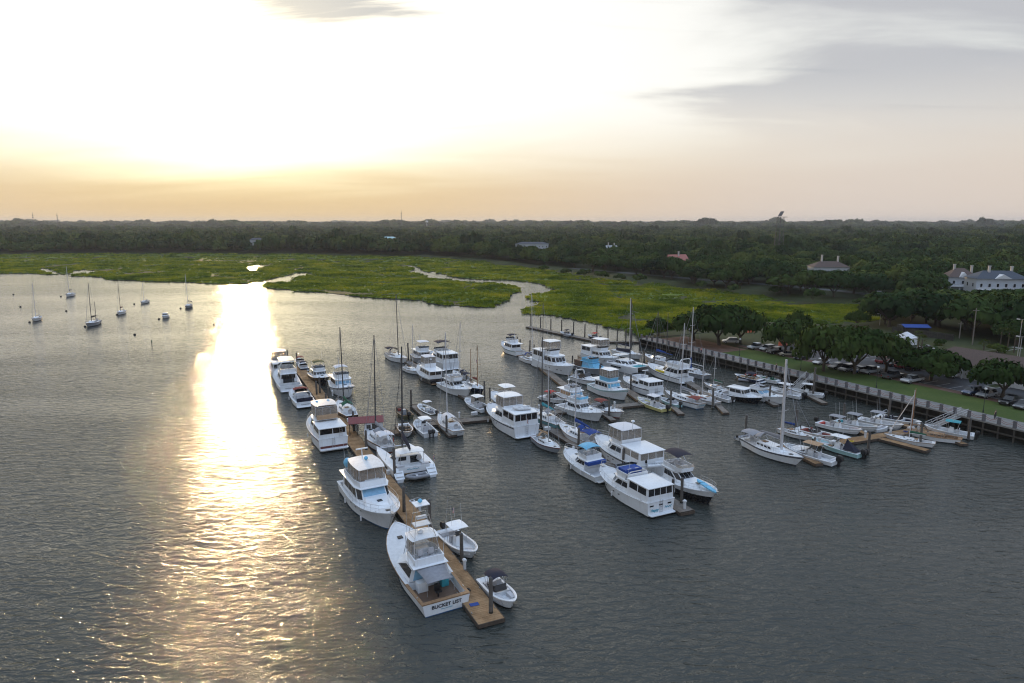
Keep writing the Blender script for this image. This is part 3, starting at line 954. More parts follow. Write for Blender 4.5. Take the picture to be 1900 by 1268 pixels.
def piling(x, y, t, label='weathered round wooden mooring piling rising beside a dock', grp='mooring pilings of the docks'):
    p = P(x, y); h = top_of(p, t)
    r = empty('mooring_piling', (p.x, p.y, 0), random.uniform(0, 6), label, 'piling', grp)
    q = MB(); ln = random.uniform(-.02, .02)
    q.tube((0, 0, .7), (ln * h, 0, h), .215, .19, 10); q.build('shaft', M_PILE, r, 50)
    MB().tube((0, 0, -1.2), (ln * .7 * .2, 0, .702), .225, .217, 10).build('wet_foot', M_PILEWET, r, 50)
    MB().tube((ln * h, 0, h), (ln * h, 0, h + .14), .205, .06, 10).build('cap', M_CAP, r, 50)
    MB().tube((0, 0, .42), (0, 0, .5), .31, .31, 10).build('guide_hoop', STEELISH, r)
for a in PILES[:-11]: piling(*a)
for a in PILES[-11:]: piling(*a, 'tall dark piling of the bare pier beside the marsh', 'pilings of the bare pier')

# sea wall promenade: board walk on posts, concrete piers with swags of chain between them
M_RAILPOST = mat('concrete_pier', (0.13, 0.13, 0.14), 0.85, vary=0.15)
M_CHAIN = mat('painted_chain', (0.28, 0.14, 0.12), 0.6)
M_TIMB = mat('dark_timber', (0.07, 0.062, 0.052), 0.9, vary=0.3)
M_BULK = mat('bulkhead', (0.055, 0.052, 0.046), 0.9, vary=0.35, scale=1.2)
M_DECKC = mat('pale_deck_edge', (0.20, 0.195, 0.185), 0.8, vary=0.15)
prom = empty('seawall_promenade', sw(0, 0), math.atan2(SW_DIR.y, SW_DIR.x), 'long pale boardwalk promenade on timber posts with concrete piers and chain swags', 'promenade')
GAPS = [(sea[0] - P(1502, 702, DECK_Z)).length, (sea[0] - P(1789, 768, DECK_Z)).length]
MB().box(-.3, T_END, 0, 3.1, DECK_Z - .28, DECK_Z).build('deck_slab', M_DECKC, prom)
MB().box(-.3, T_END, 3.12, 3.4, -1, LAND_Z + .02).build('bulkhead', M_BULK, prom)
MB().box(-.6, -.32, 0, 40, -1, LAND_Z + .1).build('return_wall', M_BULK, prom)
MB().box(-.3, T_END, -.06, .06, 1.0, 1.22).build('wale', M_TIMB, prom)
nb = int(T_END / 2.55)
pm_ = None; pc = None; pp = None
for i in range(nb + 1):
    t = .3 + i * 2.55
    if pm_ is None:
        pm_ = MB().loft([[(-.24, .0, 0), (.24, .0, 0), (.24, .46, 0), (-.24, .46, 0)], [(-.21, .03, 1.15), (.21, .03, 1.15), (.21, .43, 1.15), (-.21, .43, 1.15)], [(-.26, -.02, 1.16), (.26, -.02, 1.16), (.26, .48, 1.16), (-.26, .48, 1.16)], [(-.26, -.02, 1.28), (.26, -.02, 1.28), (.26, .48, 1.28), (-.26, .48, 1.28)]]).mesh('pier', M_RAILPOST)
        c = MB(); N_ = 10
        for z0, sag in ((1.02, .42), (.62, .30)):
            c.poly([(.2 + 2.15 * k / N_, .23, z0 - sag * (1 - (2 * k / N_ - 1) ** 2)) for k in range(N_ + 1)], .045, 5)
        pc = c.mesh('chain', M_CHAIN)
        pp = MB().tube((0, .12, -1.5), (0, .12, DECK_Z - .28), .15, .15, 7).mesh('support_post', M_TIMB)
    o = link('pier', pm_, prom); o.location = (t, 0, DECK_Z)
    if not any(abs(t + 1.2 - g) < 1.6 for g in GAPS):
        o = link('chain', pc, prom); o.location = (t, 0, DECK_Z)
    o = link('support_post', pp, prom); o.location = (t + .1, 0, 0)
# gangways
def gangway(label, a, b, za, zb, w=1.4):
    A = P(a[0], a[1], za); B_ = P(b[0], b[1], zb); d = B_ - A; L = math.hypot(d.x, d.y)
    r = empty('gangway', (A.x, A.y, 0), math.atan2(d.y, d.x), label, 'gangway')
    q = MB(); q.slab((0, -w / 2, za), (L, -w / 2, zb), (L, w / 2, zb), (0, w / 2, za), .12); q.build('deck', M_DECKC, r)
    for sy in (-1, 1):
        q = MB(); y = sy * w / 2
        for h in (.1, .62, 1.1): q.tube((0, y, za + h), (L, y, zb + h), .045, .045, 5)
        n = max(4, int(L / 1.3))
        for i in range(n + 1): q.tube((L * i / n, y, lerp(za, zb, i / n) + .05), (L * i / n, y, lerp(za, zb, i / n) + 1.1), .035, .035, 4)
        for i in range(n): q.tube((L * i / n, y, lerp(za, zb, i / n) + (.1 if i % 2 else 1.1)), (L * (i + 1) / n, y, lerp(za, zb, (i + 1) / n) + (1.1 if i % 2 else .1)), .03, .03, 4)
        q.build('handrail', ALUISH, r)
    return r
ALUISH = mat('gangway_alloy', (0.52, 0.53, 0.55), 0.45, metal=0.5)
def lerp(a, b, t): return a + (b - a) * t
gangway('alloy gangway sloping from the promenade to the small craft dock', (1722, 796), (1789, 768), DOCK_Z + .1, DECK_Z + .02)
gangway('alloy gangway sloping from the promenade to the long grey dock', (1478, 722), (1502, 699), DOCK_Z + .1, DECK_Z + .02, 1.6)

# dock hut with red roof
M_REDROOF = mat('red_metal_roof', (0.20, 0.045, 0.045), 0.5, vary=0.12)
M_HUTW = mat('white_board_wall', (0.66, 0.68, 0.70), 0.6, vary=0.06)
hp = P(694, 806, DOCK_Z)
hut = empty('dock_hut', (hp.x, hp.y, DOCK_Z), R(14), 'white dock hut with a red metal roof and open porch on the main dock', 'hut')
MB().box(-1.6, 1.6, 0, 2.4, 0, 2.3).build('wall', M_HUTW, hut)
q = MB(); q.add([(-4.4, -.3, 2.25), (1.8, -.3, 2.25), (1.8, 1.2, 3.1), (-4.4, 1.2, 3.1), (-4.4, 2.7, 2.25), (1.8, 2.7, 2.25)], [(0, 1, 2, 3), (3, 2, 5, 4)])
q.add([(-4.4, -.3, 2.18), (1.8, -.3, 2.18), (1.8, 1.2, 3.03), (-4.4, 1.2, 3.03), (-4.4, 2.7, 2.18), (1.8, 2.7, 2.18)], [(0, 1, 2, 3), (3, 2, 5, 4)])
q.build('roof', M_REDROOF, hut)
q = MB(); q.add([(1.6, 0, 2.3), (1.6, 2.4, 2.3), (1.6, 1.2, 2.98)], [(0, 1, 2)]); q.build('gable', M_HUTW, hut)

for x, y in ((-4.2, .1), (-4.2, 2.3), (-2.9, .1)): MB().box(x - .07, x + .07, y - .07, y + .07, 0, 2.25).build('porch_post', M_TIMB, hut)

for x in (-.9, .7): MB().box(x - .35, x + .35, -.04, -.004, 1.1, 1.8).build('window', M_BULK, hut)
MB().box(-.3, .25, -.03, -.004, .02, 2.0).build('door', M_TIMB, hut)
# ------------------------------------------------------------------ boat kit
GEL = mat('white_gelcoat', (0.76, 0.80, 0.84), 0.32, vary=0.05, scale=0.8, coat=0.3, streak=.22)
GEL2 = mat('aged_white_paint', (0.68, 0.70, 0.72), 0.45, vary=0.10, scale=1.2, streak=.4)
CREAM = mat('cream_paint', (0.70, 0.64, 0.52), 0.45, vary=0.08)
DECKW = mat('white_nonskid_deck', (0.66, 0.68, 0.70), 0.65, vary=0.08, scale=2.5)
TEAK = mat('teak', (0.26, 0.155, 0.08), 0.6, vary=0.25, scale=5)
SOLE = mat('brown_cockpit_sole', (0.13, 0.085, 0.06), 0.7, vary=0.2)
GLASS = mat('dark_window_glass', (0.012, 0.014, 0.018), 0.06, vary=0.2, spec=0.6)
BLUEGL = mat('blue_covered_glass', (0.20, 0.40, 0.58), 0.35, vary=0.12)
STEEL = mat('stainless_rail', (0.55, 0.56, 0.58), 0.3, metal=0.9)
ALU = mat('bright_alloy_mast', (0.62, 0.63, 0.66), 0.4, metal=0.4, vary=0.08)
WOODM = mat('varnished_spar', (0.28, 0.14, 0.06), 0.4, vary=0.2)
DARKM = mat('dark_spar', (0.05, 0.05, 0.055), 0.45)
BLACK = mat('black_plastic', (0.014, 0.014, 0.016), 0.45)
NAVY = mat('navy_canvas', (0.014, 0.016, 0.035), 0.85, vary=0.25)
BLUEC = mat('blue_canvas', (0.012, 0.055, 0.26), 0.8, vary=0.2)
SKYC = mat('light_blue_canvas', (0.16, 0.46, 0.68), 0.75, vary=0.12)
TEALC = mat('teal_canvas', (0.04, 0.30, 0.36), 0.8, vary=0.15)
GREENC = mat('green_canvas', (0.02, 0.11, 0.06), 0.8, vary=0.2)
OLIVE = mat('olive_canvas', (0.07, 0.085, 0.03), 0.8, vary=0.2)
TAN = mat('tan_canvas', (0.42, 0.28, 0.17), 0.8, vary=0.15)
GREYC = mat('grey_canvas', (0.26, 0.27, 0.30), 0.8, vary=0.12)
WHITEC = mat('white_canvas', (0.66, 0.67, 0.70), 0.8, vary=0.06)
REDC = mat('red_canvas', (0.45, 0.045, 0.035), 0.75, vary=0.15)
MAROON = mat('maroon_canvas', (0.20, 0.045, 0.035), 0.8, vary=0.2)
SEATM = mat('grey_vinyl_seat', (0.50, 0.51, 0.54), 0.6, vary=0.08)
RUBBER = mat('black_rubber', (0.02, 0.02, 0.02), 0.8)
HBLACK = mat('black_hull_paint', (0.016, 0.016, 0.02), 0.25, vary=0.2, coat=0.4)
HNAVY = mat('navy_hull_paint', (0.016, 0.022, 0.05), 0.25, vary=0.2, coat=0.4)
HGREY = mat('grey_hull_paint', (0.30, 0.33, 0.37), 0.35, vary=0.08)
HTEAL = mat('pale_teal_hull_paint', (0.36, 0.58, 0.60), 0.35, vary=0.06)
HGREEN = mat('sea_green_hull_paint', (0.16, 0.38, 0.42), 0.4, vary=0.1)
HYELL = mat('pale_yellow_hull_paint', (0.62, 0.58, 0.24), 0.35, vary=0.06)
HOLIVE = mat('olive_hull_paint', (0.10, 0.10, 0.06), 0.6, vary=0.2)
HRED = mat('dark_red_hull_paint', (0.13, 0.03, 0.025), 0.35, vary=0.15)
BOOT = mat('dark_bottom_paint', (0.022, 0.024, 0.03), 0.6, vary=0.3)
BOOTB = mat('blue_bottom_paint', (0.03, 0.10, 0.22), 0.6, vary=0.2)
BOOTR = mat('red_bottom_paint', (0.22, 0.05, 0.04), 0.6, vary=0.2)
INKM = mat('dark_lettering', (0.012, 0.016, 0.03), 0.4)
INKT = mat('teal_lettering', (0.02, 0.30, 0.42), 0.4)
YEL = mat('yellow_plastic', (0.62, 0.48, 0.03), 0.45)
ORNG = mat('orange_plastic', (0.65, 0.16, 0.03), 0.5)

def m_clear():
    m = bpy.data.materials.new('clear_vinyl')
    t, N, Lk, bs = nodes_of(m)
    bs.inputs['Base Color'].default_value = (0.42, 0.40, 0.38, 1); bs.inputs['Roughness'].default_value = 0.15
    tr = N.new('ShaderNodeBsdfTransparent'); tr.inputs[0].default_value = (0.92, 0.88, 0.82, 1)
    mx = N.new('ShaderNodeMixShader'); mx.inputs[0].default_value = 0.36
    Lk.new(tr.outputs[0], mx.inputs[1]); Lk.new(bs.outputs[0], mx.inputs[2])
    out = [q for q in N if q.type == 'OUTPUT_MATERIAL'][0]; Lk.new(mx.outputs[0], out.inputs[0])
    return m
CLEARV = m_clear()

def m_flag():
    m = bpy.data.materials.new('striped_flag_cloth')
    t, N, Lk, bs = nodes_of(m)
    co = N.new('ShaderNodeTexCoord'); sp = N.new('ShaderNodeSeparateXYZ'); Lk.new(co.outputs['Generated'], sp.inputs[0])
    def mm(op, a, b):
        n = N.new('ShaderNodeMath'); n.operation = op
        for i, q in enumerate((a, b)):
            if isinstance(q, (int, float)): n.inputs[i].default_value = q
            else: Lk.new(q, n.inputs[i])
        return n.outputs[0]
    st = mm('GREATER_THAN', mm('FRACT', mm('MULTIPLY', sp.outputs[2], 6.5), 0), 0.5)
    ct = mm('MULTIPLY', mm('LESS_THAN', sp.outputs[0], 0.42), mm('GREATER_THAN', sp.outputs[2], 0.46))
    a = N.new('ShaderNodeMix'); a.data_type = 'RGBA'; Lk.new(st, a.inputs[0])
    a.inputs[6].default_value = (0.45, 0.03, 0.03, 1); a.inputs[7].default_value = (0.7, 0.7, 0.7, 1)
    b = N.new('ShaderNodeMix'); b.data_type = 'RGBA'; Lk.new(ct, b.inputs[0]); Lk.new(a.outputs[2], b.inputs[6])
    b.inputs[7].default_value = (0.02, 0.03, 0.14, 1)
    Lk.new(b.outputs[2], bs.inputs['Base Color']); bs.inputs['Roughness'].default_value = 0.9
    return m
FLAGM = m_flag()
UP, DN = 116.0, -64.0
BS = (1.04, 1.09, 1.16)        # metres per traced unit

def lerp(a, b, t): return a + (b - a) * t
def sst(t): t = min(max(t, 0), 1); return t * t * (3 - 2 * t)

class Boat:
    def __init__(s, name, label, px, anchor, L, B, hd=UP, cat='boat', group='boats moored in the marina', bowz=0.0):
        s.L, s.B = L, B
        p = P(px[0], px[1], bowz)
        d = Vector((math.cos(R(hd)), math.sin(R(hd)), 0))
        off = {'stern': 0.5, 'bow': -0.5, 'mid': 0.0}[anchor] * L
        if anchor == 'bow' and bowz == 0: off += 0.06 * L        # stem rakes forward of the waterline
        c = p + d * off
        s.r = empty(name, (c.x, c.y, 0), R(hd), label, cat, group)
        s.r.scale = BS
        s.r.rotation_euler = (R(random.uniform(-1.0, 1.0)), R(random.uniform(-.5, .5)), R(hd))
    # --- shape of the hull
    def x(s, f): return s.L * (f - 0.5)
    def hb(s, f):
        p, q, sw_, mid = s.shape
        if f < mid: k = lerp(sw_, 1, sst(f / mid))
        else: k = max(1 - ((f - mid) / (1 - mid)) ** p, 0) ** q
        return s.B / 2 * k
    def zs(s, f):
        a, b, c = s.sheer
        return a * (1 - f) * (1 - 2 * f) + b * 4 * f * (1 - f) + c * f * (2 * f - 1)
    def hull(s, sheer, m=GEL, boot=BOOT, kind='power', cock=None, deck=DECKW, rail=None, flare=0.35, gw=0.12, decky=0.05, sn=1.0, band=None, low=None):
        s.sheer = sheer
        s.shape = {'power': (3.0, 0.80, 0.92, 0.42), 'sail': (1.9, 0.95, 0.62, 0.46), 'round': (2.3, 0.8, 0.72, 0.45), 'skiff': (2.8, 0.75, 0.93, 0.45)}[kind]
        fs = [0, .08, .16, .25, .34, .43, .52, .61, .70, .78, .85, .91, .955, .985, 1.0]
        up, lo, bd = [], [], []
        for f in fs:
            b = max(s.hb(f), 0.02); z = s.zs(f)
            wl = b * (0.90 - flare * sst((f - .35) / .65))
            rk = 0.10 * s.L * f ** 5 if kind != 'sail' else 0.11 * s.L * f ** 4 - 0.05 * s.L * (1 - f) ** 4
            X = s.x(f)
            def pt(t, zz):
                e = 1 - (1 - t) ** (1.5 + flare)
                return (X - rk * (1 - t), lerp(wl, b, t ** (1.0 + flare * f * 1.6)), zz)
            ring = [pt(1, z), pt(.86, lerp(.14, z, .86)), pt(.55, lerp(.14, z, .55)), pt(.25, lerp(.14, z, .25)), pt(0, .14)]
            up.append(ring)
            lo.append([(ring[-1][0], ring[-1][1] * 1.005, .14), (ring[-1][0], ring[-1][1] * .96, -.02), (ring[-1][0] - rk * .1, ring[-1][1] * .6, -.35)])
        def shell(rows):
            b = MB(); n = len(rows[0]); V = []
            for r_ in rows: V += list(r_) + [(x, -y, z) for x, y, z in reversed(r_)]
            F = []
            for i in range(len(rows) - 1):
                for j in range(2 * n - 1):
                    if j == n - 1: continue
                    a = i * 2 * n + j
                    F.append((a, a + 1, a + 1 + 2 * n, a + 2 * n))
            F.append(tuple(range(2 * n)))
            return b.add(V, F)
        hobj = shell(up).build('hull', m, s.r, 35)
        shell(lo).build('bottom_stripe', boot, hobj, 35)
        s.hobj = hobj
        if low: shell([[(x, y + .015, z) for x, y, z in (r_[2], r_[3], r_[4])] for r_ in up]).build('lower_topsides', low, hobj, 35)
        # deck with bulwark, cockpit wells
        cock = cock or []
        st = sorted(set(fs + [q for c in cock for q in (c[0], c[0] + .004, c[1] - .004, c[1])]))
        rows = []
        for f in st:
            b = max(s.hb(f), .02); z = s.zs(f) + .012; d = decky
            for c in cock:
                if c[0] + .002 < f < c[1] - .002: d = c[2]
            bi = max(b - gw, b * .3)
            X = s.x(f); Xi = X - (0 if f < .9 else (f - .9) * 2.0 * gw)
            rows.append([(X, b, z), (Xi, bi, z), (Xi, bi * .985, z - d), (Xi, -bi * .985, z - d), (Xi, -bi, z), (X, -b, z)])
        b = MB(); V = []; F = []
        for r_ in rows: V += r_
        for i in range(len(rows) - 1):
            for j in range(5):
                a = i * 6 + j; F.append((a, a + 1, a + 7, a + 6))
        b.add(V, F).build('deck', deck, s.r)
        pts = [(s.x(f), s.hb(f) + .02, s.zs(f) - .02) for f in fs]
        rb = MB(); rb.poly(pts, .045, 4); rb.poly([(x, -y, z) for x, y, z in pts], .045, 4)
        rb.tube(pts[0], (pts[0][0], -pts[0][1], pts[0][2]), .045, .045, 4)
        rb.build('rub_rail', rail or m, s.r)
        if band:
            bb = MB()
            for sgn in (1, -1):
                for f0, f1 in zip(fs[:-1], fs[1:]):
                    q = []
                    for f, t in ((f0, .80), (f1, .80), (f1, .90), (f0, .90)):
                        bq = max(s.hb(f), .02); wl = bq * (0.90 - flare * sst((f - .35) / .65)); zz = lerp(.14, s.zs(f), t)
                        rk = 0.10 * s.L * f ** 5 if kind != 'sail' else 0.11 * s.L * f ** 4 - 0.05 * s.L * (1 - f) ** 4
                        q.append((s.x(f) - rk * (1 - t), sgn * (lerp(wl, bq, t ** (1 + flare * f * 1.6)) + .025), zz))
                    bb.add(q, [(0, 1, 2, 3)])
            bb.build('hull_stripe', band, hobj)
        return s
    def plan(s, x0, x1, wa, wf, nose):
        return [(x0, -wa), (x1 - nose, -wa), (x1, -wf), (x1, wf), (x1 - nose, wa), (x0, wa)]
    def house(s, f0, f1, w, z0, h, rf=0.5, ra=0.0, wf=.7, nose=.1, inset=.92, m=GEL, name='cabin', parent=None, top=True):
        x0, x1 = s.x(f0), s.x(f1); nl = nose * (x1 - x0)
        B_ = [Vector((x, y, z0)) for x, y in s.plan(x0, x1, w, w * wf, nl)]
        T_ = [Vector((x, y, z0 + h)) for x, y in s.plan(x0 + ra, x1 - rf, w * inset, w * inset * wf, nl)]
        o = MB().loft([B_, T_], False, top).build(name, m, parent or s.r)
        return dict(b=B_, t=T_, o=o, z1=z0 + h, w=w)
    def win(s, hs, e, u0, u1, v0, v1, n=1, gap=.06, m=GLASS, name='window', sk0=0.0, sk1=0.0):
        a, b = hs['b'][e], hs['b'][(e + 1) % 6]; c, d = hs['t'][(e + 1) % 6], hs['t'][e]
        def uv(u, v): return (a.lerp(b, u)).lerp(d.lerp(c, u), v)
        du = (u1 - u0 - gap * (n - 1)) / n
        for i in range(n):
            q0 = u0 + i * (du + gap); q1 = q0 + du
            t0 = q0 + (sk0 if i == 0 else 0); t1 = q1 + (sk1 if i == n - 1 else 0)
            MB().slab(uv(q0, v0), uv(q1, v0), uv(t1, v1), uv(t0, v1), .02).build(name, m, hs['o'])
    def wins(s, hs, v0=.35, v1=.85, side=3, front=3, aft=2, m=GLASS, corner=True, fm=None, am=None, u0=.06, u1=.94, sk=0.0):
        if side: s.win(hs, 0, u0, u1, v0, v1, side, .03, m, sk1=-sk); s.win(hs, 4, 1 - u1, 1 - u0, v0, v1, side, .03, m, sk0=sk)
        if corner and front: s.win(hs, 1, .1, .9, v0, v1, 1, 0, fm or m); s.win(hs, 3, .1, .9, v0, v1, 1, 0, fm or m)
        if front: s.win(hs, 2, .04, .96, v0, v1, front, .03, fm or m)
        if aft: s.win(hs, 5, .08, .92, v0, v1, aft, .04, am or m)
    def roof(s, hs, fo=.3, ao=.3, so=.12, th=.08, m=GEL, name='roof'):
        t = hs['t']; x0 = t[0].x - ao; x1 = t[2].x + fo; wa = abs(t[0].y) + so; wf = abs(t[2].y) + so
        nl = t[2].x - t[1].x + fo * .5
        pl = s.plan(x0, x1, wa, wf, nl); z = hs['z1'] + .002
        cx = (x0 + x1) / 2
        MB().loft([[(x, y, z) for x, y in pl], [(x, y, z + th * .6) for x, y in pl], [(cx + (x - cx) * .95, y * .95, z + th) for x, y in pl]]).build(name, m, s.r, 40)
        return dict(x0=x0, x1=x1, w=wa, wf=wf, z=z + th)
    def fly(s, f0, f1, w, z, h=.7, flare=.12, wf=.75, m=GEL, seats=2, shield=True, rf=-.25):
        x0, x1 = s.x(f0), s.x(f1); nl = .22 * (x1 - x0)
        r0 = [(x, y, z) for x, y in s.plan(x0, x1, w, w * wf, nl)]
        r1 = [(x, y, z + h) for x, y in s.plan(x0 + .1, x1 - rf, w + flare, (w + flare) * wf, nl)]
        r2 = [(x, y, z + h) for x, y in s.plan(x0 + .2, x1 - rf - .12, w + flare - .1, (w + flare - .1) * wf, nl)]
        r3 = [(x, y, z + .02) for x, y in s.plan(x0 + .15, x1 - .12, w - .1, (w - .1) * wf, nl)]
        o = MB().loft([r0, r1, r2, r3], False, True).build('flybridge', m, s.r, 30)
        if shield:
            for e in (1, 2, 3):
                a = Vector(r1[e]); b = Vector(r1[e + 1]); k = Vector((-.22, 0, .34))
                MB().slab(a, b, b + k, a + k, .015).build('windscreen', GLASS if shield is True else shield, o)
        MB().box(x1 - .95, x1 - .45, -w * .45, w * .45, z, z + h * 1.05).build('helm_console', GEL, o)
        for i in range(seats):
            yy = (i - (seats - 1) / 2) * w * .75
            q = MB(); q.box(x1 - 1.9, x1 - 1.4, yy - .27, yy + .27, z + .35, z + .5); q.box(x1 - 1.98, x1 - 1.86, yy - .27, yy + .27, z + .45, z + 1.0); q.box(x1 - 1.72, x1 - 1.58, yy - .07, yy + .07, z, z + .36)
            q.build('helm_seat', SEATM, o)
        q = MB(); q.box(x0 + .2, x0 + .75, -w * .8, w * .8, z, z + .45); q.build('bench_seat', SEATM, o)
        return o
    def hardtop(s, f0, f1, w, z, legz, m=GEL, name='hardtop', th=.07, crown=.10, wf=.85, leg=.03, legm=STEEL, lf=None):
        x0, x1 = s.x(f0), s.x(f1)
        n = 6; top_, bot = [], []
        b = MB(); rg = []
        for i in range(n + 1):
            t = i / n; X = lerp(x0, x1, t); ww = w * (wf + (1 - wf) * math.sin(math.pi * min(max(t * .9 + .05, 0), 1)))
            zz = z + crown * .4 * math.sin(math.pi * t)
            rg.append([(X, -ww, zz), (X, -ww * .5, zz + crown * .7), (X, 0, zz + crown), (X, ww * .5, zz + crown * .7), (X, ww, zz),
                       (X, ww * .5, zz + crown * .7 - th), (X, 0, zz + crown - th), (X, -ww * .5, zz + crown * .7 - th)])
        o = b.loft(rg).build(name, m, s.r, 40)
        l0, l1 = lf or (f0 + .02, f1 - .02)
        for sx, fx in ((x0 + .15, l0), (x1 - .15, l1)):
            for sy in (-1, 1):
                MB().tube((s.x(fx), sy * w * .88, legz), (sx, sy * w * .86, z + .02), leg, leg, 5).build('top_post', legm, o)
        return o
    def curtain(s, f0, f1, w, z0, z1, wf=.8, m=CLEARV, aft=True, lean=.25, n=3):
        x0, x1 = s.x(f0), s.x(f1); nl = .15 * (x1 - x0)
        B_ = [Vector((x, y, z0)) for x, y in s.plan(x0, x1, w, w * wf, nl)]
        T_ = [Vector((x, y, z1)) for x, y in s.plan(x0, x1 - lean, w * .95, w * .95 * wf, nl)]
        fr = MB()
        for e in range(6 if aft else 5):
            a, b, c, d = B_[e], B_[(e + 1) % 6], T_[(e + 1) % 6], T_[e]
            k = n if e in (0, 4, 2, 5) else 1
            for i in range(k):
                u0, u1 = i / k + .012, (i + 1) / k - .012
                MB().slab(a.lerp(b, u0), a.lerp(b, u1), d.lerp(c, u1), d.lerp(c, u0), .01).build('clear_curtain', m, s.r)
                fr.tube(a.lerp(b, i / k), d.lerp(c, i / k), .025, .025, 4)
        fr.poly(list(T_) + [T_[0]], .028, 4); fr.poly(list(B_) + [B_[0]], .028, 4)
        fr.build('curtain_frame', WHITEC, s.r)
    def bimini(s, f0, f1, w, z, m=NAVY, base=None, name='bimini_top', arch=.28, n=5, drop=0.0):
        x0, x1 = s.x(f0), s.x(f1); rg = []
        for i in range(n + 1):
            t = i / n; X = lerp(x0, x1, t); zz = z + .10 * math.sin(math.pi * t) - drop * t
            up_ = [(X, math.sin(a) * w, zz - (1 - math.cos(a)) * arch / (1 - math.cos(1.25)) ) for a in (-1.25, -.85, -.4, 0, .4, .85, 1.25)]
            rg.append(up_ + [(x, y * .985, zz_ - .035) for x, y, zz_ in reversed(up_)])
        o = MB().loft(rg).build(name, m, s.r, 50)
        bz = base if base is not None else s.zs(.3)
        fr = MB()
        for sy in (-1, 1):
            mid = (s.x((f0 + f1) / 2), sy * w * 1.0, bz)
            for X in (x0 + .1, (x0 + x1) / 2, x1 - .1): fr.tube(mid, (X, sy * w * .95, z - arch * .95), .02, .02, 4)
        fr.build('bimini_frame', STEEL, o)
        return o
    def rail(s, f0=.55, f1=.995, h=.6, n=7, inset=.1, m=STEEL, r=.018, close=True, mid=True, name='bow_rail'):
        b = MB()
        fs = [lerp(f0, f1, i / n) for i in range(n + 1)]
        for sy in (1, -1):
            pts = []
            for f in fs:
                yy = max(s.hb(f) - inset, .04) * sy; z = s.zs(f)
                pts.append((s.x(f) - .05, yy, z + h))
                b.tube((s.x(f) - .05, yy, z), pts[-1], r * .8, r * .8, 4)
            b.poly(pts, r, 4)
            if mid: b.poly([(x, y, z - h * .5) for x, y, z in pts], r * .6, 4)
        if close:
            f = fs[-1]; yy = max(s.hb(f) - inset, .04)
            b.tube((s.x(f) - .05, yy, s.zs(f) + h), (s.x(f) - .05, -yy, s.zs(f) + h), r, r, 4)
        return b.build(name, m, s.r)
    def arch(s, f, w, z0, z1, m=GEL, rake=.5, name='radar_arch', wd=.35):
        b = MB(); x = s.x(f); rg = []
        pth = [(-w, z0, 0), (-w * .95, lerp(z0, z1, .75), rake * .75), (-w * .7, z1, rake), (w * .7, z1, rake), (w * .95, lerp(z0, z1, .75), rake * .75), (w, z0, 0)]
        for y, z, k in pth:
            sy = .05
            rg.append([(x - k - wd / 2, y - sy, z), (x - k + wd / 2, y - sy, z), (x - k + wd / 2, y + sy, z + .08), (x - k - wd / 2, y + sy, z + .08)])
        return b.loft(rg).build(name, m, s.r, 40)
    def radar(s, x, z, h=.5, dome=True):
        o = MB().tube((x, 0, z), (x - .1, 0, z + h), .07, .05, 6).build('radar_mast', GEL, s.r)
        if dome: MB().ball((x - .1, 0, z + h + .1), .3, 10, 6, .5).build('radar_dome', GEL, o, 50)
        else: MB().box(x - .2, x, -.75, .75, z + h, z + h + .12).build('radar_bar', GEL, o)
        return o
    def whip(s, x, y, z, h=2.5):
        MB().tube((x, y, z), (x - .12 * h, y * 1.02, z + h), .018, .008, 4).build('antenna', GEL2, s.r)
    def platform(s, w=.9, z=.25, m=GEL, d=.7):
        x = s.x(0); hw = s.hb(0) * w
        MB().prism([(x - d, -hw * .9), (x - d + .15, -hw), (x + .05, -hw), (x + .05, hw), (x - d + .15, hw), (x - d, hw * .9)], z, z + .08).build('swim_platform', m, s.r)
    def ladder(s, y, z0, z1, x=None, m=STEEL):
        x = s.x(0) - .08 if x is None else x; b = MB()
        for k in (-.2, .2): b.tube((x, y + k, z0), (x, y + k, z1), .022, .022, 4)
        n = max(2, int((z1 - z0) / .3))
        for i in range(n): b.tube((x, y - .2, z0 + .15 + i * .3), (x, y + .2, z0 + .15 + i * .3), .02, .02, 4)
        b.build('ladder', m, s.r)
    def text(s, txt, size, y, z, m=INKM, sx=1.0, lean=0.0):
        c = bpy.data.curves.new('lettering', 'FONT'); c.body = txt; c.size = size; c.align_x = 'CENTER'; c.extrude = .006; c.offset = size * .022
        c.shear = lean
        t = bpy.data.objects.new('lettering', c); COL.objects.link(t)
        me = bpy.data.meshes.new_from_object(t.evaluated_get(bpy.context.evaluated_depsgraph_get()))
        bpy.data.objects.remove(t); me.materials.append(m)
        o = link('lettering', me, s.r)
        o.location = (s.x(0) - .055, y, z); o.rotation_euler = (math.pi / 2, 0, -math.pi / 2); o.scale = (sx, 1, 1)
        return o
    def scribble(s, w, h, y, z, m=INKM, x=None):
        """small handwritten looking name, too small in the photograph to read"""
        x = s.x(0) - .02 if x is None else x
        rg = random.Random(int(abs(w * 997 + y * 31 + z * 77))); b = MB(); n = int(w / h * 2.2)
        pts = [(x - .02, y + w / 2 - w * i / n, z + (h * rg.uniform(.35, 1.0) if i % 2 else 0)) for i in range(n + 1)]
        b.poly(pts, h * .10, 4)
        b.build('lettering', m, s.r)
    def flag(s, x, y, z, h=1.6, w=.8, m=FLAGM):
        st = MB().tube((x, y, z), (x - .3, y, z + h), .018, .018, 4).build('flag_staff', ALU, s.r)
        b = MB(); n = 5
        V = []; F = []
        for i in range(n + 1):
            t = i / n; X = x - .3 - t * w * .75; Y = y + .10 * math.sin(t * 6) + t * w * .35
            V += [(X, Y, z + h - .02 - t * .22), (X, Y, z + h - .55 - t * .28)]
            if i: F.append((2 * i - 2, 2 * i - 1, 2 * i + 1, 2 * i))
        b.add(V, F).build('flag', m, st)
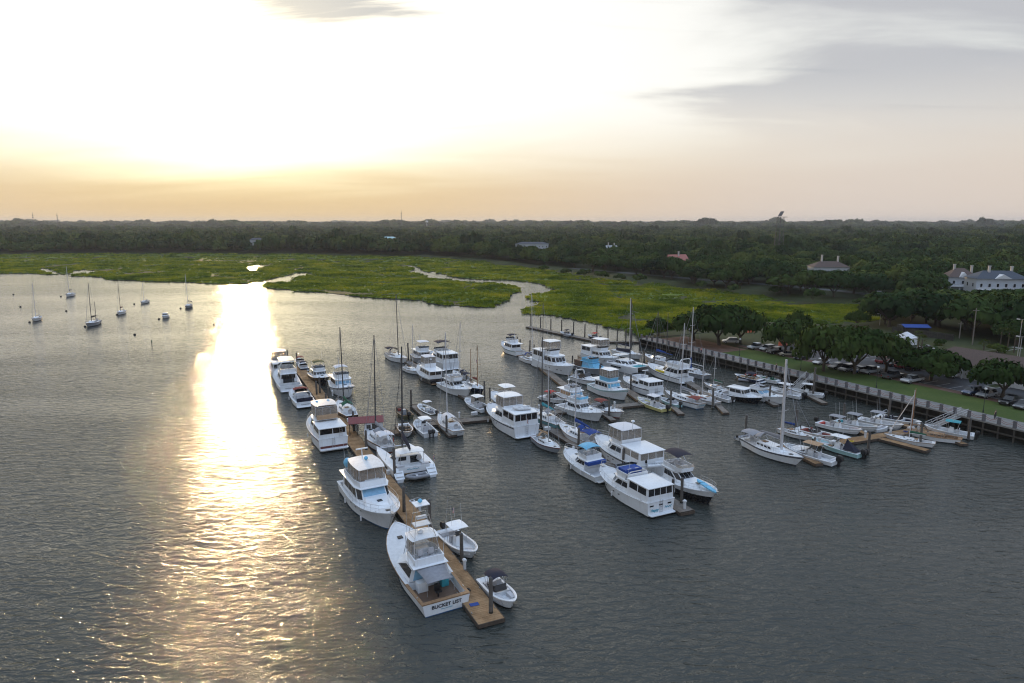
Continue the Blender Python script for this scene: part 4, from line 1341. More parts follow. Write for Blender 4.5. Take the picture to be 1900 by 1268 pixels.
    def outboards(s, n=1, h=1.0, m=BLACK, dx=.0):
        x = s.x(0) - .12 - dx; z = s.zs(0)
        for i in range(n):
            y = (i - (n - 1) / 2) * .62 * h
            b = MB(); w = .23 * h
            b.loft([[(x - .55 * h, y - w * .8, z), (x + .05, y - w * .8, z), (x + .05, y + w * .8, z), (x - .55 * h, y + w * .8, z)],
                    [(x - .68 * h, y - w, z + .2 * h), (x + .08, y - w, z + .2 * h), (x + .08, y + w, z + .2 * h), (x - .68 * h, y + w, z + .2 * h)],
                    [(x - .62 * h, y - w, z + .52 * h), (x + .02, y - w, z + .55 * h), (x + .02, y + w, z + .55 * h), (x - .62 * h, y + w, z + .52 * h)],
                    [(x - .5 * h, y - w * .6, z + .64 * h), (x - .08, y - w * .6, z + .66 * h), (x - .08, y + w * .6, z + .66 * h), (x - .5 * h, y + w * .6, z + .64 * h)]])
            o = b.build('outboard_motor', m, s.r, 40)
            MB().box(x - .38 * h, x - .08, y - .07, y + .07, -.4, z + .02).build('motor_leg', m, o)
    def fenders(s, side, fr, m=None):
        for f in fr:
            if random.random() > .3: continue
            y = side * (s.hb(f) * .99 + .1); z = s.zs(f)
            b = MB(); b.tube((s.x(f), y, .38), (s.x(f), y, .88), .10, .10, 7); b.tube((s.x(f), y, .88), (s.x(f), side * s.hb(f), z), .012, .012, 4)
            b.build('fender', m or WHITEC, s.r, 50)
    def hatch(s, f, y=0.0, w=.5, z=None, m=GLASS, name='deck_hatch'):
        z = s.zs(f) - .03 if z is None else z
        MB().box(s.x(f) - w / 2, s.x(f) + w / 2, y - w / 2, y + w / 2, z, z + .07).build(name, m, s.r)
    def ports(s, fs, z, w=.35, h=.14, m=GLASS, t=.6, flare=.35):
        for f in fs:
            for sy in (1, -1):
                q = []
                for df, dz in ((-1, -1), (1, -1), (1, 1), (-1, 1)):
                    ff = f + df * w / 2 / s.L; zz = z + dz * h / 2
                    tt = min(max((zz - .14) / (s.zs(ff) - .14), 0), 1)
                    bq = s.hb(ff); wl = bq * (0.90 - flare * sst((ff - .35) / .65))
                    q.append((s.x(ff), sy * (lerp(wl, bq, tt ** (1 + flare * ff * 1.6)) + .02), zz))
                if sy < 0: q.reverse()
                MB().slab(*reversed(q), .012).build('porthole', m, s.hobj)
    def anchorer(s, m=STEEL):
        x = s.x(1); z = s.zs(1)
        b = MB(); b.box(x - .5, x + .35, -.16, .16, z + .0, z + .07); b.tube((x + .3, 0, z), (x + .05, 0, z - .35), .03, .02, 4); b.box(x - .02, x + .12, -.2, .2, z - .38, z - .3)
        b.build('bow_pulpit', m, s.r)
    def cleats(s):
        b = MB()
        for f in (.1, .5, .88):
            for sy in (-1, 1):
                y = sy * (s.hb(f) - .07); b.box(s.x(f) - .12, s.x(f) + .12, y - .03, y + .03, s.zs(f) + .02, s.zs(f) + .08)
        b.build('cleats', STEEL, s.r)

# --- whole kinds ----------------------------------------------------------
def cc(label, px, anchor, L, hd, hull=GEL, top=GEL, motors=1, B=None, ttop=True, name='center_console_boat', cushions=None, boot=BOOT, mh=1.0, seat=SEATM, whip=2, topz=2.35, deep=.5, boat=None, bowz=0.0):
    b = boat or Boat(name, label, px, anchor, L, B or L * .33, hd, bowz=bowz)
    b.hull((.72, .78, 1.15), hull, boot, 'skiff', [(.05, .93, deep)], DECKW, gw=.16, flare=.28)
    z = .72 - deep + .06; k = L / 7.0
    c = MB(); x = b.x(.46)
    c.loft([[(x - .45 * k, -.42, z), (x + .5 * k, -.42, z), (x + .5 * k, .42, z), (x - .45 * k, .42, z)], [(x - .4 * k, -.4, z + .95), (x + .22 * k, -.36, z + 1.1), (x + .22 * k, .36, z + 1.1), (x - .4 * k, .4, z + .95)]])
    co = c.build('console', GEL, b.r)
    MB().slab((x + .26 * k, -.38, z + 1.08), (x + .26 * k, .38, z + 1.08), (x + .05 * k, .34, z + 1.5), (x + .05 * k, -.34, z + 1.5), .015).build('windscreen', GLASS, co)
    MB().tube((x - .46 * k, 0, z + .85), (x - .5 * k, 0, z + .88), .2, .2, 10).build('wheel', BLACK, co)
    q = MB(); x2 = b.x(.33); q.box(x2 - .25, x2 + .25, -.5, .5, z, z + .72); q.box(x2 - .3, x2 - .2, -.5, .5, z + .72, z + 1.05)
    q.build('leaning_post', seat, b.r)
    q = MB(); yy = b.hb(.82) * .62; q.prism([(b.x(.68), -yy * 1.25), (b.x(.86), -yy * .7), (b.x(.86), yy * .7), (b.x(.68), yy * 1.25)], z, z + .3); q.build('bow_cushion', cushions or seat, b.r)
    q = MB(); q.box(b.x(.055), b.x(.055) + .4, -b.hb(.06) * .75, b.hb(.06) * .75, z, z + .42); q.build('stern_bench', cushions or seat, b.r)
    if ttop:
        b.hardtop(.28, .58, min(.95, b.B * .40), topz, z + .1, top, 't_top', .06, .06, .92, .028, STEEL, (.36, .5))
    for i in range(whip):
        b.whip(x - .2, .6 if i else -.6, topz if ttop else z + 1.2, 2.2)
    b.outboards(motors, mh)
    b.rail(.72, .99, .22, 4, .08, mid=False)
    return b

def bowrider(label, px, anchor, L, hd, hull=GEL, motors=0, top=None, folded=None, seat=SEATM, name='bowrider_boat', B=None, mh=.9, topz=2.0, boot=BOOT, rail=None, bowz=0.0):
    b = Boat(name, label, px, anchor, L, B or L * .36, hd, bowz=bowz)
    b.hull((.75, .8, 1.05), hull, boot, 'skiff', [(.14, .50, .52), (.58, .90, .42)], DECKW, gw=.18, flare=.25, rail=rail)
    z = .3
    for s_ in (-1, 1):
        q = MB(); y = s_ * b.hb(.4) * .45
        q.box(b.x(.36) - .3, b.x(.36) + .3, y - .27, y + .27, z, z + .4); q.box(b.x(.36) - .38, b.x(.36) - .26, y - .27, y + .27, z + .3, z + .85); q.build('bucket_seat', seat, b.r)
        q = MB(); y = s_ * b.hb(.72) * .58
        q.box(b.x(.62), b.x(.82), y - .22, y + .22, z + .1, z + .48); q.build('bow_seat', seat, b.r)
    q = MB(); q.box(b.x(.15), b.x(.22), -b.hb(.2) * .72, b.hb(.2) * .72, z, z + .48); q.build('stern_bench', seat, b.r)
    w0, w1 = b.hb(.5) * .86, b.hb(.62) * .55; zz = .85
    P_ = [Vector((b.x(.44), -w0, zz)), Vector((b.x(.57), -w1, zz)), Vector((b.x(.57), w1, zz)), Vector((b.x(.44), w0, zz))]
    for a, c in zip(P_[:-1], P_[1:]):
        k = Vector((-.35, 0, .45)); MB().slab(a, c, c + k * Vector((1, .9, 1)).x, a + k, .015).build('windscreen', GLASS, b.r)
    if top: b.bimini(.22, .52, b.hb(.4) * .85, topz, top, .85)
    if folded: b.arch(.2, b.hb(.2) * .9, .85, 1.75, folded, .3, 'tower_arch', .12)
    if motors: b.outboards(motors, mh)
    else: b.platform(.8, .3)
    return b

def sail(label, px, anchor, L, hd, mast_top=None, hull=GEL, boot=BOOTB, cover=BLUEC, dodger=None, bim=None, B=None, name='sailboat', mastm=ALU, mastf=.56, boom=.36, boot_=None, deck=DECKW,
         cabin=GEL, mizzen=None, rail=None, lines=True, genoa=True, wheel=True, wood=None, bowz=0.0, band=None, mh=None, portn=4, coverm=None, group=None, cabh=.45, trim=TEAK, bimz=2.4, thick=1.0):
    b = Boat(name, label, px, anchor, L, B or L * .30, hd, 'sailboat', group or 'boats moored in the marina', bowz=bowz)
    k = L / 11.0
    b.hull((1.0 * k + .1, .95 * k + .1, 1.3 * k + .1), hull, boot, 'sail', [(.07, .30, .5)], deck, rail=rail or trim, flare=.22, gw=.16, band=band)
    z0 = b.zs(.45) - .05
    h = b.house(.30, .70, b.B * .29, z0, cabh * k + .12, .7 * k, .08, .55, .25, .88, cabin, 'cabin_trunk')
    b.win(h, 0, .05, .92, .35, .75, portn, .07); b.win(h, 4, .08, .95, .35, .75, portn, .07)
    MB().box(b.x(.33), b.x(.40), -.36, .36, h['z1'] - .02, h['z1'] + .06).build('companion_hatch', trim, b.r)
    b.hatch(.60, 0, .45 * k, h['z1'] + .0); b.hatch(.80, 0, .45 * k)
    X = b.x(mastf); p = b.r.matrix_basis @ Vector((X, 0, 0))
    H_ = mh if mh else max(top_of(p, mast_top), 4) / BS[2]
    mr = .10 * max(k, .6) * thick
    mo = MB().tube((X, 0, h['z1'] - .3), (X - .012 * H_, 0, H_), mr * 1.15, mr * .75, 8).build('mast', mastm, b.r, 60)
    q = MB()
    for t in ((.42, .70) if H_ > 11 else (.5,)):
        wz = lerp(h['z1'], H_, t); ww = b.B * .30 * (1.1 - t * .5)
        q.tube((X - .012 * H_ * t, -ww, wz + .1), (X - .012 * H_ * t, 0, wz), .03, .03, 4); q.tube((X - .012 * H_ * t, ww, wz + .1), (X - .012 * H_ * t, 0, wz), .03, .03, 4)
    q.build('spreaders', mastm, mo)
    bl = boom * L; bz = h['z1'] + .85 * k + .2
    bo = MB().tube((X - .05, 0, bz), (X - bl, 0, bz - .02), .06 * k + .02, .05 * k + .02, 6).build('boom', mastm, b.r)
    if cover:
        rg = []
        for i in range(9):
            t = i / 8; r_ = (.30 - .17 * t) * k * (.7 if i in (0, 8) else 1); cx = X - .05 - t * (bl + .1)
            hh = (1.5 if i == 0 else 1.0)
            rg.append([(cx, .55 * r_ * math.cos(a), bz + .06 + r_ * .7 + r_ * hh * math.sin(a)) for a in [6.283 * j / 8 for j in range(8)]])
        MB().loft(rg).build('sail_cover', cover, bo, 60)
    if lines:
        q = MB(); tp = (X - .012 * H_, 0, H_ - .1); w = .014 * max(k, .8)
        q.tube((b.x(.985), 0, b.zs(1)), tp, w * (3.2 if genoa else 1), w * (1.8 if genoa else 1), 5); q.tube((b.x(.0), 0, b.zs(0)), tp, w, w, 3)
        for sy in (-1, 1):
            ww = b.B * .30 * .80
            q.tube((X, sy * b.hb(mastf) * .93, b.zs(mastf)), (X - .006 * H_, sy * ww, lerp(h['z1'], H_, .6)), w, w, 3); q.tube((X - .006 * H_, sy * ww, lerp(h['z1'], H_, .6)), tp, w, w, 3)
            q.tube((X - .6 * k, sy * b.hb(mastf) * .93, b.zs(mastf)), (X, 0, lerp(h['z1'], H_, .5)), w, w, 3)
        q.build('rigging', GREYC if not wood else DARKM, mo)
    if mizzen:
        mx = b.x(mizzen[0]); p2 = b.r.matrix_basis @ Vector((mx, 0, 0)); mhz = max(top_of(p2, mizzen[1]), 3) / BS[2]
        m2 = MB().tube((mx, 0, b.zs(.2)), (mx, 0, mhz), mr, mr * .7, 7).build('mizzen_mast', mastm, b.r, 60)
        MB().tube((mx, 0, b.zs(.2) + 1.6 * k), (mx - .2 * L, 0, b.zs(.2) + 1.6 * k), .07, .06, 6).build('mizzen_boom', mizzen[2] if len(mizzen) > 2 else mastm, m2)
    b.rail(.03, .99, .6 * min(k, 1.1), 9, .06, r=.014, name='lifeline')
    if wheel:
        MB().tube((b.x(.13), 0, b.zs(.1) + .35), (b.x(.13) + .04, 0, b.zs(.1) + .35), .42 * k, .42 * k, 12).build('steering_wheel', STEEL, b.r)
    if dodger: b.bimini(.27, .37, b.B * .30, h['z1'] + .95 * k, dodger, h['z1'], 'dodger', .55, 4, -.25)
    if bim: b.bimini(.03, .25, b.B * .34, bimz * k, bim, b.zs(.2))
    return b
def sedan(label, px, anchor, L, hd, hull=GEL, B=None, band=None, fm=GLASS, flytop=None, topm=GEL, curtain=False, rake=1.4, name='motor_cruiser', boot=BOOT, cockpit=.26, flyh=.7, mod=None, glassm=GLASS, aftm=None, roofm=GEL, house_h=1.25, f1=.66, bowz=0.0, arch=False, seats=2, hm=GEL, rail=True, flyf=None, shield=True, side=3, low=None):
    """convertible or flybridge cruiser: cockpit aft, saloon, flybridge on its roof"""
    b = Boat(name, label, px, anchor, L, B or L * .34, hd, 'motor yacht', bowz=bowz)
    k = L / 12.0
    b.hull((1.05 * k, 1.25 * k, 1.95 * k), hull, boot, 'power', [(.03, cockpit, .75 * k)], DECKW, gw=.22, band=band, low=low)
    w = b.B * .37; z0 = b.zs(.45) - .12
    h = b.house(cockpit + .01, f1, w, z0, house_h * k, rake * k, .1, .72, .22, .86, hm)
    b.wins(h, .42, .86, side, 3, 2, glassm, True, fm, aftm, .05, .95, .06)
    c = b.house(f1 - .10, .86, w * .88, b.zs(.7) - .1, .42 * k, 1.6 * k, 0, .5, .5, .8, hm, 'trunk_cabin')
    b.hatch(.72, 0, .5 * k, c['z1'] - .02)
    r = b.roof(h, .35 * k, .9 * k, .14, .09, roofm)
    ff = flyf or (cockpit - .02, f1 - .13)
    b.fly(ff[0], ff[1], w * .80, r['z'], flyh * k, .10, .72, hm, seats, shield)
    tz = r['z'] + 1.95 * k
    if flytop == 'hard' or curtain: b.hardtop(ff[0] + .01, ff[1] + .02, w * .88, tz, r['z'] + .5, topm)
    elif flytop: b.bimini(ff[0] + .01, ff[1] - .03, w * .86, tz, flytop, r['z'] + .5)
    if curtain: b.curtain(ff[0] + .015, ff[1] + .015, w * .86, r['z'] + flyh * k, tz + .04)
    if arch: b.arch(ff[0] + .02, w * .95, r['z'], tz - .2)
    if rail: b.rail(.56, .99, .65)
    b.platform(.88, .28); b.anchorer(); b.cleats()
    b.ladder(-w * .5, b.zs(0) - .5 * k, r['z'], b.x(cockpit) - .1)
    b.whip(b.x(ff[0]), w * .8, r['z'] + .5, 3.2 * k); b.fenders(-1, (.3, .55)); b.fenders(1, (.3, .55))
    b.h, b.roofd, b.k, b.w = h, r, k, w
    return b

def aftcabin(label, px, anchor, L, hd, hull=GEL, B=None, band=None, name='motor_yacht', boot=BOOT, fm=GLASS, topm=GEL, curtain=False, flytop=None, aftwin=GLASS, boxh=1.3, glassm=GLASS, bowz=0.0, hm=GEL, afth=.75, sterntxt=None, aftcurtain=False, rake=1.0, arch=False, flyf=None, aftn=4, seats=2):
    """double cabin motor yacht: high transom, covered aft deck, saloon forward"""
    b = Boat(name, label, px, anchor, L, B or L * .33, hd, 'motor yacht', bowz=bowz)
    k = L / 13.0
    b.hull((1.75 * k, 1.55 * k, 2.15 * k), hull, boot, 'power', [], DECKW, gw=.2, band=band)
    w = b.B * .44
    h = b.house(.012, .34, w, b.zs(.15) - .06, (afth + 1.15) * k, .05, .10, 1.0, .05, .95, hm, 'aft_cabin')
    b.win(h, 0, .08, .94, .50, .93, 2, .05, aftwin); b.win(h, 4, .06, .92, .50, .93, 2, .05, aftwin); b.win(h, 5, .04, .96, .48, .93, aftn, .025, aftwin)
    r2 = b.roof(h, .1, .25 * k, .10, .09)
    s_ = b.house(.335, .68, w * .90, b.zs(.5) - .1, boxh * k, rake * k, 0, .72, .2, .90, hm, 'saloon')
    b.wins(s_, .40, .85, 2, 3, 0, glassm, True, fm, None, .06, .94, .06)
    c = b.house(.60, .86, w * .78, b.zs(.72) - .1, .42 * k, 1.4 * k, 0, .5, .5, .8, hm, 'trunk_cabin')
    b.hatch(.73, 0, .5 * k, c['z1'] - .02)
    r = b.roof(s_, .3 * k, .1, .12, .09)
    ff = flyf or (.30, .56)
    zf = max(r['z'], r2['z'] if ff[0] < .33 else 0)
    b.fly(ff[0], ff[1], w * .76, r['z'], .75 * k, .1, .75, hm, seats)
    tz = zf + 1.95 * k
    if curtain or flytop == 'hard': b.hardtop(ff[0], ff[1] + .03, w * .86, tz, zf + .3, topm)
    elif flytop: b.bimini(ff[0], ff[1] - .02, w * .84, tz, flytop, zf + .4)
    if curtain: b.curtain(ff[0] + .01, ff[1] + .03, w * .84, zf + .6 * k, tz + .04)
    if arch: b.arch(ff[0], w * .9, zf, tz)
    b.rail(.40, .99, .7); b.platform(.92, .3); b.anchorer(); b.cleats(); b.ladder(0, .3, b.zs(0) + .2)
    b.ports((.45, .55, .72, .80), b.zs(.5) * .62); b.fenders(1, (.3, .55, .7)); b.fenders(-1, (.3, .55, .7))
    b.whip(b.x(ff[0]), w * .8, zf + .6, 3 * k)
    b.h, b.s_, b.k, b.w, b.roofd, b.zf, b.r2 = h, s_, k, w, r, zf, r2
    return b

def express(label, px, anchor, L, hd, hull=GEL, B=None, band=None, top=None, name='express_cruiser', arch=True, boot=BOOT, glass=GLASS, seat=SEATM, cover=None, bowz=0.0, hardtop=False, archh=1.5):
    """open express cruiser: long foredeck, raked windscreen, cockpit, radar arch"""
    b = Boat(name, label, px, anchor, L, B or L * .33, hd, 'motor yacht', bowz=bowz)
    k = L / 10.0
    b.hull((1.0 * k, 1.15 * k, 1.55 * k), hull, boot, 'power', [(.05, .46, .55 * k)], DECKW, gw=.28, band=band)
    w = b.B * .36
    c = b.house(.45, .88, w, b.zs(.6) - .12, .55 * k, 2.4 * k, 0, .45, .45, .78, GEL, 'foredeck_cabin')
    b.win(c, 0, .08, .75, .35, .75, 2, .06); b.win(c, 4, .25, .92, .35, .75, 2, .06)
    b.hatch(.66, 0, .5 * k, c['z1'] - .02)
    P_ = [Vector((b.x(.36), -w * 1.08, b.zs(.4))), Vector((b.x(.54), -w * .72, c['z1'])), Vector((b.x(.54), w * .72, c['z1'])), Vector((b.x(.36), w * 1.08, b.zs(.4)))]
    for a, q in zip(P_[:-1], P_[1:]):
        kk = Vector((-.75 * k, 0, .62 * k)); MB().slab(a, q, q + kk, a + kk, .02).build('windscreen', glass, b.r)
    fr = MB(); fr.poly([q + Vector((-.75 * k, 0, .62 * k)) for q in P_], .03, 4); fr.build('windscreen_frame', STEEL, b.r)
    z = b.zs(.25) - .5 * k
    for sy in (-1, 1):
        q = MB(); y = sy * w * .5; q.box(b.x(.34), b.x(.40), y - .3, y + .3, z, z + .5); q.box(b.x(.33), b.x(.345), y - .3, y + .3, z + .4, z + 1.0); q.build('helm_seat', seat, b.r)
    q = MB(); q.box(b.x(.07), b.x(.14), -w * .9, w * .9, z, z + .45); q.box(b.x(.06), b.x(.075), -w * .9, w * .9, z + .3, z + .8); q.build('stern_bench', seat, b.r)
    if arch: b.arch(.22, w * 1.1, b.zs(.2), b.zs(.2) + archh * k, rake=.4)
    if hardtop: b.hardtop(.16, .46, w * 1.0, b.zs(.2) + 1.9 * k, b.zs(.2), GEL)
    if top: b.bimini(.14, .42, w * 1.0, b.zs(.2) + 1.7 * k, top, b.zs(.2))
    b.rail(.52, .99, .55); b.platform(.9, .3, d=.8); b.anchorer(); b.cleats(); b.fenders(1, (.4, .6)); b.fenders(-1, (.4, .6))
    b.k, b.w, b.c = k, w, c
    return b

def trawler(label, px, anchor, L, hd, hull=GEL, B=None, boot=BOOT, fm=GLASS, flytop=None, topm=GEL, curtain=False, name='trawler', bowz=0.0, rail=TEAK, hm=GEL, flyfront=None, aft=2, band=None, mast=True, stern=0.22, boxh=1.5, sidem=GLASS):
    b = Boat(name, label, px, anchor, L, B or L * .34, hd, 'trawler', bowz=bowz)
    k = L / 11.0
    b.hull((1.25 * k, 1.25 * k, 2.15 * k), hull, boot, 'round', [(.04, stern, .6 * k)], DECKW, gw=.2, rail=rail, flare=.3, band=band)
    w = b.B * .36
    h = b.house(stern + .01, .68, w, b.zs(.45) - .08, boxh * k, .55 * k, 0.05, .8, .10, .94, hm, 'deckhouse')
    b.wins(h, .42, .84, 4, 3, aft, sidem, True, fm, None, .05, .95, .03)
    c = b.house(.64, .85, w * .82, b.zs(.7) - .1, .5 * k, 1.0 * k, 0, .55, .45, .85, hm, 'trunk_cabin')
    b.hatch(.74, 0, .5 * k, c['z1'] - .02)
    r = b.roof(h, .3 * k, 1.1 * k, .25, .08)
    o = b.fly(.34, .60, w * .82, r['z'], .75 * k, .08, .8, flyfront or hm, 2)
    tz = r['z'] + 1.95 * k
    if curtain or flytop == 'hard': b.hardtop(.35, .62, w * .88, tz, r['z'] + .4, topm)
    elif flytop: b.bimini(.34, .55, w * .85, tz, flytop, r['z'] + .5)
    if curtain: b.curtain(.355, .62, w * .86, r['z'] + .7 * k, tz + .03)
    if mast:
        m_ = MB().tube((b.x(.33), 0, r['z']), (b.x(.31), 0, r['z'] + 3.2 * k), .07, .04, 6).build('signal_mast', ALU, b.r)
        MB().ball((b.x(.33), 0, r['z'] + 1.6 * k), .26, 8, 5, .5).build('radar_dome', GEL, m_, 50)
    b.rail(.5, .99, .75); b.platform(.85, .25, TEAK); b.anchorer(); b.fenders(1, (.35, .6)); b.fenders(-1, (.35, .6))
    b.k, b.w, b.h, b.roofd = k, w, h, r
    return b
# ------------------------------------------------------------------ the boats
# 1 sport fishing yacht at the head of the main dock
b = Boat('sport_fishing_yacht', 'large white sport fishing yacht with tuna tower, awning and BUCKET LIST on its transom', (827, 1133), 'stern', 15.4, 5.0, 117.5, 'motor yacht')
b.hull((1.25, 1.35, 2.55), GEL, BOOTB, 'power', [(.03, .29, .72)], DECKW, rail=TEAK, flare=.55, gw=.24)
MB().prism([(b.x(.035), -b.hb(.03) * .86), (b.x(.285), -b.hb(.28) * .86), (b.x(.285), b.hb(.28) * .86), (b.x(.035), b.hb(.03) * .86)], b.zs(.15) - .70, b.zs(.15) - .68).build('cockpit_sole', SOLE, b.r)
q = MB()
for sy in (-1, 1):
    for f0, f1 in ((.0, .1), (.1, .2), (.2, .29)):
        q.add([(b.x(f), sy * (b.hb(f) - k), b.zs(f) + .024) for f, k in ((f0, 0.0), (f1, 0.0), (f1, .26), (f0, .26))], [(0, 1, 2, 3)])
q.add([(b.x(0), -b.hb(0), b.zs(0) + .026), (b.x(0.03), -b.hb(0.03), b.zs(0.03) + .026), (b.x(0.03), b.hb(0.03), b.zs(0.03) + .026), (b.x(0), b.hb(0), b.zs(0) + .026)], [(0, 1, 2, 3)])
q.build('teak_covering_board', TEAK, b.r)
h = b.house(.295, .68, 2.08, 1.22, 1.35, 2.6, -.05, .62, .28, .80)
b.win(h, 0, .03, .99, .26, .82, 1, 0, GLASS, sk1=-.22); b.win(h, 4, .01, .97, .26, .82, 1, 0, GLASS, sk0=.22)
b.win(h, 5, .10, .42, .05, .85, 1, 0, BLUEGL, 'door'); b.win(h, 5, .55, .9, .45, .85, 1, 0, GLASS)
r_ = b.roof(h, .15, .55, .1, .09)
b.fly(.275, .475, 1.42, r_['z'], .62, .08, .8, GEL, 2, False)
b.curtain(.36, .485, 1.35, r_['z'] + .58, r_['z'] + 1.95, .8, CLEARV, False)
ht = b.hardtop(.345, .50, 1.5, r_['z'] + 1.95, r_['z'] + .5, GEL)
MB().ball((b.x(.43), .1, r_['z'] + 2.2), .3, 10, 6, .6).build('radar_dome', GEL, ht, 50)
z1 = r_['z'] + 2.05
tw = MB()
for sx, f in ((0, .30), (1, .50)):
    for sy in (-1, 1):
        tw.tube((b.x(f), sy * 1.5, r_['z'] - .1), (b.x(.40 if sx == 0 else .445), sy * .62, z1 + 2.0), .035, .03, 5)
for k in (.25, .6): tw.poly([(b.x(lerp(.33, .40, k)), -lerp(1.2, .62, k), lerp(z1 - .5, z1 + 2.0, k)), (b.x(lerp(.47, .445, k)), -lerp(1.2, .62, k), lerp(z1 - .5, z1 + 2, k)), (b.x(lerp(.47, .445, k)), lerp(1.2, .62, k), lerp(z1 - .5, z1 + 2, k)), (b.x(lerp(.33, .40, k)), lerp(1.2, .62, k), lerp(z1 - .5, z1 + 2, k))], .022, 4)
to = tw.build('tuna_tower', STEEL, b.r)
MB().box(b.x(.385), b.x(.455), -.78, .78, z1 + .95, z1 + 1.02).build('tower_platform', GEL, to)
q = MB(); q.tube((b.x(.38), -.7, z1 + 1.9), (b.x(.38), .7, z1 + 1.9), .03, .03, 4); q.tube((b.x(.46), -.7, z1 + 1.9), (b.x(.46), .7, z1 + 1.9), .03, .03, 4); q.build('tower_rail', STEEL, to)
MB().box(b.x(.40), b.x(.43), -.5, .5, z1 + 1.55, z1 + 1.75).build('tower_console', GEL, to)
q = MB()
for sx in (.39, .45):
    for sy in (-1, 1): q.tube((b.x(sx), sy * .55, z1 + 1.9), (b.x(sx), sy * .55, z1 + 2.9), .025, .025, 4)
q.build('sunshade_post', STEEL, to)
MB().box(b.x(.375), b.x(.462), -.72, .72, z1 + 2.9, z1 + 2.97).build('tower_sunshade', GEL, to)
MB().ball((b.x(.42), .05, z1 + 3.2), .24, 9, 6, .8).build('antenna_dome', SKYC, to, 50)
for sy in (-1, 1):
    MB().tube((b.x(.36), sy * 1.75, b.zs(.36) + .9), (b.x(.29), sy * 2.1, 8.6), .03, .012, 5).build('outrigger', ALU, b.r)
    MB().tube((b.x(.36), sy * 1.72, b.zs(.36)), (b.x(.36), sy * 1.76, b.zs(.36) + 1.0), .045, .045, 5).build('outrigger_mount', STEEL, b.r)
aw = MB(); A_ = []
for i in range(7):
    t = i / 6; X = lerp(b.x(.285), b.x(.085), t); zz = lerp(r_['z'] - .1, r_['z'] - .28, t) - .16 * math.sin(math.pi * t)
    A_ += [(X, lerp(-1.55, -1.25, t) + .2 * math.sin(math.pi * t), zz), (X, 0, zz + .05), (X, lerp(1.55, 1.35, t) - .2 * math.sin(math.pi * t), zz)]
aw.add(A_, [(3 * i + j, 3 * i + j + 1, 3 * i + j + 4, 3 * i + j + 3) for i in range(6) for j in range(2)])
aw = aw.build('awning', GREYC, b.r, 60); sm = aw.modifiers.new('cloth', 'SOLIDIFY'); sm.thickness = .02
for y in (-1.27, 1.37): MB().tube((b.x(.085), y, b.zs(.1)), (b.x(.085), y, r_['z'] - .25), .025, .025, 5).build('awning_pole', STEEL, b.r)
q = MB(); z = b.zs(.15) - .68; q.tube((b.x(.14), 0, z), (b.x(.14), 0, z + .45), .1, .08, 8); q.box(b.x(.125), b.x(.16), -.3, .3, z + .45, z + .58); q.box(b.x(.155), b.x(.162), -.3, .3, z + .5, z + 1.1); q.build('fighting_chair', BLACK, b.r)
MB().box(b.x(.23), b.x(.28), .5, 1.5, z, z + .9).build('tackle_station', GEL, b.r); MB().box(b.x(.23), b.x(.28), -1.6, -.9, z, z + .7).build('cockpit_cooler', TEALC, b.r)
b.ladder(-.55, z, r_['z'], b.x(.275))
b.text('BUCKET LIST', .44, 0, .68, INKM, 1.14); b.scribble(1.1, .12, 0, .46, INKT)
b.hatch(.82, .35, .55); b.hatch(.72, -.4, .6); b.rail(.99, .999, .1, 1, mid=False); b.cleats(); b.fenders(-1, (.15, .4, .6))
b.ports((.36, .5), 1.0, 1.9, .10)

# 2 motor yacht, bow to the camera side of the main dock
b = Boat('motor_yacht', 'white motor yacht with tan lined glazed flybridge and pale blue covered windscreen', (727, 957), 'bow', 15.8, 5.0, -61, 'motor yacht', bowz=2.35)
b.hull((1.5, 1.6, 2.45), GEL, BOOTB, 'power', [(.03, .12, .6)], DECKW, flare=.45, gw=.22, rail=GEL)
h = b.house(.13, .62, 2.05, 1.5, 1.6, 1.5, 0, .74, .12, .93)
b.win(h, 0, .10, .96, .30, .88, 3, .03); b.win(h, 4, .04, .90, .30, .88, 3, .03); b.win(h, 2, .03, .97, .08, .92, 1, 0, BLUEGL, 'windscreen_cover'); b.win(h, 1, .1, .9, .3, .88); b.win(h, 3, .1, .9, .3, .88); b.win(h, 5, .1, .9, .3, .88, 2)
c = b.house(.54, .86, 1.6, 1.75, .5, 1.5, 0, .5, .45, .82, GEL, 'trunk_cabin'); b.hatch(.70, 0, .6, c['z1'] - .02)
r_ = b.roof(h, .75, 1.3, .28, .12)
b.fly(.16, .555, 1.95, r_['z'], .62, .06, .82, GEL, 2, False, .25)
b.curtain(.22, .515, 1.72, r_['z'] + .55, r_['z'] + 1.95, .85)
ht = b.hardtop(.20, .53, 1.85, r_['z'] + 1.95, r_['z'] + .5, GEL2)
for y in (-1.0, 0, 1.0): MB().box(b.x(.30), b.x(.36), y - .42, y + .42, r_['z'] + .02, r_['z'] + .85).build('tan_lounge_seat', TAN, b.r)
MB().box(b.x(.42), b.x(.49), -1.3, 1.3, r_['z'] + .02, r_['z'] + .78).build('tan_helm_dash', TAN, b.r)
b.radar(b.x(.27), r_['z'] + 2.05, 1.1, False); MB().ball((b.x(.33), .2, r_['z'] + 2.3), .26, 9, 6, .9).build('satellite_dome', SKYC, b.r, 50)
b.rail(.42, .99, .75); b.anchorer(); b.cleats(); b.whip(b.x(.2), -1.9, r_['z'] + .6, 5); b.fenders(-1, (.3, .5, .7)); b.hatch(.9, 0, .5)
q = MB(); q.ball((b.x(.15), -1.4, r_['z'] + 1.2), .55, 9, 6, 1.1); q.build('covered_davit', SKYC, b.r, 50)
b.ports((.45, .55, .65), 1.2)

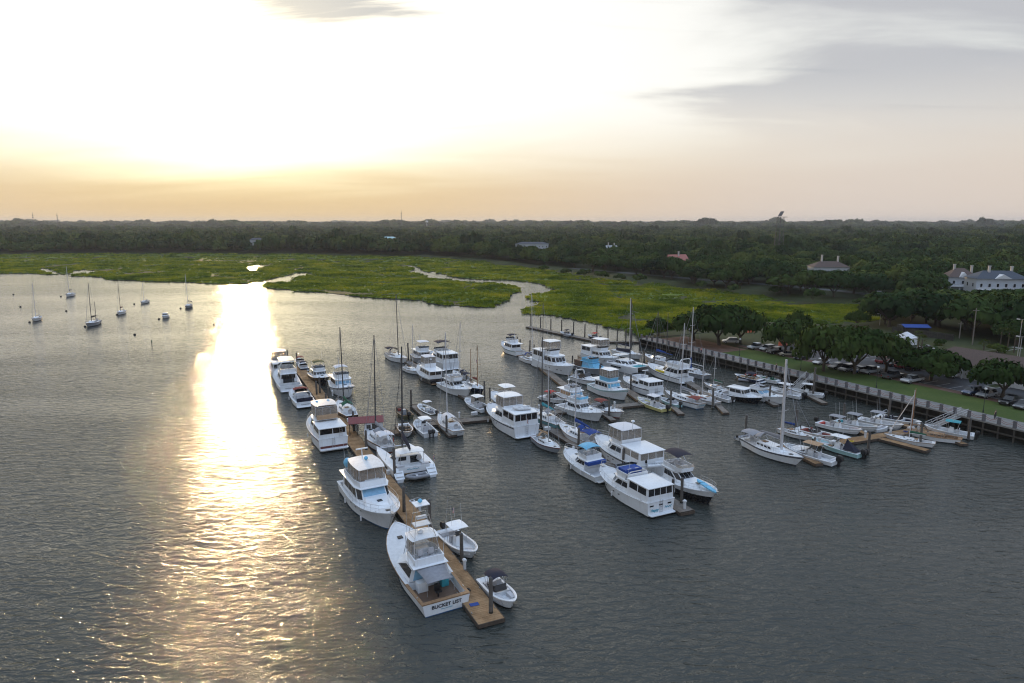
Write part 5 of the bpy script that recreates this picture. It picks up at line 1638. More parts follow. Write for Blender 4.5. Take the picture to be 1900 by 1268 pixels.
# 3 enclosed flybridge yacht with dark red transom band
b = aftcabin('white motor yacht with tan awning and dark red transom band beside the red roofed hut', (619, 836), 'stern', 14.6, 117, GEL, 4.9, HRED, hm=GEL, flytop='hard', topm=GEL2, afth=.35, boxh=1.7, aftn=2)
q = b.curtain(.30, .58, b.w * .82, b.zf + .6, b.zf + 2.0)
MB().box(b.x(.26), b.x(.29), -b.w * .75, b.w * .75, b.zf + .25, b.zf + .85).build('tan_awning', TAN, b.r)
b.platform(.95, .45, GEL, .9); MB().box(b.x(0) - .03, b.x(0) - .005, -b.hb(0) * .9, b.hb(0) * .9, .3, .85).build('transom_band', HRED, b.r)
for sy in (-1, 1): MB().ball((b.x(.5), sy * .9, b.zf + 2.25), .26, 9, 6, .7).build('satellite_dome', SKYC, b.r, 50)
b.ladder(-1.2, b.zs(0), b.r2['z'], b.x(.012) - .12)
# 4
b = express('white express cruiser with dark transom canvas and maroon forward shade on the main dock', (567, 757), 'stern', 11.2, 117, GEL, 3.9, None, None, archh=1.2)
MB().box(b.x(.03), b.x(.05), -b.w * 1.05, b.w * 1.05, .95, 1.75).build('aft_canvas', NAVY, b.r); b.bimini(.40, .56, b.w * 1.0, 2.75, MAROON, 1.4); b.scribble(1.6, .22, 0, .6, INKM)
# 5
b = sedan('tall white flybridge yacht with cream hardtop and a big dark aft door', (540, 727), 'stern', 15.0, 116, GEL, 4.9, None, flytop='hard', topm=CREAM, rake=1.8, arch=True, cockpit=.20, house_h=1.45)
MB().box(b.x(.20), b.x(.207), -1.1, 1.1, b.zs(.2) - .4, b.zs(.2) + 1.4).build('aft_door', GLASS, b.r); b.scribble(1.9, .26, .2, .7, INKM)
# 6
b = aftcabin('white cabin yacht with amber curtained flybridge moored last at the end of the main dock', (524, 703), 'stern', 12.5, 116, GEL, 4.4, None, curtain=True)
# 7
b = sedan('black hulled flybridge boat with olive green bimini on the main dock', (603, 703), 'bow', 11.5, -63, HBLACK, 4.0, flytop=OLIVE, bowz=1.85)
# 8
b = trawler('high bowed white trawler with pale salmon bimini and blue covered windows', (647, 722), 'bow', 12.6, -63, GEL, 4.5, BOOT, BLUEGL, WHITEC, bowz=2.3, rail=GEL, flyfront=GEL, band=HNAVY)
bowrider('small dark runabout with a navy bimini at the far end of the main dock', (566, 690), 'stern', 6.0, 116, HNAVY, top=NAVY)
bowrider('small grey launch with maroon bimini between two pilings at the far dock end', (560, 680), 'stern', 6.0, 116, HGREY, top=MAROON)
# 9
sail('black hulled sloop with dark green sail cover behind the red roofed hut', (654, 783), 'stern', 11.5, 117, 607, HBLACK, BOOTR, GREENC, dodger=GREENC, rail=WOODM, mastm=DARKM)
# 11
b = sail('white cruising sloop with pale arch canopy and grey boom cover beside the catamaran', (720, 843), 'stern', 12.2, 118, 622, GEL, BOOTR, GREYC, dodger=GREYC, bim=WHITEC, bimz=2.55, band=HNAVY, mastm=DARKM)
b.flag(b.x(0), -.8, b.zs(0), 1.3, .7, REDC)
# 12 catamaran
def catamaran(label, px, anchor, L, B_, hd, mast_top, cover, tramp=None, bowz=0.0, mh=None, boomside=True):
    root = Boat('catamaran', label, px, anchor, L, B_, hd, 'catamaran', bowz=bowz)
    for sy in (-1, 1):
        rg = []
        for f in (0, .03, .12, .3, .5, .7, .85, .95, 1.0):
            w = .85 * (1 - max(0, (f - .5) / .5) ** 2.2) * (0.75 + .25 * sst(f / .3)); w = max(w, .05); z = 1.35 + .25 * f - (0.95 * (1 - f / .12) if f < .12 else 0)
            x = root.x(f); yc = sy * (B_ / 2 - .85)
            rg.append([(x, yc - w * .55, -.2), (x, yc + w * .55, -.2), (x, yc + w * .8, .4), (x, yc + w, z), (x, yc - w, z), (x, yc - w * .8, .4)])
        hl = MB().loft(rg).build('hull', GEL, root.r, 30)
        for j in range(2): MB().box(root.x(.02 + .045 * j), root.x(.055 + .045 * j), sy * (B_ / 2 - .85) - .5, sy * (B_ / 2 - .85) + .5, .62 + .36 * j, .70 + .38 * j).build('transom_step', DECKW, hl)
        MB().box(root.x(.16), root.x(.21), sy * (B_ / 2 - .85) - .3, sy * (B_ / 2 - .85) + .3, 1.38, 1.46).build('deck_hatch', GLASS, hl)
        MB().slab((root.x(.3), sy * (B_ / 2 + .02), .8), (root.x(.6), sy * (B_ / 2 + .02), .85), (root.x(.6), sy * (B_ / 2 + .02), 1.1), (root.x(.3), sy * (B_ / 2 + .02), 1.1), .02).build('hull_window', GLASS, hl)
    MB().box(root.x(.10), root.x(.70), -B_ / 2 + .9, B_ / 2 - .9, .75, 1.2).build('bridge_deck', GEL, root.r)
    MB().box(root.x(.095), root.x(.10), -B_ / 2 + .95, B_ / 2 - .95, .75, 1.55).build('aft_beam', GEL, root.r)
    h = root.house(.30, .72, B_ * .34, 1.15, 1.15, 1.9, .1, .6, .35, .8, GEL)
    root.win(h, 0, .05, .95, .40, .85, 2, .04); root.win(h, 4, .05, .95, .4, .85, 2, .04); root.win(h, 1, .08, .92, .4, .85); root.win(h, 3, .08, .92, .4, .85); root.win(h, 2, .05, .95, .4, .85, 2); root.win(h, 5, .55, .85, .1, .9, 1, 0, GLASS, 'door'); root.win(h, 5, .1, .4, .45, .9)
    root.hardtop(.17, .38, B_ * .30, 3.1, 1.3, GEL)
    for y in (-1, 1): MB().box(root.x(.13), root.x(.18), y * B_ * .28 - .5, y * B_ * .28 + .5, 1.2, 1.65).build('cockpit_seat', SEATM, root.r)
    MB().tube((root.x(.28), -B_ * .22, 1.9), (root.x(.285), -B_ * .22, 1.9), .4, .4, 12).build('steering_wheel', STEEL, root.r)
    if tramp: MB().box(root.x(.73), root.x(.93), -B_ / 2 + 1.4, B_ / 2 - 1.4, 1.45, 1.48).build('trampoline', tramp, root.r)
    MB().tube((root.x(.93), -B_ / 2 + .9, 1.5), (root.x(.93), B_ / 2 - .9, 1.5), .09, .09, 7).build('cross_beam', ALU, root.r)
    X = root.x(.56); p = root.r.matrix_basis @ Vector((X, 0, 0)); H_ = mh or top_of(p, mast_top) / BS[2]
    m_ = MB().tube((X, 0, 2.1), (X - .2, 0, H_), .14, .10, 8).build('mast', DARKM, root.r, 60)
    q = MB(); q.tube((root.x(.93), 0, 1.55), (X - .2, 0, H_ - .3), .04, .03, 5)
    for sy in (-1, 1): q.tube((root.x(.45), sy * (B_ / 2 - .3), 1.5), (X - .1, 0, H_ * .8), .016, .016, 3)
    q.build('rigging', DARKM, m_)
    bo = MB().tube((X - .1, 0, 3.9), (root.x(.10), boomside * .6, 3.7), .10, .09, 6).build('boom', ALU, root.r)
    rg = []
    for i in range(9):
        t = i / 8; rr = (.52 - .25 * t) * (.6 if i in (0, 8) else 1); cx = lerp(X - .1, root.x(.09), t)
        rg.append([(cx, boomside * .6 * t + .5 * rr * math.cos(a), lerp(4.35, 4.0, t) + (1.35 if i == 0 else 1) * rr * math.sin(a)) for a in [6.283 * j / 8 for j in range(8)]])
    MB().loft(rg).build('sail_cover', cover, bo, 60)
    root.sheer = (1.4, 1.4, 1.6); root.shape = (9, 1, 1, .5)
    return root
b = catamaran('white sailing catamaran with black boom cover and a dinghy slung between its sterns', (773, 890), 'stern', 12.0, 6.4, 117, 643, NAVY)
b.scribble(1.8, .24, .2, 1.15, INKT, b.x(.095)); b.flag(b.x(.05), -2.6, 1.3, 1.7, .8)
def rib(label, px, anchor, L, hd, z=0.0, tube=GREYC, motor=True, name='inflatable_dinghy', loc=None, group=None, zoff=0.0):
    d = Boat(name, label, px, anchor, L, L * .48, hd, 'dinghy', group or 'small tenders in the marina')
    if loc is not None: d.r.location = loc
    d.r.rotation_euler = (0, 0, R(hd)); r0 = L * .065
    q = MB(); pts = [(-L / 2, L * .18, .3), (L * .2, L * .18, .32), (L * .40, L * .10, .38), (L * .5, 0, .42), (L * .40, -L * .10, .38), (L * .2, -L * .18, .32), (-L / 2, -L * .18, .3)]
    q.poly(pts, r0, 8)
    for p_ in pts[1:-1]: q.ball(p_, r0 * 1.02, 8, 5)
    q.build('inflated_tube', tube, d.r, 60)
    MB().prism([(-L * .46, -L * .16), (L * .2, -L * .16), (L * .42, 0), (L * .2, L * .16), (-L * .46, L * .16)], .05, .16).build('floor', GEL2, d.r)
    MB().box(-.15, .15, -L * .16, L * .16, .3, .36).build('thwart', GEL2, d.r); MB().box(-L * .47, -L * .44, -L * .16, L * .16, .1, .5).build('transom', GEL2, d.r)
    if motor:
        o = MB().loft([[(-L * .47 - .3, -.12, .55), (-L * .47 + .05, -.12, .55), (-L * .47 + .05, .12, .55), (-L * .47 - .3, .12, .55)], [(-L * .47 - .28, -.1, .9), (-L * .47, -.1, .95), (-L * .47, .1, .95), (-L * .47 - .28, .1, .9)]]).build('outboard_motor', BLACK, d.r)
    return d
p = b.r.matrix_basis @ Vector((b.x(.0) - .1, 0, 0))
rib('pale grey inflatable dinghy slung under the stern of the black boomed catamaran', (773, 890), 'mid', 3.2, 117 + 90, motor=False, loc=(p.x, p.y, .35))
# 13, 14
b = cc('white centre console fishing boat with white hard top beside the sport fishing yacht', (880, 1024), 'bow', 7.4, -58, motors=1, B=2.6, bowz=1.15); b.flag(b.x(.2), .6, 2.4, 1.0, .6)
bowrider('small white runabout with black bimini tied at the head of the main dock', (952, 1117), 'bow', 5.8, -61, top=NAVY, B=2.2, bowz=1.05, boot=HBLACK, topz=2.1)
# 15..21
b = Boat('launch', 'small round bowed white open launch beside the red roofed hut', (756, 804), 'bow', 6.5, 2.5, -75, bowz=1.0)
b.hull((.8, .75, 1.05), GEL, BOOT, 'round', [(.08, .85, .45)], DECKW, gw=.16, rail=TEAK)
for f in (.25, .5, .7): MB().box(b.x(f) - .14, b.x(f) + .14, -b.hb(f) * .85, b.hb(f) * .85, .55, .61).build('thwart', TEAK, b.r)
b.outboards(1, .7)
cc('white inflatable sided console boat with twin black outboards', (799, 811), 'stern', 7.2, 117, motors=2, B=2.8, mh=.95, boot=GEL)
b = sail('white sloop under a long white boom tent beside a short finger dock', (851, 812), 'stern', 11.0, 114, 617, GEL, BOOT, None, bim=None, portn=5)
b.bimini(.30, .60, b.B * .34, 2.55, WHITEC, 1.2, 'boom_tent', .8, 6); b.scribble(1.2, .18, 0, .7, INKM, b.x(0) + .02)
b = Boat('skiff', 'olive work skiff with orange gear and a big black outboard', (757, 778), 'stern', 6.2, 2.3, 117); b.hull((.7, .7, .95), HOLIVE, HOLIVE, 'skiff', [(.05, .9, .45)], mat('brown_skiff_floor', (.16, .13, .1), .8), gw=.12, rail=TEAK)
b.outboards(1, 1.1); MB().box(b.x(.35), b.x(.5), -.35, .35, .3, 1.15).build('console', HGREY, b.r); MB().box(b.x(.75), b.x(.85), -.4, .4, .35, .75).build('gear_box', MAROON, b.r)
b = Boat('skiff', 'dark tan sided open skiff with a small white canopy and black outboard', (809, 775), 'stern', 7.2, 2.4, 124); b.hull((.7, .72, 1.05), HOLIVE, BOOT, 'skiff', [(.05, .9, .45)], DECKW, gw=.14, rail=GEL)
b.outboards(1, 1.0); MB().box(b.x(.45), b.x(.55), -.35, .35, .3, 1.1).build('console', GEL, b.r); b.hardtop(.40, .62, .75, 2.1, .5, WHITEC, 'canopy'); MB().box(b.x(.3), b.x(.38), -.4, .4, .3, .75).build('helm_seat', GREYC, b.r)
b = cc('white pilothouse fishing boat with dark windscreen and twin dark outboards', (902, 766), 'stern', 8.2, 122, motors=2, B=2.9)
b.curtain(.42, .58, .9, 1.0, 2.35, .8, CLEARV, False)
# 22..29
sedan('white flybridge cruiser with wraparound dark windscreen and white flybridge seats', (870, 724), 'bow', 12.4, -60, GEL, 4.3, bowz=2.0, rake=2.2, f1=.68, seats=3, shield=CLEARV)
b = trawler('dark hulled trawler with white stripes and pale blue side curtains', (810, 714), 'stern', 12.0, 117, HBLACK, 4.3, BOOT, GLASS, curtain=True, topm=WHITEC, rail=GEL, band=GEL, stern=.06)
sail('small white sloop with bare deck between trawler and finger dock', (779, 690), 'bow', 8.0, -52, 603, GEL, BOOT, GREYC, bowz=1.0)
sail('white sloop with a black cockpit canopy at the outer end of the trawler dock', (755, 667), 'bow', 12.0, -55, 545, GEL, BOOT, None, bim=NAVY, dodger=NAVY, bowz=1.4, bimz=2.5, mastm=DARKM)
trawler('white trawler with blue flybridge front and grey side curtains by twin pilings', (800, 665), 'bow', 12.0, -62, HGREY, 4.3, fm=GLASS, flyfront=GEL, flytop='hard', topm=WHITEC, bowz=2.3)
aftcabin('motor yacht wrapped in black deck curtains under a navy bimini', (836, 687), 'stern', 14.0, 117, GEL, 4.7, None, aftwin=BLACK, flytop=NAVY, aftn=3)
sail('grey sloop with a black canopy and slim pale mast beside the wooden ketch', (869, 712), 'stern', 9.5, 117, 597, HGREY, BOOT, None, bim=NAVY, mastm=ALU, dodger=NAVY)
b = sail('small black hulled wooden ketch with two varnished masts and a striped flag', (897, 723), 'bow', 9.6, -62, 641, HNAVY, BOOT, MAROON, mastm=WOODM, mizzen=(.30, 648), bowz=1.25, rail=GEL, mastf=.66, boom=.26, wood=True, genoa=False)
b.flag(b.x(.64), 0, 5.2, 1.2, .9)
# 30..38
sedan('grey white sport fisherman with an open framed hardtop behind the big white yacht', (958, 766), 'stern', 11.0, 117, HGREY, 4.0, flytop='hard', shield=CLEARV)
b = aftcabin('big white motor yacht with glazed aft deck and a dinghy on its roof', (976, 812), 'stern', 14.8, 117, GEL, 5.1, HNAVY, curtain=True, flyf=(.34, .56), aftn=4, afth=.7)
b.flag(b.x(0) - .2, .1, b.zs(0), 1.2, .7); pq = b.r.matrix_basis @ Vector((b.x(.15), -.2, 0))
rib('small white inflatable dinghy lying on the roof of the glazed aft deck yacht', (976, 812), 'mid', 3.0, 117 + 75, tube=GEL2, motor=False, loc=(pq.x, pq.y, b.r2['z'] * BS[2] - .02))
sail('sea green hulled cruising sloop with teal sail cover', (1040, 799), 'stern', 11.5, 117, 626, HGREEN, BOOT, TEALC, dodger=GREYC, mastm=DARKM, mastf=.60)
b = sail('small grey hulled sloop with a tan sail bundled on deck and maroon rail', (1039, 834), 'bow', 8.4, -62, 684, HGREY, BOOT, TAN, bowz=1.05, rail=HRED, band=HRED, dodger=TAN)
sail('white sloop with bright blue bimini and dodger on the bare slab finger dock', (1106, 836), 'stern', 12.0, 117, 683, GEL, BOOTB, BLUEC, dodger=BLUEC, bim=BLUEC)
b = sedan('white sport fisherman with sky blue bimini and royal blue canvas over its cockpit', (1123, 893), 'stern', 10.6, 118, GEL, 4.1, None, flytop=SKYC, cockpit=.30, rake=1.6)
MB().box(b.x(.20), b.x(.30), -b.w * .98, b.w * .98, b.roofd['z'] - .45, b.roofd['z'] - .05).build('cockpit_canvas', BLUEC, b.r); b.ladder(-.6, .2, 1.1)
b = aftcabin('white yacht with clear curtained flybridge and glazed aft deck behind a tall piling', (1208, 886), 'stern', 14.2, 117, GEL, 4.9, HNAVY, curtain=True, topm=WHITEC, flyf=(.36, .60), aftwin=CLEARV, aftn=3, afth=.5)
b.radar(b.x(.36), b.zf + 2.05, 1.2); pq = b.r.matrix_basis @ Vector((b.x(-.03), -.6, 0))
rib('white fibreglass tender with a small black motor hung across a yacht stern', (1210, 886), 'mid', 3.6, 117 + 250, tube=GEL, loc=(pq.x, pq.y, 1.85))
b = aftcabin('white double cabin yacht with blue flybridge canvas and Happy on its transom', (1223, 955), 'stern', 13.0, 117.5, GEL, 4.5, None, flyf=(.36, .60), aftn=4, afth=.62)
b.text('Happy', .46, .95, .62, INKT, 1.0); b.scribble(1.0, .28, -1.1, .8, INKT)
MB().box(b.x(.44), b.x(.56), -1.3, 1.3, b.zf + .3, b.zf + .95).build('flybridge_cover', BLUEC, b.r); b.arch(.40, 1.6, b.zf, b.zf + 1.0, STEEL, .5, 'hoop_rail', .1)
for y in (-1.3, 0.0, 1.4): MB().box(b.x(0) - .03, b.x(0) - .004, y - .28, y + .28, 1.22, 1.38).build('transom_vent', GLASS, b.r)
b.fenders(-1, (.15,))
b = sedan('white and black hulled express yacht with dark bimini and blue board on its bow', (1326, 918), 'bow', 12.8, -67, GEL, 4.1, None, low=HBLACK, flytop=NAVY, rake=2.4, bowz=1.9, hm=GEL, flyh=.55, fm=GLASS, shield=CLEARV)
pq = b.r.matrix_basis @ Vector((b.x(.88), -.3, 0))
k = Boat('paddle_board', 'sky blue covered paddle board lying on the bow of the white and black express yacht', (1326, 918), 'bow', 4.2, .8, -67, 'paddle board', 'small tenders in the marina'); k.r.location = (pq.x, pq.y, 2.32 * BS[2] - .1); k.r.rotation_euler = (0, R(2), R(-72))
MB().loft([[(x, y * w, z) for y, z in ((-1, .0), (1, .0), (.9, .16), (-.9, .16))] for x, w in ((-2.1, .08), (-1.7, .28), (-.6, .38), (.6, .38), (1.7, .26), (2.15, .05))]).build('board', SKYC, k.r, 50); MB().box(-1.0, -.96, -.4, .4, .03, .19).build('strap', BLACK, k.r)
# 40..43
bowrider('small black bottomed runabout with a red bimini beside a piling', (1047, 742), 'bow', 6.2, -45, top=REDC, bowz=1.05, boot=HBLACK, hull=GEL)
trawler('grey hulled trawler with tan aft curtains and blue covered front windows', (1092, 742), 'bow', 10.5, -60, HGREY, 3.9, fm=BLUEGL, curtain=False, flytop=None, bowz=2.0, sidem=TAN)
sedan('white convertible cruiser with sky blue flybridge front and dark windscreen', (1117, 767), 'bow', 11.8, -56, GEL, 4.2, hm=GEL, bowz=1.95, rake=1.7, shield=SKYC)
express('maroon striped cuddy cruiser with a maroon bimini beside a piling', (1154, 766), 'bow', 8.4, -57, GEL, 3.0, MAROON, MAROON, bowz=1.3, arch=False, boot=BOOTR)
# 45..58
b = aftcabin('tall white pilothouse yacht with railed upper deck and small grey window bands', (1063, 681), 'bow', 15.2, -60, GEL, 5.0, None, curtain=True, flyf=(.24, .46), boxh=1.6, bowz=2.5, afth=.9)
b.arch(.44, 1.6, b.zf, b.zf + 1.6)
sail('small white sloop with a blue cabin cover beside twin pilings', (1004, 672), 'bow', 9.6, -58, 546, GEL, BOOT, None, dodger=BLUEC, bowz=1.15)
trawler('white trawler with a grey flat canopy at the outer end of its dock', (965, 661), 'stern', 11.5, 117, GEL, 4.1, flytop=NAVY, band=HGREEN)
sail('blue grey sloop with maroon dodger behind the sloop with the blue cabin cover', (1022, 662), 'bow', 9.5, -60, 562, HGREY, BOOT, None, dodger=MAROON, bowz=1.15, mastm=DARKM)
b = sedan('motor cruiser shrouded in a pale blue tarpaulin with brown aft curtains', (1131, 686), 'bow', 12.2, -58, HGREY, 4.3, hm=SKYC, roofm=SKYC, fm=SKYC, glassm=BLUEGL, bowz=1.95, aftm=TAN)
MB().box(b.x(.03), b.x(.26), -b.w * 1.05, b.w * 1.05, b.zs(.1), b.roofd['z'] - .1).build('aft_curtain', SOLE, b.r)
aftcabin('white motor yacht with salmon tinted flybridge curtains near the far pier', (1147, 666), 'bow', 13.2, -58, GEL, 4.5, None, curtain=True, bowz=2.15)
express('white express cruiser with swept radar arch and navy cockpit cover', (1115, 708), 'bow', 9.6, -57, GEL, 3.2, HNAVY, None, bowz=1.5, glass=GLASS)
trawler('white trawler with a glazed white topped flybridge and sky blue front panels', (1165, 726), 'bow', 12.2, -60, GEL, 4.3, fm=SKYC, curtain=True, flyfront=SKYC, bowz=2.35, mast=False, band=HTEAL, rail=HTEAL)
catamaran('white catamaran with turquoise trampoline showing its twin bows', (1196, 684), 'bow', 12.5, 6.4, -57, 600, NAVY, TEALC, bowz=1.5, mh=16)
sail('white sloop with a navy boom cover moored close to the promenade corner', (1192, 660), 'bow', 11.5, -55, 553, GEL, BOOT, NAVY, bowz=1.35, boom=.4)
b = aftcabin('round shouldered white motor yacht with five tall aft windows', (1216, 735), 'stern', 11.4, 117, GEL, 4.3, HNAVY, aftn=5, afth=.5, flyf=(.42, .60), seats=1, boxh=1.15)
b.radar(b.x(.36), b.r2['z'], 1.4, False); b.scribble(1.4, .2, -.3, .75, INKM)
b = sedan('long white motor yacht with black sheer stripe and a yellow kayak on its side deck', (1272, 712), 'stern', 13.6, 118, GEL, 4.5, HBLACK, rake=1.6, cockpit=.08, f1=.58, arch=True, house_h=1.5)
pq = b.r.matrix_basis @ Vector((b.x(.52), b.hb(.52) - .35, 0))
k = Boat('kayak', 'bright yellow kayak lying on the side deck of the black striped yacht', (1272, 712), 'mid', 3.2, .7, 118, 'kayak', 'small tenders in the marina'); k.r.location = (pq.x, pq.y, b.zs(.52) * BS[2] + .0); k.r.rotation_euler = (0, 0, R(118))
MB().loft([[(x, y * w, z) for y, z in ((-1, .1), (0, .0), (1, .1), (.8, .38), (-.8, .38))] for x, w in ((-1.6, .05), (-1.1, .25), (0, .33), (1.1, .25), (1.6, .05))]).build('hull', YEL, k.r, 50); MB().box(-.35, .35, -.17, .17, .375, .41).build('cockpit', BLACK, k.r)
sail('two masted grey decked boat with bright blue boom cover near the promenade', (1247, 682), 'stern', 12.0, 117, 578, GEL2, BOOT, BLUEC, mastm=DARKM, mizzen=(.22, 582, BLUEC), boom=.34)
b = sail('silver grey sloop with a blue mast coat and tall pale mast', (1312, 706), 'stern', 11.8, 118, 570, HGREY, BOOT, None, bim=None, mastf=.5)
MB().tube((b.x(.5), 0, 1.4), (b.x(.5), 0, 4.0), .3, .16, 8).build('mast_coat', BLUEC, b.r, 60)
# 59..68
cc('pale yellow hulled fishing boat with white canopy and a black outboard', (1235, 765), 'stern', 8.2, 121, HYELL, WHITEC, 1, 2.8, mh=1.2)
b = bowrider('small turquoise white open boat beside the yellow hulled fishing boat', (1259, 758), 'stern', 5.4, 121, HTEAL, 1, B=2.0)
b = sail('white sloop with pinkish sail bundle and a blue name on its transom', (1301, 760), 'stern', 11.2, 118, 600, GEL, BOOTB, GREYC, bim=MAROON, bimz=2.0, band=HNAVY); b.scribble(1.5, .2, 0, .7, INKT, b.x(0) + .02)
sail('small grey white sloop with bare mast beside the pink bundled sloop', (1332, 755), 'stern', 8.4, 118, 647, GEL2, BOOT, None)
cc('old white skiff with low console and a black outboard beside the picnic boat', (1356, 748), 'stern', 6.6, 118, GEL2, motors=1, ttop=False, whip=0)
sail('tiny sloop with green tarpaulin over its boom and a pale mast', (1347, 730), 'stern', 7.0, 118, 656, GEL2, BOOT, GREENC)
b = Boat('picnic_boat', 'black hulled picnic boat with white pilothouse and dark square windows', (1414, 739), 'bow', 10.6, 3.5, -52, 'motor yacht', bowz=1.5)
b.hull((.9, 1.0, 1.5), HBLACK, BOOT, 'round', [(.05, .32, .5)], DECKW, rail=GEL, gw=.2); h = b.house(.33, .68, 1.25, 1.0, 1.35, .5, .05, .8, .12, .92); b.wins(h, .45, .88, 2, 3, 0, GLASS); b.roof(h, .35, .7, .12); c = b.house(.64, .88, 1.05, 1.15, .42, 1.1, 0, .5, .5, .8, GEL, 'trunk_cabin'); b.rail(.55, .99, .5); b.platform()
MB().box(b.x(.10), b.x(.16), -.9, .9, .6, 1.0).build('stern_bench', SEATM, b.r)
sedan('white sport cruiser with low blue tinted cabin beside a lone piling', (1458, 738), 'bow', 10.6, -56, GEL, 3.8, rake=2.0, bowz=1.75, fm=BLUEGL, flyh=.5)
bowrider('deck boat with navy bimini and tan side curtains below the promenade', (1412, 712), 'stern', 7.0, 130, HNAVY, top=NAVY, seat=TAN)
rib('grey inflatable dinghy with a black motor below the promenade gangway', (1388, 708), 'mid', 4.2, -30)
rib('red inflatable tender lying beside the navy topped deck boat', (1397, 698), 'mid', 3.4, 20, tube=REDC, motor=False)
bowrider('small white runabout with green seat covers beneath the promenade gangway', (1444, 713), 'stern', 5.6, 130, GEL, seat=GREENC)
bowrider('low white runabout moored nearest the promenade wall', (1449, 704), 'stern', 6.4, 140, GEL)
cc('white offshore fishing boat with dark framed hard top near the promenade gangway', (1487, 741), 'stern', 9.0, 127, GEL, GEL2, 2, 2.9)
cc('white bay boat with small flat top alone below the promenade', (1527, 739), 'stern', 7.4, 143, GEL, GEL, 1, 2.4)
# 69..82 small craft dock
b = sail('white cutter rigged sloop with thick bright mast, grey dodger and dark sheer stripe', (1489, 853), 'bow', 12.4, -66, 668, GEL, BOOT, GREYC, dodger=GREYC, bim=GREYC, bowz=1.45, band=HNAVY, rail=HNAVY, thick=1.9, mastf=.64, bimz=2.3)
rib('small grey dinghy tied behind the thick masted sloop', (1379, 816), 'mid', 3.0, 30, motor=True)
b = cc('white walkaround boat with tan canopy and a big black outboard', (1549, 864), 'stern', 8.8, 127, GEL, TAN, 1, 2.9, mh=1.3)
c = b.house(.52, .86, b.B * .34, .85, .55, 1.4, 0, .5, .5, .8, GEL, 'cuddy_cabin'); b.win(c, 0, .1, .8, .35, .8, 2); b.win(c, 4, .2, .9, .35, .8, 2)
b = cc('pale teal fishing boat with flat white hard top and black cockpit cover', (1597, 850), 'stern', 8.6, 124, HTEAL, GEL, 2, 2.9, mh=1.1)
MB().loft([[(b.x(.06), -1.1, .82), (b.x(.06), 1.1, .82), (b.x(.06), 0, .95)], [(b.x(.30), -1.1, .85), (b.x(.30), 1.1, .85), (b.x(.30), 0, 2.2)]]).build('cockpit_cover', NAVY, b.r)
sail('little white daysailer with blue covered boom and a dark raked mast', (1511, 812), 'bow', 7.0, -57, 742, GEL2, BOOT, BLUEC, bowz=.95, mastm=DARKM, mastf=.45)
bowrider('white runabout with brown seats and a black tower arch', (1548, 810), 'bow', 7.0, -57, GEL, 0, None, BLACK, MAROON, bowz=1.05)
cc('white fishing boat with red bow cushions and a framed tower top', (1598, 798), 'bow', 7.8, -52, GEL, GREYC, 1, 2.5, cushions=REDC, bowz=1.15)
cc('dark bottomed fishing boat with teal seats moored on the small craft dock', (1628, 793), 'bow', 7.4, -52, GEL, GREYC, 1, 2.4, cushions=TEALC, bowz=1.15, boot=HBLACK)
cc('white bay boat lifted high on a grey float beside a piling', (1675, 789), 'bow', 7.6, -48, GEL, GREYC, 1, 2.5, bowz=1.15, boot=GREYC)
bowrider('white runabout with navy tower bimini below the promenade chains', (1708, 784), 'bow', 7.4, -48, GEL, 0, None, GREYC, NAVY, bowz=1.05)
def jetski(label, px, hd, m):
    k = Boat('jet_ski', label, px, 'mid', 3.0, 1.1, hd, 'jet ski', 'small tenders in the marina')
    MB().loft([[(x, -w, .1), (x, w, .1), (x, w * 1.05, z), (x, -w * 1.05, z)] for x, w, z in ((-1.5, .5, .55), (-.4, .55, .6), (.6, .5, .68), (1.2, .3, .75), (1.5, .06, .78))]).build('hull', m, k.r, 40)
    MB().loft([[(x, -w, .5), (x, w, .5), (x, w * .7, z), (x, -w * .7, z)] for x, w, z in ((-1.3, .25, .85), (-.2, .25, .9), (.2, .3, 1.1), (.9, .2, .85))]).build('seat', SEATM, k.r, 40)
    MB().tube((.25, -.4, 1.15), (.25, .4, 1.15), .03, .03, 5).build('handlebar', BLACK, k.r)
jetski('pale grey covered jet ski parked on the small craft dock', (1634, 801), 20, GEL2)
b = sail('open racing dinghy with two bare slanting spars and a green cover', (1733, 831), 'stern', 7.6, 146, 724, GEL2, BOOT, GREENC, mastm=ALU, B=2.3, cabh=.1, wheel=False, mastf=.5, lines=False, boom=.3)
MB().tube((b.x(.92), 0, .8), (b.x(.5), -.15, 7.4), .07, .05, 6).build('slanting_spar', ALU, b.r)
sail('white wooden catboat with varnished deck and a brown mast in its bow', (1782, 824), 'stern', 8.2, 143, 721, GEL, BOOT, None, mastm=WOODM, deck=TEAK, cabin=TEAK, mastf=.9, boom=.2, wheel=False, rail=WOODM, cabh=.3, lines=False, B=2.8)
cc('white fishing boat with teal flat top beside the wooden catboat', (1805, 815), 'stern', 7.4, 142, GEL, TEALC, 1, 2.4)
bowrider('grey skiff with a dark bimini at the bare pier', (1060, 626), 'stern', 5.8, -56 + 180, HGREY, 1, NAVY)
bowrider('dark skiff with a red bimini at the bare pier', (1112, 632), 'stern', 5.6, -56 + 180, HNAVY, 1, REDC)

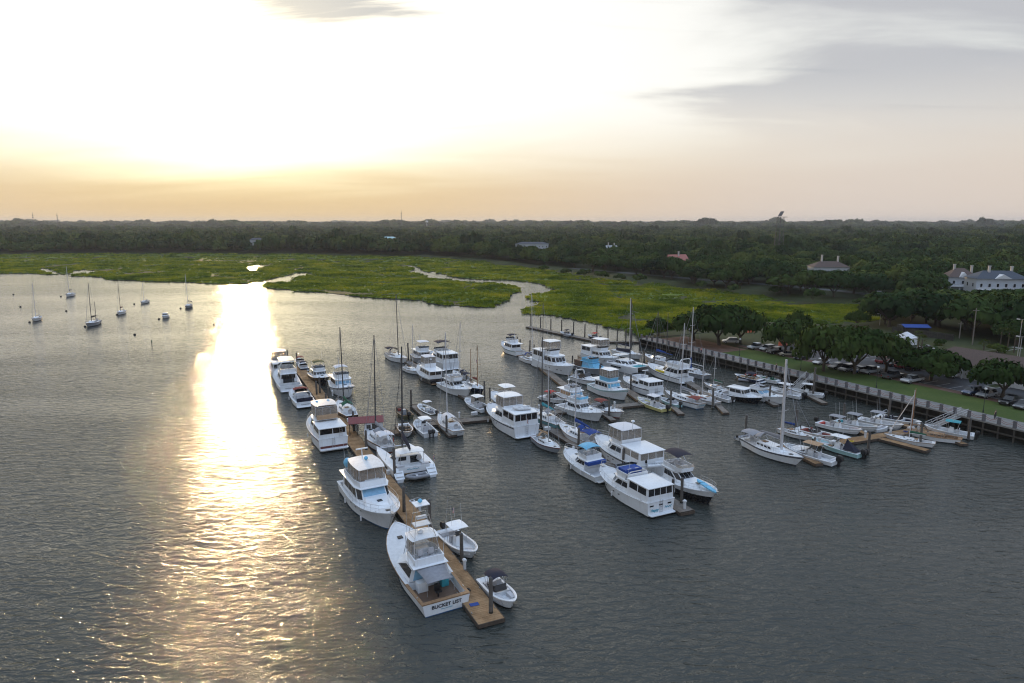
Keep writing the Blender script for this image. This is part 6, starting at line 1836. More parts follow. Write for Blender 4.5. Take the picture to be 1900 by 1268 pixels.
# swinging moorings out in the river
GM = 'boats on moorings in the open river'
MOOR = [((68, 595), 9.5, 292, 524, 'white sloop with cockpit hoops on the river mooring beyond all other masts', GEL2, None, None), ((130, 550), 10.5, 285, 494, 'white sloop moored closest to the marsh bank', GEL, NAVY, None), ((172, 604), 11.0, 280, 525, 'dark trimmed ketch with black bundled sail on a river mooring', HGREY, BLACK, (.2, 560)),
        ((225, 583), 9.0, 285, 524, 'white sloop with a reddish mast on a river mooring', GEL, MAROON, None), ((268, 563), 8.0, 275, 525, 'small white sloop with a tilted boom on a river mooring', GEL, None, None), ((350, 571), 9.5, 285, 509, 'grey sloop with a dark cockpit canopy on a river mooring', HGREY, NAVY, None)]
for px, L, hd, t, lab, hm_, cv, mz in MOOR:
    sail(lab, px, 'mid', L, hd, t, hm_, BOOT, cv, mizzen=mz, mastm=DARKM if mz or cv is MAROON else ALU, bim=NAVY if px[0] == 350 else None, group=GM, bimz=2.5)
b = Boat('motor_launch', 'small mastless white cabin launch on a river mooring', (307, 590), 'mid', 6.5, 2.3, 285, group=GM); b.hull((.7, .75, 1.1), GEL, BOOT, 'round', [(.06, .4, .45)]); h = b.house(.42, .72, .8, .72, .95, .35); b.wins(h, .45, .85, 1, 2, 1); b.roof(h, .15, .3); b.whip(b.x(.45), .5, 1.7, 1.8)
def buoy(x, y):
    p = P(x, y); r = empty('mooring_buoy', (p.x, p.y, 0), 0, 'dark round mooring buoy floating in the open river', 'buoy', 'mooring buoys in the river')
    MB().ball((0, 0, .12), .42, 10, 7).build('float', RUBBER, r, 60); MB().tube((0, 0, .5), (0, 0, .68), .06, .06, 6).build('pickup_ring', STEEL, r)
for q in ((55, 599), (113, 551), (158, 607), (217, 585), (249, 565), (295, 593), (335, 573), (25, 547), (38, 570), (123, 578), (250, 622), (397, 603)): buoy(*q)
p = P(282, 642); r = empty('channel_marker', (p.x, p.y, 0), 0, 'slim dark channel marker post standing in the open river', 'marker'); MB().tube((0, 0, -1), (0, 0, 1.6), .12, .1, 8).build('post', M_PILE, r, 50); MB().box(-.03, .03, -.3, .3, 1.2, 1.75).build('board', GREENC, r)
# ------------------------------------------------------------------ cars
PAINT = {n: mat(n + '_car_paint', c, .3, .2, .06, 2, coat=.6) for n, c in dict(white=(.62, .63, .64), silver=(.34, .36, .38), grey=(.12, .125, .13), black=(.012, .012, .014), blue=(.03, .06, .13), red=(.20, .02, .02), tan=(.34, .30, .24), green=(.03, .06, .045)).items()}
TYRE = mat('tyre', (.015, .015, .015), .85); RIM = mat('alloy_rim', (.4, .4, .42), .35, .8); LAMPM = mat('lamp_glass', (.6, .6, .62), .15); TAILM = mat('tail_lamp', (.25, .01, .01), .2); CHROME = mat('dark_trim', (.03, .03, .032), .5)
def car_proto(kind):
    L, Wd, H, = {'suv': (4.8, 1.92, 1.76), 'sedan': (4.7, 1.82, 1.45), 'pickup': (5.8, 2.0, 1.85)}[kind]
    x0, x1, w = -L / 2, L / 2, Wd / 2
    belt = {'suv': 1.0, 'sedan': .88, 'pickup': 1.05}[kind]
    P_ = {}
    prof = [(x0, .38), (x0 + .02, belt - .12), (x0 + .12, belt), (x1 - 1.25, belt), (x1 - .35, belt - .12), (x1, belt - .34), (x1, .38)]
    if kind == 'pickup': prof = [(x0, .48), (x0, belt - .02), (x0 + .05, belt), (x1 - 1.5, belt), (x1 - .2, belt - .05), (x1, belt - .3), (x1, .48)]
    rg = []
    for y, k in ((-w, .94), (-w * .97, 1.0), (w * .97, 1.0), (w, .94)):
        rg.append([(x * (1 if k == 1 else .99), y, (z if z < .5 else z * (1 if k == 1 else .96))) for x, z in prof])
    P_['body'] = (MB().loft(rg), None)
    gx0, gx1, tx0, tx1 = {'suv': (x0 + .15, x1 - 1.2, x0 + .55, x1 - 2.0), 'sedan': (x0 + .5, x1 - 1.2, x0 + 1.25, x1 - 2.1), 'pickup': (x0 + 1.95, x1 - 1.45, x0 + 2.2, x1 - 2.15)}[kind]
    P_['window_band'] = (MB().loft([[(gx0, -w * .92, belt - .01), (gx1, -w * .92, belt - .01), (gx1, w * .92, belt - .01), (gx0, w * .92, belt - .01)], [(tx0, -w * .76, H - .06), (tx1, -w * .76, H - .06), (tx1, w * .76, H - .06), (tx0, w * .76, H - .06)]]), GLASS)
    P_['roof'] = (MB().loft([[(tx0 - .05, -w * .78, H - .07), (tx1 + .05, -w * .78, H - .07), (tx1 + .05, w * .78, H - .07), (tx0 - .05, w * .78, H - .07)], [(tx0 + .1, -w * .68, H), (tx1 - .1, -w * .68, H), (tx1 - .1, w * .68, H), (tx0 + .1, w * .68, H)]]), None)
    if kind == 'pickup': P_['cargo_bed'] = (MB().box(x0 + .12, x0 + 1.85, -w * .8, w * .8, belt + .002, belt + .01), CHROME)
    P_['bumper'] = (MB().box(x1 - .03, x1 + .08, -w * .9, w * .9, .4, .58), CHROME)
    wh = []
    for sx in (x0 + .9, x1 - .9):
        for sy in (-1, 1): wh.append((sx, sy * (w - .08)))
    r = empty('parked_car')
    for n, (m_, mt) in P_.items():
        o = m_.build(n, mt or PAINT['white'], r, 25)
    for sx, sy in wh:
        o = MB().tube((sx, sy - .12, .34), (sx, sy + .12, .34), .34, .34, 14).build('wheel', TYRE, r, 40)
        MB().tube((sx, sy - .128, .34), (sx, sy + .128, .34), .19, .19, 10).build('rim', RIM, o, 40)
    for sy in (-1, 1):
        MB().box(x1 - .12, x1 + .012, sy * w * .72 - .18, sy * w * .72 + .18, belt - .42, belt - .26).build('headlight', LAMPM, r)
        MB().box(x0 - .012, x0 + .06, sy * w * .82 - .12, sy * w * .82 + .12, belt - .35, belt - .12).build('tail_light', TAILM, r)
    return r
PROTO = {k: car_proto(k) for k in ('suv', 'sedan', 'pickup')}
CAR_USED = set()
NOSE = math.degrees(math.atan2(-SW_IN.y, -SW_IN.x))
CARS = [((1355, 637), 'suv', 'white', NOSE - 35, 'white estate car under the oaks by the brick plaza'), ((1404, 648), 'pickup', 'white', NOSE, 'white pickup first in the row behind the lawn beside red barriers'), ((1424, 651), 'suv', 'white', NOSE, 'white off road car between a white pickup and a dark car'), ((1437, 656), 'suv', 'black', NOSE, 'black off road car beside the tan saloon'),
        ((1461, 661), 'sedan', 'tan', NOSE - 30, 'tan saloon parked askew under the round car park oak'), ((1488, 667), 'sedan', 'black', NOSE, 'black saloon beside the large spreading oak'), ((1523, 676), 'sedan', 'white', NOSE, 'white saloon beneath the large spreading oak'),
        ((1552, 684), 'sedan', 'grey', NOSE, 'grey saloon half hidden under the shading oaks'), ((1572, 689), 'suv', 'silver', NOSE, 'silver estate car half hidden beneath the row of oaks'), ((1594, 691), 'sedan', 'blue', NOSE, 'dark blue saloon beside the silver pickup'), ((1616, 693), 'pickup', 'silver', NOSE, 'silver pickup with pale roof in the pickup row'),
        ((1656, 702), 'pickup', 'grey', NOSE + 180, 'grey pickup backed in between silver and white pickups'), ((1692, 710), 'pickup', 'white', NOSE, 'white pickup at the end of the row by the bare parking bays'),
        ((1640, 674), 'suv', 'red', NOSE + 180, 'red estate car in the second row behind the pickups'), ((1657, 679), 'sedan', 'black', NOSE + 180, 'black saloon between two red estate cars'), ((1676, 683), 'suv', 'red', NOSE + 180, 'dark red estate car nearest the leafy oak'), ((1694, 687), 'suv', 'black', NOSE + 180, 'black estate car next to the round oak trunk'), ((1770, 700), 'suv', 'white', NOSE + 180, 'white estate car in the shade beside the low white building'),
        ((1803, 732), 'suv', 'blue', NOSE, 'slate blue estate car beside the brick walk near a lamp post'), ((1830, 737), 'suv', 'silver', NOSE, 'silver grey estate car next to the slate blue one'), ((1876, 750), 'pickup', 'black', NOSE, 'black pickup parked past the last round oak'), ((1900, 758), 'suv', 'grey', NOSE, 'grey estate car beyond the black pickup'),
        ((1628, 547), 'suv', 'silver', 165, 'silver car driving on the shore road'), ((1668, 657), 'sedan', 'white', NOSE + 90, 'white saloon crossing the car park behind the red cars'), ((1720, 650), 'sedan', 'silver', NOSE + 90, 'silver saloon near the small white pavilion')]
for px, k, colr, hd, lab in CARS:
    p = P(px[0], px[1], LAND_Z)
    r = PROTO[k] if k not in CAR_USED else copy_tree(PROTO[k])
    CAR_USED.add(k)
    r.location = (p.x, p.y, LAND_Z + .015); r.rotation_euler = (0, 0, R(hd))
    tag(r, lab, 'car', 'cars in the car park' if px[1] > 600 else None)
    for c in r.children:
        if c.name.split('.')[0] in ('body', 'roof'):
            c.material_slots[0].link = 'OBJECT'; c.material_slots[0].material = PAINT[colr]

# bay lines of the car park
M_LINE = mat('white_line_paint', (.55, .55, .55), .7, vary=.2)
q = MB()
for i in range(44):
    t = 34 + i * 2.8
    for d0, d1 in ((20.6, 25.6), (34, 44)):
        a, b_, c, d = sw(t, d0), sw(t + .12, d0), sw(t + .12, d1), sw(t, d1)
        q.add([(v.x, v.y, LAND_Z + .010) for v in (a, b_, c, d)], [(0, 1, 2, 3)])
tag(q.build('bay_lines', M_LINE), kind='structure', label='white painted parking bay lines')
for t, d, w, l in ((46, 30, 2.2, 9), (30, 46, 3, 14), (84, 29, 2.4, 9), (118, 30, 2.4, 9), (60, 58, 2.5, 30)):
    A_, B_ = sw(t, d), sw(t + w, d + l)
    q = MB(); pl = [sw(t, d), sw(t + w, d), sw(t + w, d + l), sw(t, d + l)]
    q.loft([[(v.x, v.y, LAND_Z) for v in pl], [(v.x, v.y, LAND_Z + .14) for v in pl]]); tag(q.build('kerbed_island', M_CONC), kind='structure', label='kerbed island in the car park')
    cx = sum((v for v in pl), Vector()) / 4
    q = MB(); q.add([(lerp(v.x, cx.x, .12), lerp(v.y, cx.y, .12), LAND_Z + .145) for v in pl], [(0, 1, 2, 3)]); tag(q.build('mulch_bed', M_EARTH), kind='structure', label='mulch bed on a car park island')

# ------------------------------------------------------------------ lamps and poles
M_POLE = mat('dark_green_pole', (.03, .04, .035), .5); M_POLEG = mat('grey_pole', (.30, .31, .32), .6); M_GLOBE = mat('white_lamp_globe', (.7, .7, .68), .3); M_WOODP = mat('wood_pole', (.20, .18, .16), .9)
def lamp(p, h, lab, z=LAND_Z):
    r = empty('lamp_post', (p.x, p.y, z), 0, lab, 'lamp post', 'lamp posts along the promenade')
    q = MB(); q.tube((0, 0, 0), (0, 0, .6), .16, .09, 8); q.tube((0, 0, .6), (0, 0, h), .06, .045, 7); q.build('post', M_POLE, r, 50)
    MB().ball((0, 0, h + .25), .27, 10, 7).build('globe', M_GLOBE, r, 60); MB().tube((0, 0, h + .5), (0, 0, h + .62), .16, .02, 8).build('finial', M_POLE, r)
for i, t in enumerate((14, 34, 54, 74, 96, 118, 140)):
    if t < T_END: lamp(sw(t, 7.0), 4.4, 'dark lamp post with a white globe between promenade and lawn')
def lot_light(px, t, lab, lit=False):
    p = P(px[0], px[1], LAND_Z); h = top_of(p, t) - LAND_Z
    r = empty('street_light', (p.x, p.y, LAND_Z), R(26), lab, 'street light')
    MB().tube((0, 0, 0), (0, 0, h), .11, .07, 8).build('pole', M_POLEG, r, 50); MB().tube((0, -.9, h), (0, .9, h), .04, .04, 5).build('arm', M_POLEG, r)
    for s_ in (-1, 1): MB().box(-.2, .2, s_ * .9 - .35, s_ * .9 + .35, h - .12, h + .06).build('lamp_head', M_GLOBE, r)
    if lit:
        m = bpy.data.materials.new('lit_sodium_lamp'); t_, N, Lk, bs = nodes_of(m); bs.inputs['Base Color'].default_value = (1, .7, .35, 1); bs.inputs['Emission Color'].default_value = (1, .62, .25, 1); bs.inputs['Emission Strength'].default_value = 14
        MB().ball((0, -.9, h - .22), .22, 8, 6).build('lit_bulb', m, r, 60)
lot_light((1632, 604), 583, 'pale double headed light pole at the marsh edge of the car park')
lot_light((1887, 668), 593, 'tall light pole with one glowing orange lamp near the low building', True)
lot_light((1888, 690), 625, 'grey light pole with white heads beside the low building')
for px, t, lab in (((1804, 640), 572, 'bare wooden utility pole in the dark park'), ((1780, 628), 597, 'short wooden pole behind the storage yard fence')):
    p = P(px[0], px[1], LAND_Z); h = top_of(p, t) - LAND_Z
    r = empty('utility_pole', (p.x, p.y, LAND_Z), 0, lab, 'pole'); MB().tube((0, 0, 0), (0, 0, h), .17, .12, 8).build('shaft', M_WOODP, r, 50); MB().box(-.9, .9, -.06, .06, h - .8, h - .65).build('crossarm', M_WOODP, r)
M_ORANGE = mat('orange_barrier_plastic', (.60, .10, .04), .5)
for px, hd, lab in (((1391, 617), 20, 'row of orange red barriers at the head of the car park'), ((1457, 641), 10, 'orange red barriers behind the round car park oak')):
    p = P(px[0], px[1], LAND_Z); r = empty('traffic_barrier', (p.x, p.y, LAND_Z), R(hd), lab, 'barrier')
    for i in range(3):
        MB().loft([[(x, y, z) for x, y in ((i * 1.4 - 2.2, -.25), (i * 1.4 - 1.1, -.25), (i * 1.4 - 1.1, .25), (i * 1.4 - 2.2, .25))] if z == 0 else [(x, y, z) for x, y in ((i * 1.4 - 2.15, -.12), (i * 1.4 - 1.15, -.12), (i * 1.4 - 1.15, .12), (i * 1.4 - 2.15, .12))] for z in (0, .4, 1.1)]).build('barrier_block', M_ORANGE, r)

# ------------------------------------------------------------------ buildings
WALLW = mat('white_clapboard', (.46, .49, .53), .6, vary=.08); ROOFG = mat('grey_shingle_roof', (.06, .075, .10), .85, vary=.2, scale=4); ROOFB = mat('brown_shingle_roof', (.10, .07, .06), .85, vary=.2, scale=4); ROOFP = mat('salmon_tile_roof', (.42, .16, .13), .8, vary=.15); BRICKW = mat('painted_brick', (.50, .48, .47), .8, vary=.12, scale=6); SHUT = mat('blue_shutter', (.10, .22, .30), .5); WPAINT = mat('white_trim', (.7, .71, .72), .5)
def hip(r, x0, x1, y0, y1, z0, z1, m, over=.5, gable=False):
    x0 -= over; x1 += over; y0 -= over; y1 += over; cy = (y0 + y1) / 2; k = 0.05 if gable else (y1 - y0) * .42
    q = MB(); q.add([(x0, y0, z0), (x1, y0, z0), (x1, y1, z0), (x0, y1, z0), (x0 + k, cy, z1), (x1 - k, cy, z1)], [(0, 1, 5, 4), (1, 2, 5), (2, 3, 4, 5), (3, 0, 4), (0, 3, 2, 1)])
    return q.build('roof', m, r)
def windows(r, x0, x1, y, zs, n, w=1.0, h=1.6, sgn=-1, door=None):
    for z in zs:
        for i in range(n):
            x = lerp(x0, x1, (i + .5) / n)
            if door == i and z == zs[0]:
                MB().box(x - .6, x + .6, min(y, y + sgn * .05), max(y, y + sgn * .05), z - .7, z + 1.6).build('door', SHUT, r); continue
            f = MB().box(x - w / 2 - .1, x + w / 2 + .1, min(y, y + sgn * .05), max(y, y + sgn * .05), z - .1, z + h + .1).build('window', WPAINT, r)
            MB().box(x - w / 2, x + w / 2, y + sgn * .05 - .02, y + sgn * .05 + .02, z, z + h).build('pane', GLASS, f)
def chimney(r, x, y, z0, z1, m=BRICKW, w=.9):
    o = MB().box(x - w / 2, x + w / 2, y - w / 2, y + w / 2, z0, z1).build('chimney', m, r); MB().box(x - w / 2 - .12, x + w / 2 + .12, y - w / 2 - .12, y + w / 2 + .12, z1, z1 + .3).build('chimney_cap', m, o)
def house(px, lab, Wd, D, e_row, r_row, roof, hd, wall=WALLW, porch=False, chim=(), cols=5, wins=5, gable=False, dist=None, name='house'):
    p = P(px[0], px[1], LAND_Z)
    z = LAND_Z; e = top_of(p, e_row) - z; rz = top_of(p, r_row) - z
    r = empty(name, (p.x, p.y, z), R(hd), lab, 'house')
    MB().box(-Wd / 2, Wd / 2, 0, D, 0, e).build('wall', wall, r)
    hip(r, -Wd / 2, Wd / 2, 0 if not porch else -.1, D, e + .01, rz, roof, .6, gable)
    fl = e / 2 if e > 5 else 0
    zz = [fl + .9] if fl == 0 else [.9, fl + .9]
    windows(r, -Wd / 2 + .5, Wd / 2 - .5, -.003, zz, wins, door=wins // 2)
    for s_ in (-1, 1):
        for j in range(2):
            for z_ in zz: MB().box(s_ * (Wd / 2 + .03) - .03, s_ * (Wd / 2 + .03) + .03, D * (.25 + .45 * j) - .5, D * (.25 + .45 * j) + .5, z_, z_ + 1.6).build('side_window', GLASS, r)
    for x, y, top_ in chim: chimney(r, x * Wd, y * D, e * .9, top_of(p, top_) - z)
    if porch:
        MB().box(-Wd / 2, Wd / 2, -3.0, -.01, fl - .15, fl + .1).build('porch_floor', WPAINT, r)
        MB().box(-Wd / 2, Wd / 2, -3.1, -2.95, fl - .4, fl - .1).build('porch_beam', WPAINT, r)
        for i in range(cols):
            x = lerp(-Wd / 2 + .2, Wd / 2 - .2, i / (cols - 1)); MB().tube((x, -2.85, 0), (x, -2.85, fl), .2, .18, 8).build('column', WPAINT, r, 50)
            MB().box(x - .12, x + .12, -2.98, -2.74, fl + .1, fl + 1.1).build('rail_post', WPAINT, r)
        MB().box(-Wd / 2, Wd / 2, -2.92, -2.8, fl + .95, fl + 1.05).build('balustrade_rail', WPAINT, r)
        q = MB()
        for i in range(int(Wd / .22)): q.box(-Wd / 2 + i * .22, -Wd / 2 + i * .22 + .06, -2.9, -2.84, fl + .1, fl + .96)
        tag(q.build('balusters', WPAINT, r), kind='stuff')
        q = MB(); q.add([(-Wd * .17, -.9, e), (Wd * .17, -.9, e), (0, -.9, e + (rz - e) * .6), (-Wd * .17, 3, e), (Wd * .17, 3, e), (0, 3.4, e + (rz - e) * .6)], [(0, 1, 2), (0, 2, 5, 3), (1, 4, 5, 2)]); q.build('pediment', WPAINT, r)
    return r
house((1856, 556), 'large white porch house with dark hipped roof, pediment and two brick chimneys', 22, 12, 518, 504, ROOFG, -10, porch=True, chim=((-.18, .4, 496), (.28, .5, 497)), cols=7, wins=6)
house((1784, 546), 'smaller white porch house with brown hipped roof and two white chimneys', 13, 11, 515, 499, ROOFB, -14, porch=True, chim=((-.2, .5, 493), (.4, .5, 495)), cols=4, wins=3)
house((1541, 526), 'white house with two tall white chimneys behind an oak on the shore road', 20, 12, 496, 486, ROOFB, -6, chim=((-.2, .5, 475), (.26, .5, 477)), wins=5, porch=False)
house((1262, 500), 'house with a salmon pink roof and a white chimney in the wood', 15, 11, 486, 473, ROOFP, 18, chim=((.05, .4, 468),), wins=4, gable=True)
house((1133, 476), 'white gabled house with two white chimneys rising from the wood', 15, 10, 462, 456, WALLW, 10, chim=((-.1, .4, 451), (.35, .5, 452)), wins=4, gable=True)
house((987, 468), 'long low white building with a flat grey roof in the wood', 40, 18, 453, 449.5, ROOFG, -4, wins=9)
house((477, 460), 'small pale house glimpsed in the hazy left wood', 18, 10, 446, 442, ROOFG, 20, wins=4)
house((722, 452), 'far pale green roofed house in the wood', 24, 12, 443, 439.5, HTEAL, 5, wins=4)
# low restroom building on the car park
p = P(1822, 709, LAND_Z); r = empty('low_building', (p.x, p.y, LAND_Z), math.atan2(SW_DIR.y, SW_DIR.x), 'long low white park building with a brown hipped roof beside the car park', 'building')
MB().box(-13, 16, 0, 9, 0, 3.0).build('wall', WPAINT, r); hip(r, -13, 16, 0, 9, 3.01, 6.3, ROOFB, 1.0); windows(r, -12, 15, -.003, [1.0], 7, 1.2, 1.2, -1, 2)
MB().box(-13.02, -13.0, 1, 4, 0, 2.3).build('doorway', SOLE, r)
for x in (-9, -4, 1, 6, 11): MB().box(x - .1, x + .1, -1.0, -.8, 0, 3.0).build('porch_post', WPAINT, r)
# white pavilion tent, blue awning, yard fence
p = P(1680, 639, LAND_Z); r = empty('pavilion_tent', (p.x, p.y, LAND_Z), R(26), 'small white pavilion tent with a peaked roof in the car park', 'tent'); r.scale = (.8, .8, .85)
for x in (-2.6, 2.6):
    for y in (-2.6, 2.6): MB().tube((x, y, 0), (x, y, 2.6), .06, .06, 6).build('pole', WPAINT, r)
q = MB(); q.add([(-3, -3, 2.5), (3, -3, 2.5), (3, 3, 2.5), (-3, 3, 2.5), (-.5, 0, 4.4), (.5, 0, 4.4)], [(0, 1, 5, 4), (1, 2, 5), (2, 3, 4, 5), (3, 0, 4)]); q.build('roof', WHITEC, r)
MB().box(-2.6, 2.6, -2.65, -2.6, 0, 2.5).build('side_wall', WHITEC, r); MB().box(2.6, 2.65, -2.6, 2.6, 0, 2.5).build('side_wall', WHITEC, r)
p = P(1700, 621, LAND_Z); r = empty('awning_shed', (p.x, p.y, LAND_Z), R(-8), 'storage shed with a bright blue awning behind the pavilion tent', 'shed')
MB().box(-4, 4, .5, 5, 0, 2.6).build('wall', M_BULK, r); q = MB(); q.slab((-4, -1, 2.3), (4, -1, 2.3), (4, 2, 3.0), (-4, 2, 3.0), .08); q.build('blue_awning', BLUEC, r)
for x in (-3.8, 3.8): MB().tube((x, -.9, 0), (x, -.9, 2.3), .06, .06, 6).build('post', M_TIMB, r)
p0, p1 = P(1655, 617, LAND_Z), P(1775, 634, LAND_Z); d = p1 - p0; r = empty('yard_fence', p0, math.atan2(d.y, d.x), 'dark board fence round the storage yard behind the blue awning', 'fence'); n_ = int(d.length / 2.4)
bm_ = MB().box(0, 2.3, -.03, .03, .05, 2.0).mesh('board_panel', M_BULK); pm2 = MB().box(-.07, .07, -.07, .07, 0, 2.15).mesh('post', M_TIMB)
for i in range(n_):
    o = link('panel', bm_, r); o.location = (i * 2.4 + .06, 0, 0); o = link('post', pm2, r); o.location = (i * 2.4, 0, 0)

# ------------------------------------------------------------------ palms and shrubs
def palm_crown(seed):
    rg = random.Random(seed); b = MB()
    for i in range(26):
        a = rg.uniform(0, 6.283); el = rg.uniform(-.5, 1.2); d = Vector((math.cos(a) * math.cos(el), math.sin(a) * math.cos(el), math.sin(el))); s_ = d.cross(Vector((0, 0, 1))).normalized()
        c = d * .55
        for k in range(7):
            t = (k - 3) / 3; e = d * (.62 - .18 * abs(t)) + s_ * t * .5 - Vector((0, 0, .14 * abs(t) + .12))
            w = s_ * .045 + Vector((0, 0, .02)); b.add([c - w, c + w, c + e], [(0, 1, 2)])
    me = bpy.data.meshes.new('palm_crown'); me.from_pydata(b.v, [], b.f); me.materials.append(M_PALM); return me
PC = [palm_crown(300 + i) for i in range(2)]; PT = MB().tube((0, 0, 0), (0, 0, 1), .17, .14, 8).mesh('palm_trunk', M_BARK, 50)
for px, h in (((1622, 652), 4.5), ((1664, 655), 5.0), ((1703, 652), 4.6), ((1708, 664), 5.0), ((1855, 648), 5.0), ((1869, 652), 5.2), ((1881, 655), 4.8), ((1825, 650), 2.0), ((1740, 662), 2.2), ((1795, 690), 4.2)):
    p = P(px[0], px[1], LAND_Z); r = empty('palmetto', (p.x, p.y, LAND_Z), random.uniform(0, 6), 'short palmetto with a round head of fan leaves by the car park', 'palm', 'palmettos around the car park')
    c = link('crown', PC[random.randrange(2)], r); c.location = (0, 0, h); s_ = random.uniform(1.5, 1.9); c.scale = (s_, s_, s_); t = link('trunk', PT, r); t.scale = (1, 1, h)
SH = [crown_mesh('shrub_leaves', 330 + i, 7, 420, .15, M_OAK) for i in range(2)]
for px, w in (((1440, 545), 3.5), ((1508, 556), 5.0), ((1595, 566), 3.0), ((1050, 510), 4), ((1085, 514), 5), ((1115, 518), 5), ((1150, 521), 4), ((1185, 525), 5), ((1010, 503), 4), ((1700, 688), 1.6), ((1300, 536), 4), ((1360, 543), 4), ((1745, 640), 1.8), ((1660, 626), 1.6), ((1850, 655), 2.5)):
    p = P(px[0], px[1], LAND_Z); r = empty('shrub', (p.x, p.y, LAND_Z - .3), random.uniform(0, 6), 'dense dark shrub on the bank between marsh and shore road' if px[1] < 600 else 'low dark shrub beside the car park', 'shrub', 'shrubs on the marsh bank' if px[1] < 600 else 'shrubs by the car park')
    c = link('foliage', SH[random.randrange(2)], r); c.scale = (w, w, w * 1.1); t = link('stem', TRUNK[0], r); t.scale = (w * .5, w * .5, w * .6)

# ------------------------------------------------------------------ far towers
M_STEELT = mat('tower_steel', (.10, .10, .11), .6, .3)
u, dy, dz = ray(1448, 412); D = 620.0; X = u / dy * D; h = top_of((X, D), 402)
r = empty('lattice_tower', (X, D, LAND_Z), .4, 'steel lattice tower with a railed platform and tilted panel above the wood', 'tower'); q = MB()
for sx in (-1, 1):
    for sy in (-1, 1): q.tube((sx * 3.2, sy * 3.2, 0), (sx * 2.0, sy * 2.0, h - 3), .28, .22, 5)
for i in range(10):
    t0, t1 = i / 10, (i + 1) / 10; w0, w1 = lerp(3.2, 2.0, t0), lerp(3.2, 2.0, t1)
    for a, b_ in (((-1, -1), (1, -1)), ((1, -1), (1, 1)), ((1, 1), (-1, 1)), ((-1, 1), (-1, -1))):
        q.tube((a[0] * w0, a[1] * w0, t0 * (h - 3)), (b_[0] * w1, b_[1] * w1, t1 * (h - 3)), .12, .12, 4); q.tube((a[0] * w0, a[1] * w0, t0 * (h - 3)), (b_[0] * w0, b_[1] * w0, t0 * (h - 3)), .12, .12, 4)
q.build('lattice', M_STEELT, r); MB().box(-5, 5, -3, 3, h - 3, h - 2.6).build('platform', M_STEELT, r); MB().slab((-1.2, -2, h - 2.2), (1.8, -2, h + 2.0), (1.8, 2, h + 2.0), (-1.2, 2, h - 2.2), .4).build('tilted_panel', M_STEELT, r)
for x, t, lab in ((62, 396, 'thin radio mast on the far horizon beyond the left wood'), (107, 397, 'second thin radio mast on the left horizon'), (745, 392, 'tall radio mast with antennas on the middle horizon')):
    u, dy, dz = ray(x, 412); D = 2600.0; X = u / dy * D; h = top_of((X, D), t)
    r = empty('radio_mast', (X, D, LAND_Z), 0, lab, 'mast'); q = MB(); q.tube((0, 0, 0), (0, 0, h), 1.0, .6, 5); q.build('shaft', M_STEELT, r)
    for k in (.72, .84): MB().box(-2.2, 2.2, -.8, .8, h * k, h * k + 2.4).build('antenna_ring', M_STEELT, r)
u, dy, dz = ray(792, 412); D = 2400.0; X = u / dy * D; r = empty('water_tower', (X, D, LAND_Z), 0, 'far pale water tower on the horizon', 'water tower'); MB().ball((0, 0, 36), 5, 10, 7, .8).build('tank', WPAINT, r, 60); MB().tube((0, 0, 0), (0, 0, 33), 1.2, .9, 8).build('stem', WPAINT, r)

# ------------------------------------------------------------------ dock furniture
M_PED = mat('white_pedestal', (.6, .62, .64), .5)
def pedestal(px, lab='white shore power pedestal on a dock'):
    p = P(px[0], px[1], DOCK_Z); r = empty('power_pedestal', (p.x, p.y, DOCK_Z), R(26), lab, 'pedestal', 'shore power pedestals on the docks')
    MB().box(-.14, .14, -.14, .14, 0, .95).build('post', M_PED, r); MB().loft([[(x * .2, y * .2, .95) for x, y in ((-1, -1), (1, -1), (1, 1), (-1, 1))], [(x * .2, y * .2, 1.12) for x, y in ((-1, -1), (1, -1), (1, 1), (-1, 1))], [(x * .1, y * .1, 1.24) for x, y in ((-1, -1), (1, -1), (1, 1), (-1, 1))]]).build('head', M_PED, r)
    MB().box(.14, .17, -.08, .08, .55, .8).build('socket_panel', TEALC, r)
for q_ in ((862, 1056), (779, 948), (716, 870), (664, 800), (617, 735), (589, 708), (852, 776), (905, 764), (1000, 762), (1064, 842), (1105, 866), (1167, 900), (1270, 944), (1140, 756), (1225, 745), (1295, 735), (1330, 730), (1410, 727), (1465, 724), (1520, 824), (1555, 822), (1605, 812), (1652, 806), (1704, 797)): pedestal(q_)
def dockbox(px, hd, lab):
    p = P(px[0], px[1], DOCK_Z); r = empty('dock_box', (p.x, p.y, DOCK_Z), R(hd), lab, 'dock box', 'white dock boxes')
    MB().box(-.6, .6, -.3, .3, 0, .5).build('box', M_PED, r); MB().loft([[(-.63, -.33, .5), (.63, -.33, .5), (.63, .33, .5), (-.63, .33, .5)], [(-.55, -.25, .62), (.55, -.25, .62), (.55, .25, .62), (-.55, .25, .62)]]).build('lid', GEL2, r)
for q_ in ((725, 879), (650, 782), (880, 770), (1015, 798), (1090, 862), (1190, 746), (1262, 738), (1375, 732), (1545, 824), (1690, 798)): dockbox(q_, 26, 'white fibreglass dock box standing on a dock')
p = P(866, 1098, DOCK_Z); r = empty('dock_fender', (p.x, p.y, DOCK_Z), 0, 'black rubber wheel fender lying on the dock beside the sport fishing yacht', 'fender')
q = MB(); N_ = 14; rg = [[(.32 * math.cos(a) + .11 * math.cos(b_) * math.cos(a), .32 * math.sin(a) + .11 * math.cos(b_) * math.sin(a), .12 + .11 * math.sin(b_)) for b_ in [6.283 * j / 6 for j in range(6)]] for a in [6.283 * i / N_ for i in range(N_ + 1)]]; q.loft(rg, False, False); q.build('tyre_ring', RUBBER, r, 60); MB().tube((0, 0, .02), (0, 0, .1), .16, .16, 10).build('hub', STEELISH, r)
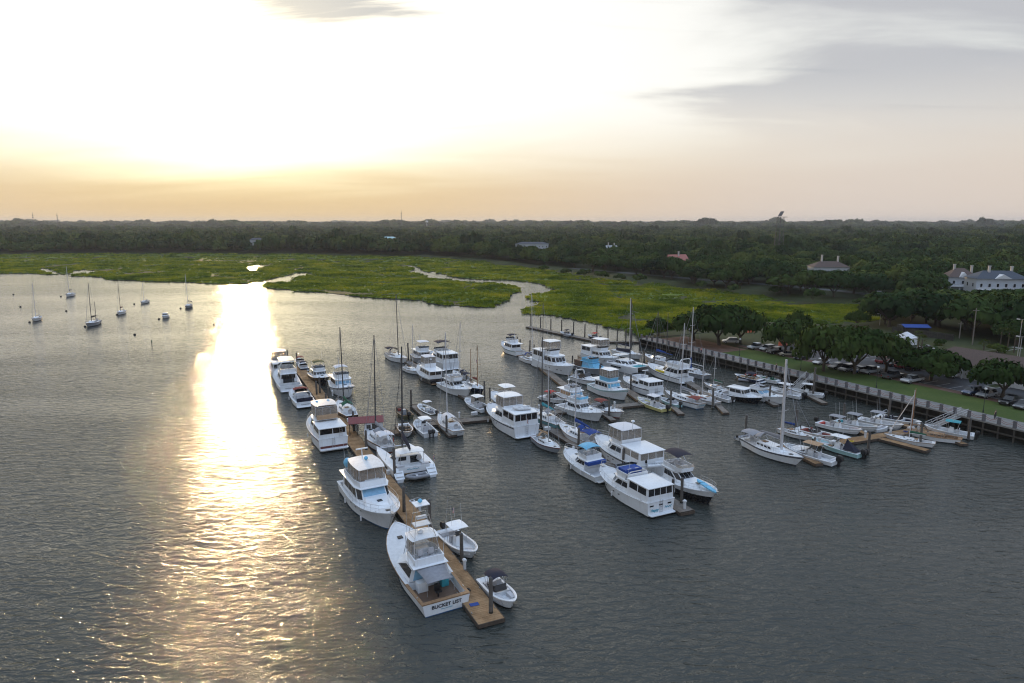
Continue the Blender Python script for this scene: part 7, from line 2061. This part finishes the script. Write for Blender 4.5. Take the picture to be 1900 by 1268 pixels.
p = P(880, 1122, DOCK_Z); r = empty('dock_mat', (p.x, p.y, DOCK_Z), R(20), 'small blue mat on the dock beside the sport fishing yacht stern', 'mat'); MB().box(-.45, .45, -.28, .28, .004, .03).build('mat', BLUEC, r); MB().box(-.47, .47, -.3, .3, .002, .02).build('edge', NAVY, r)
p = P(745, 800, DOCK_Z); r = empty('dock_crate', (p.x, p.y, DOCK_Z), R(20), 'brown timber work float with a crate beside the red roofed hut', 'work float'); MB().box(-2.2, 2.2, -1.2, 1.2, -.6, .0).build('float', M_FASC, r); MB().box(-.5, .6, -.4, .4, .01, .9).build('crate', M_TIMB, r); MB().box(1.0, 1.1, -.6, -.5, 0, 1.4).build('post', M_TIMB, r)

def hose(px, m, lab):
    p = P(px[0], px[1], DOCK_Z); r = empty('coiled_hose', (p.x, p.y, DOCK_Z), random.uniform(0, 6), lab, 'hose', 'coiled hoses and lines on the docks')
    pts = [((.42 - .004 * i) * math.cos(i * .55), (.42 - .004 * i) * math.sin(i * .55), .03 + .0015 * i) for i in range(50)] + [(.9, .3, .03), (1.5, .1, .03)]
    MB().poly(pts, .025, 4).build('hose', m, r); MB().tube((1.5, .1, .03), (1.65, .08, .04), .035, .03, 6).build('nozzle', STEELISH, r)
for px, m, lab in (((846, 1078), YEL, 'coiled yellow hose on the main dock'), ((765, 930), WHITEC, 'coiled white rope on the main dock'), ((705, 850), GREENC, 'coiled green hose on the main dock'), ((641, 768), BLUEC, 'coiled blue hose near the red roofed hut'), ((1140, 884), WHITEC, 'coiled white rope on the bare slab finger dock'), ((1220, 922), GREENC, 'coiled green hose on the bare slab finger dock'), ((1580, 819), YEL, 'coiled yellow hose on the small craft dock'), ((1680, 801), BLUEC, 'coiled blue hose on the small craft dock')): hose(px, m, lab)

# ------------------------------------------------------------------ people on the promenade
SKIN = mat('skin', (.42, .26, .19), .6)
def person(px, z, hd, shirt, trousers, lab):
    p = P(px[0], px[1], z); r = empty('person', (p.x, p.y, z), R(hd), lab, 'person', 'people on the promenade')
    me = bpy.data.meshes.new('body')
    V = [(0, 0, .93), (0, 0, 1.2), (0, 0, 1.42), (.01, 0, 1.52), (.02, 0, 1.66), (.02, 0, 1.76), (.0, .19, 1.40), (.03, .26, 1.12), (.13, .25, .88), (0, -.19, 1.40), (-.05, -.26, 1.12), (.02, -.25, .87), (0, .10, .88), (.10, .11, .48), (.04, .11, .06), (.18, .11, .03), (0, -.10, .88), (-.03, -.11, .48), (-.16, -.11, .07), (-.03, -.11, .03)]
    E_ = [(0, 1), (1, 2), (2, 3), (3, 4), (4, 5), (2, 6), (6, 7), (7, 8), (2, 9), (9, 10), (10, 11), (0, 12), (12, 13), (13, 14), (14, 15), (0, 16), (16, 17), (17, 18), (18, 19)]
    me.from_pydata(V, E_, []); o = link('body', me, r)
    o.modifiers.new('skin', 'SKIN'); o.modifiers.new('sub', 'SUBSURF').levels = 1
    rad = [.13, .12, .13, .05, .09, .07, .06, .045, .035, .06, .045, .035, .08, .055, .04, .035, .08, .055, .04, .035]
    for i, q in enumerate(me.skin_vertices[0].data): q.radius = (rad[i], rad[i]); q.use_root = (i == 0)
    me.materials.append(SKIN)
    MB().loft([[(.15 * math.cos(a) * k, .19 * math.sin(a) * k, z_) for a in [6.283 * j / 10 for j in range(10)]] for z_, k in ((.88, 1.0), (1.1, .92), (1.35, 1.08), (1.46, .7))]).build('shirt', shirt, r, 60)
    q = MB()
    for y, xs_ in ((.10, (0, .10, .05)), (-.10, (0, -.03, -.15))): q.tube((xs_[0], y, .95), (xs_[1], y * 1.1, .48), .11, .085, 8); q.tube((xs_[1], y * 1.1, .48), (xs_[2], y * 1.1, .1), .085, .07, 8)
    q.build('trousers', trousers, r, 60); MB().ball((.015, 0, 1.72), .108, 8, 6, 1.0).build('hair', SOLE, r, 60)
person((1301, 656), DECK_Z, -60, mat('pink_shirt', (.5, .2, .2), .8), HNAVY, 'person in a pink top walking on the promenade boards')
person((1440, 688), DECK_Z, 120, HNAVY, CHROME, 'person in dark clothes walking on the promenade above the gangway')
person((1846, 778), DECK_Z, 120, CHROME, CHROME, 'person in black standing on the promenade past the sloping gangway')
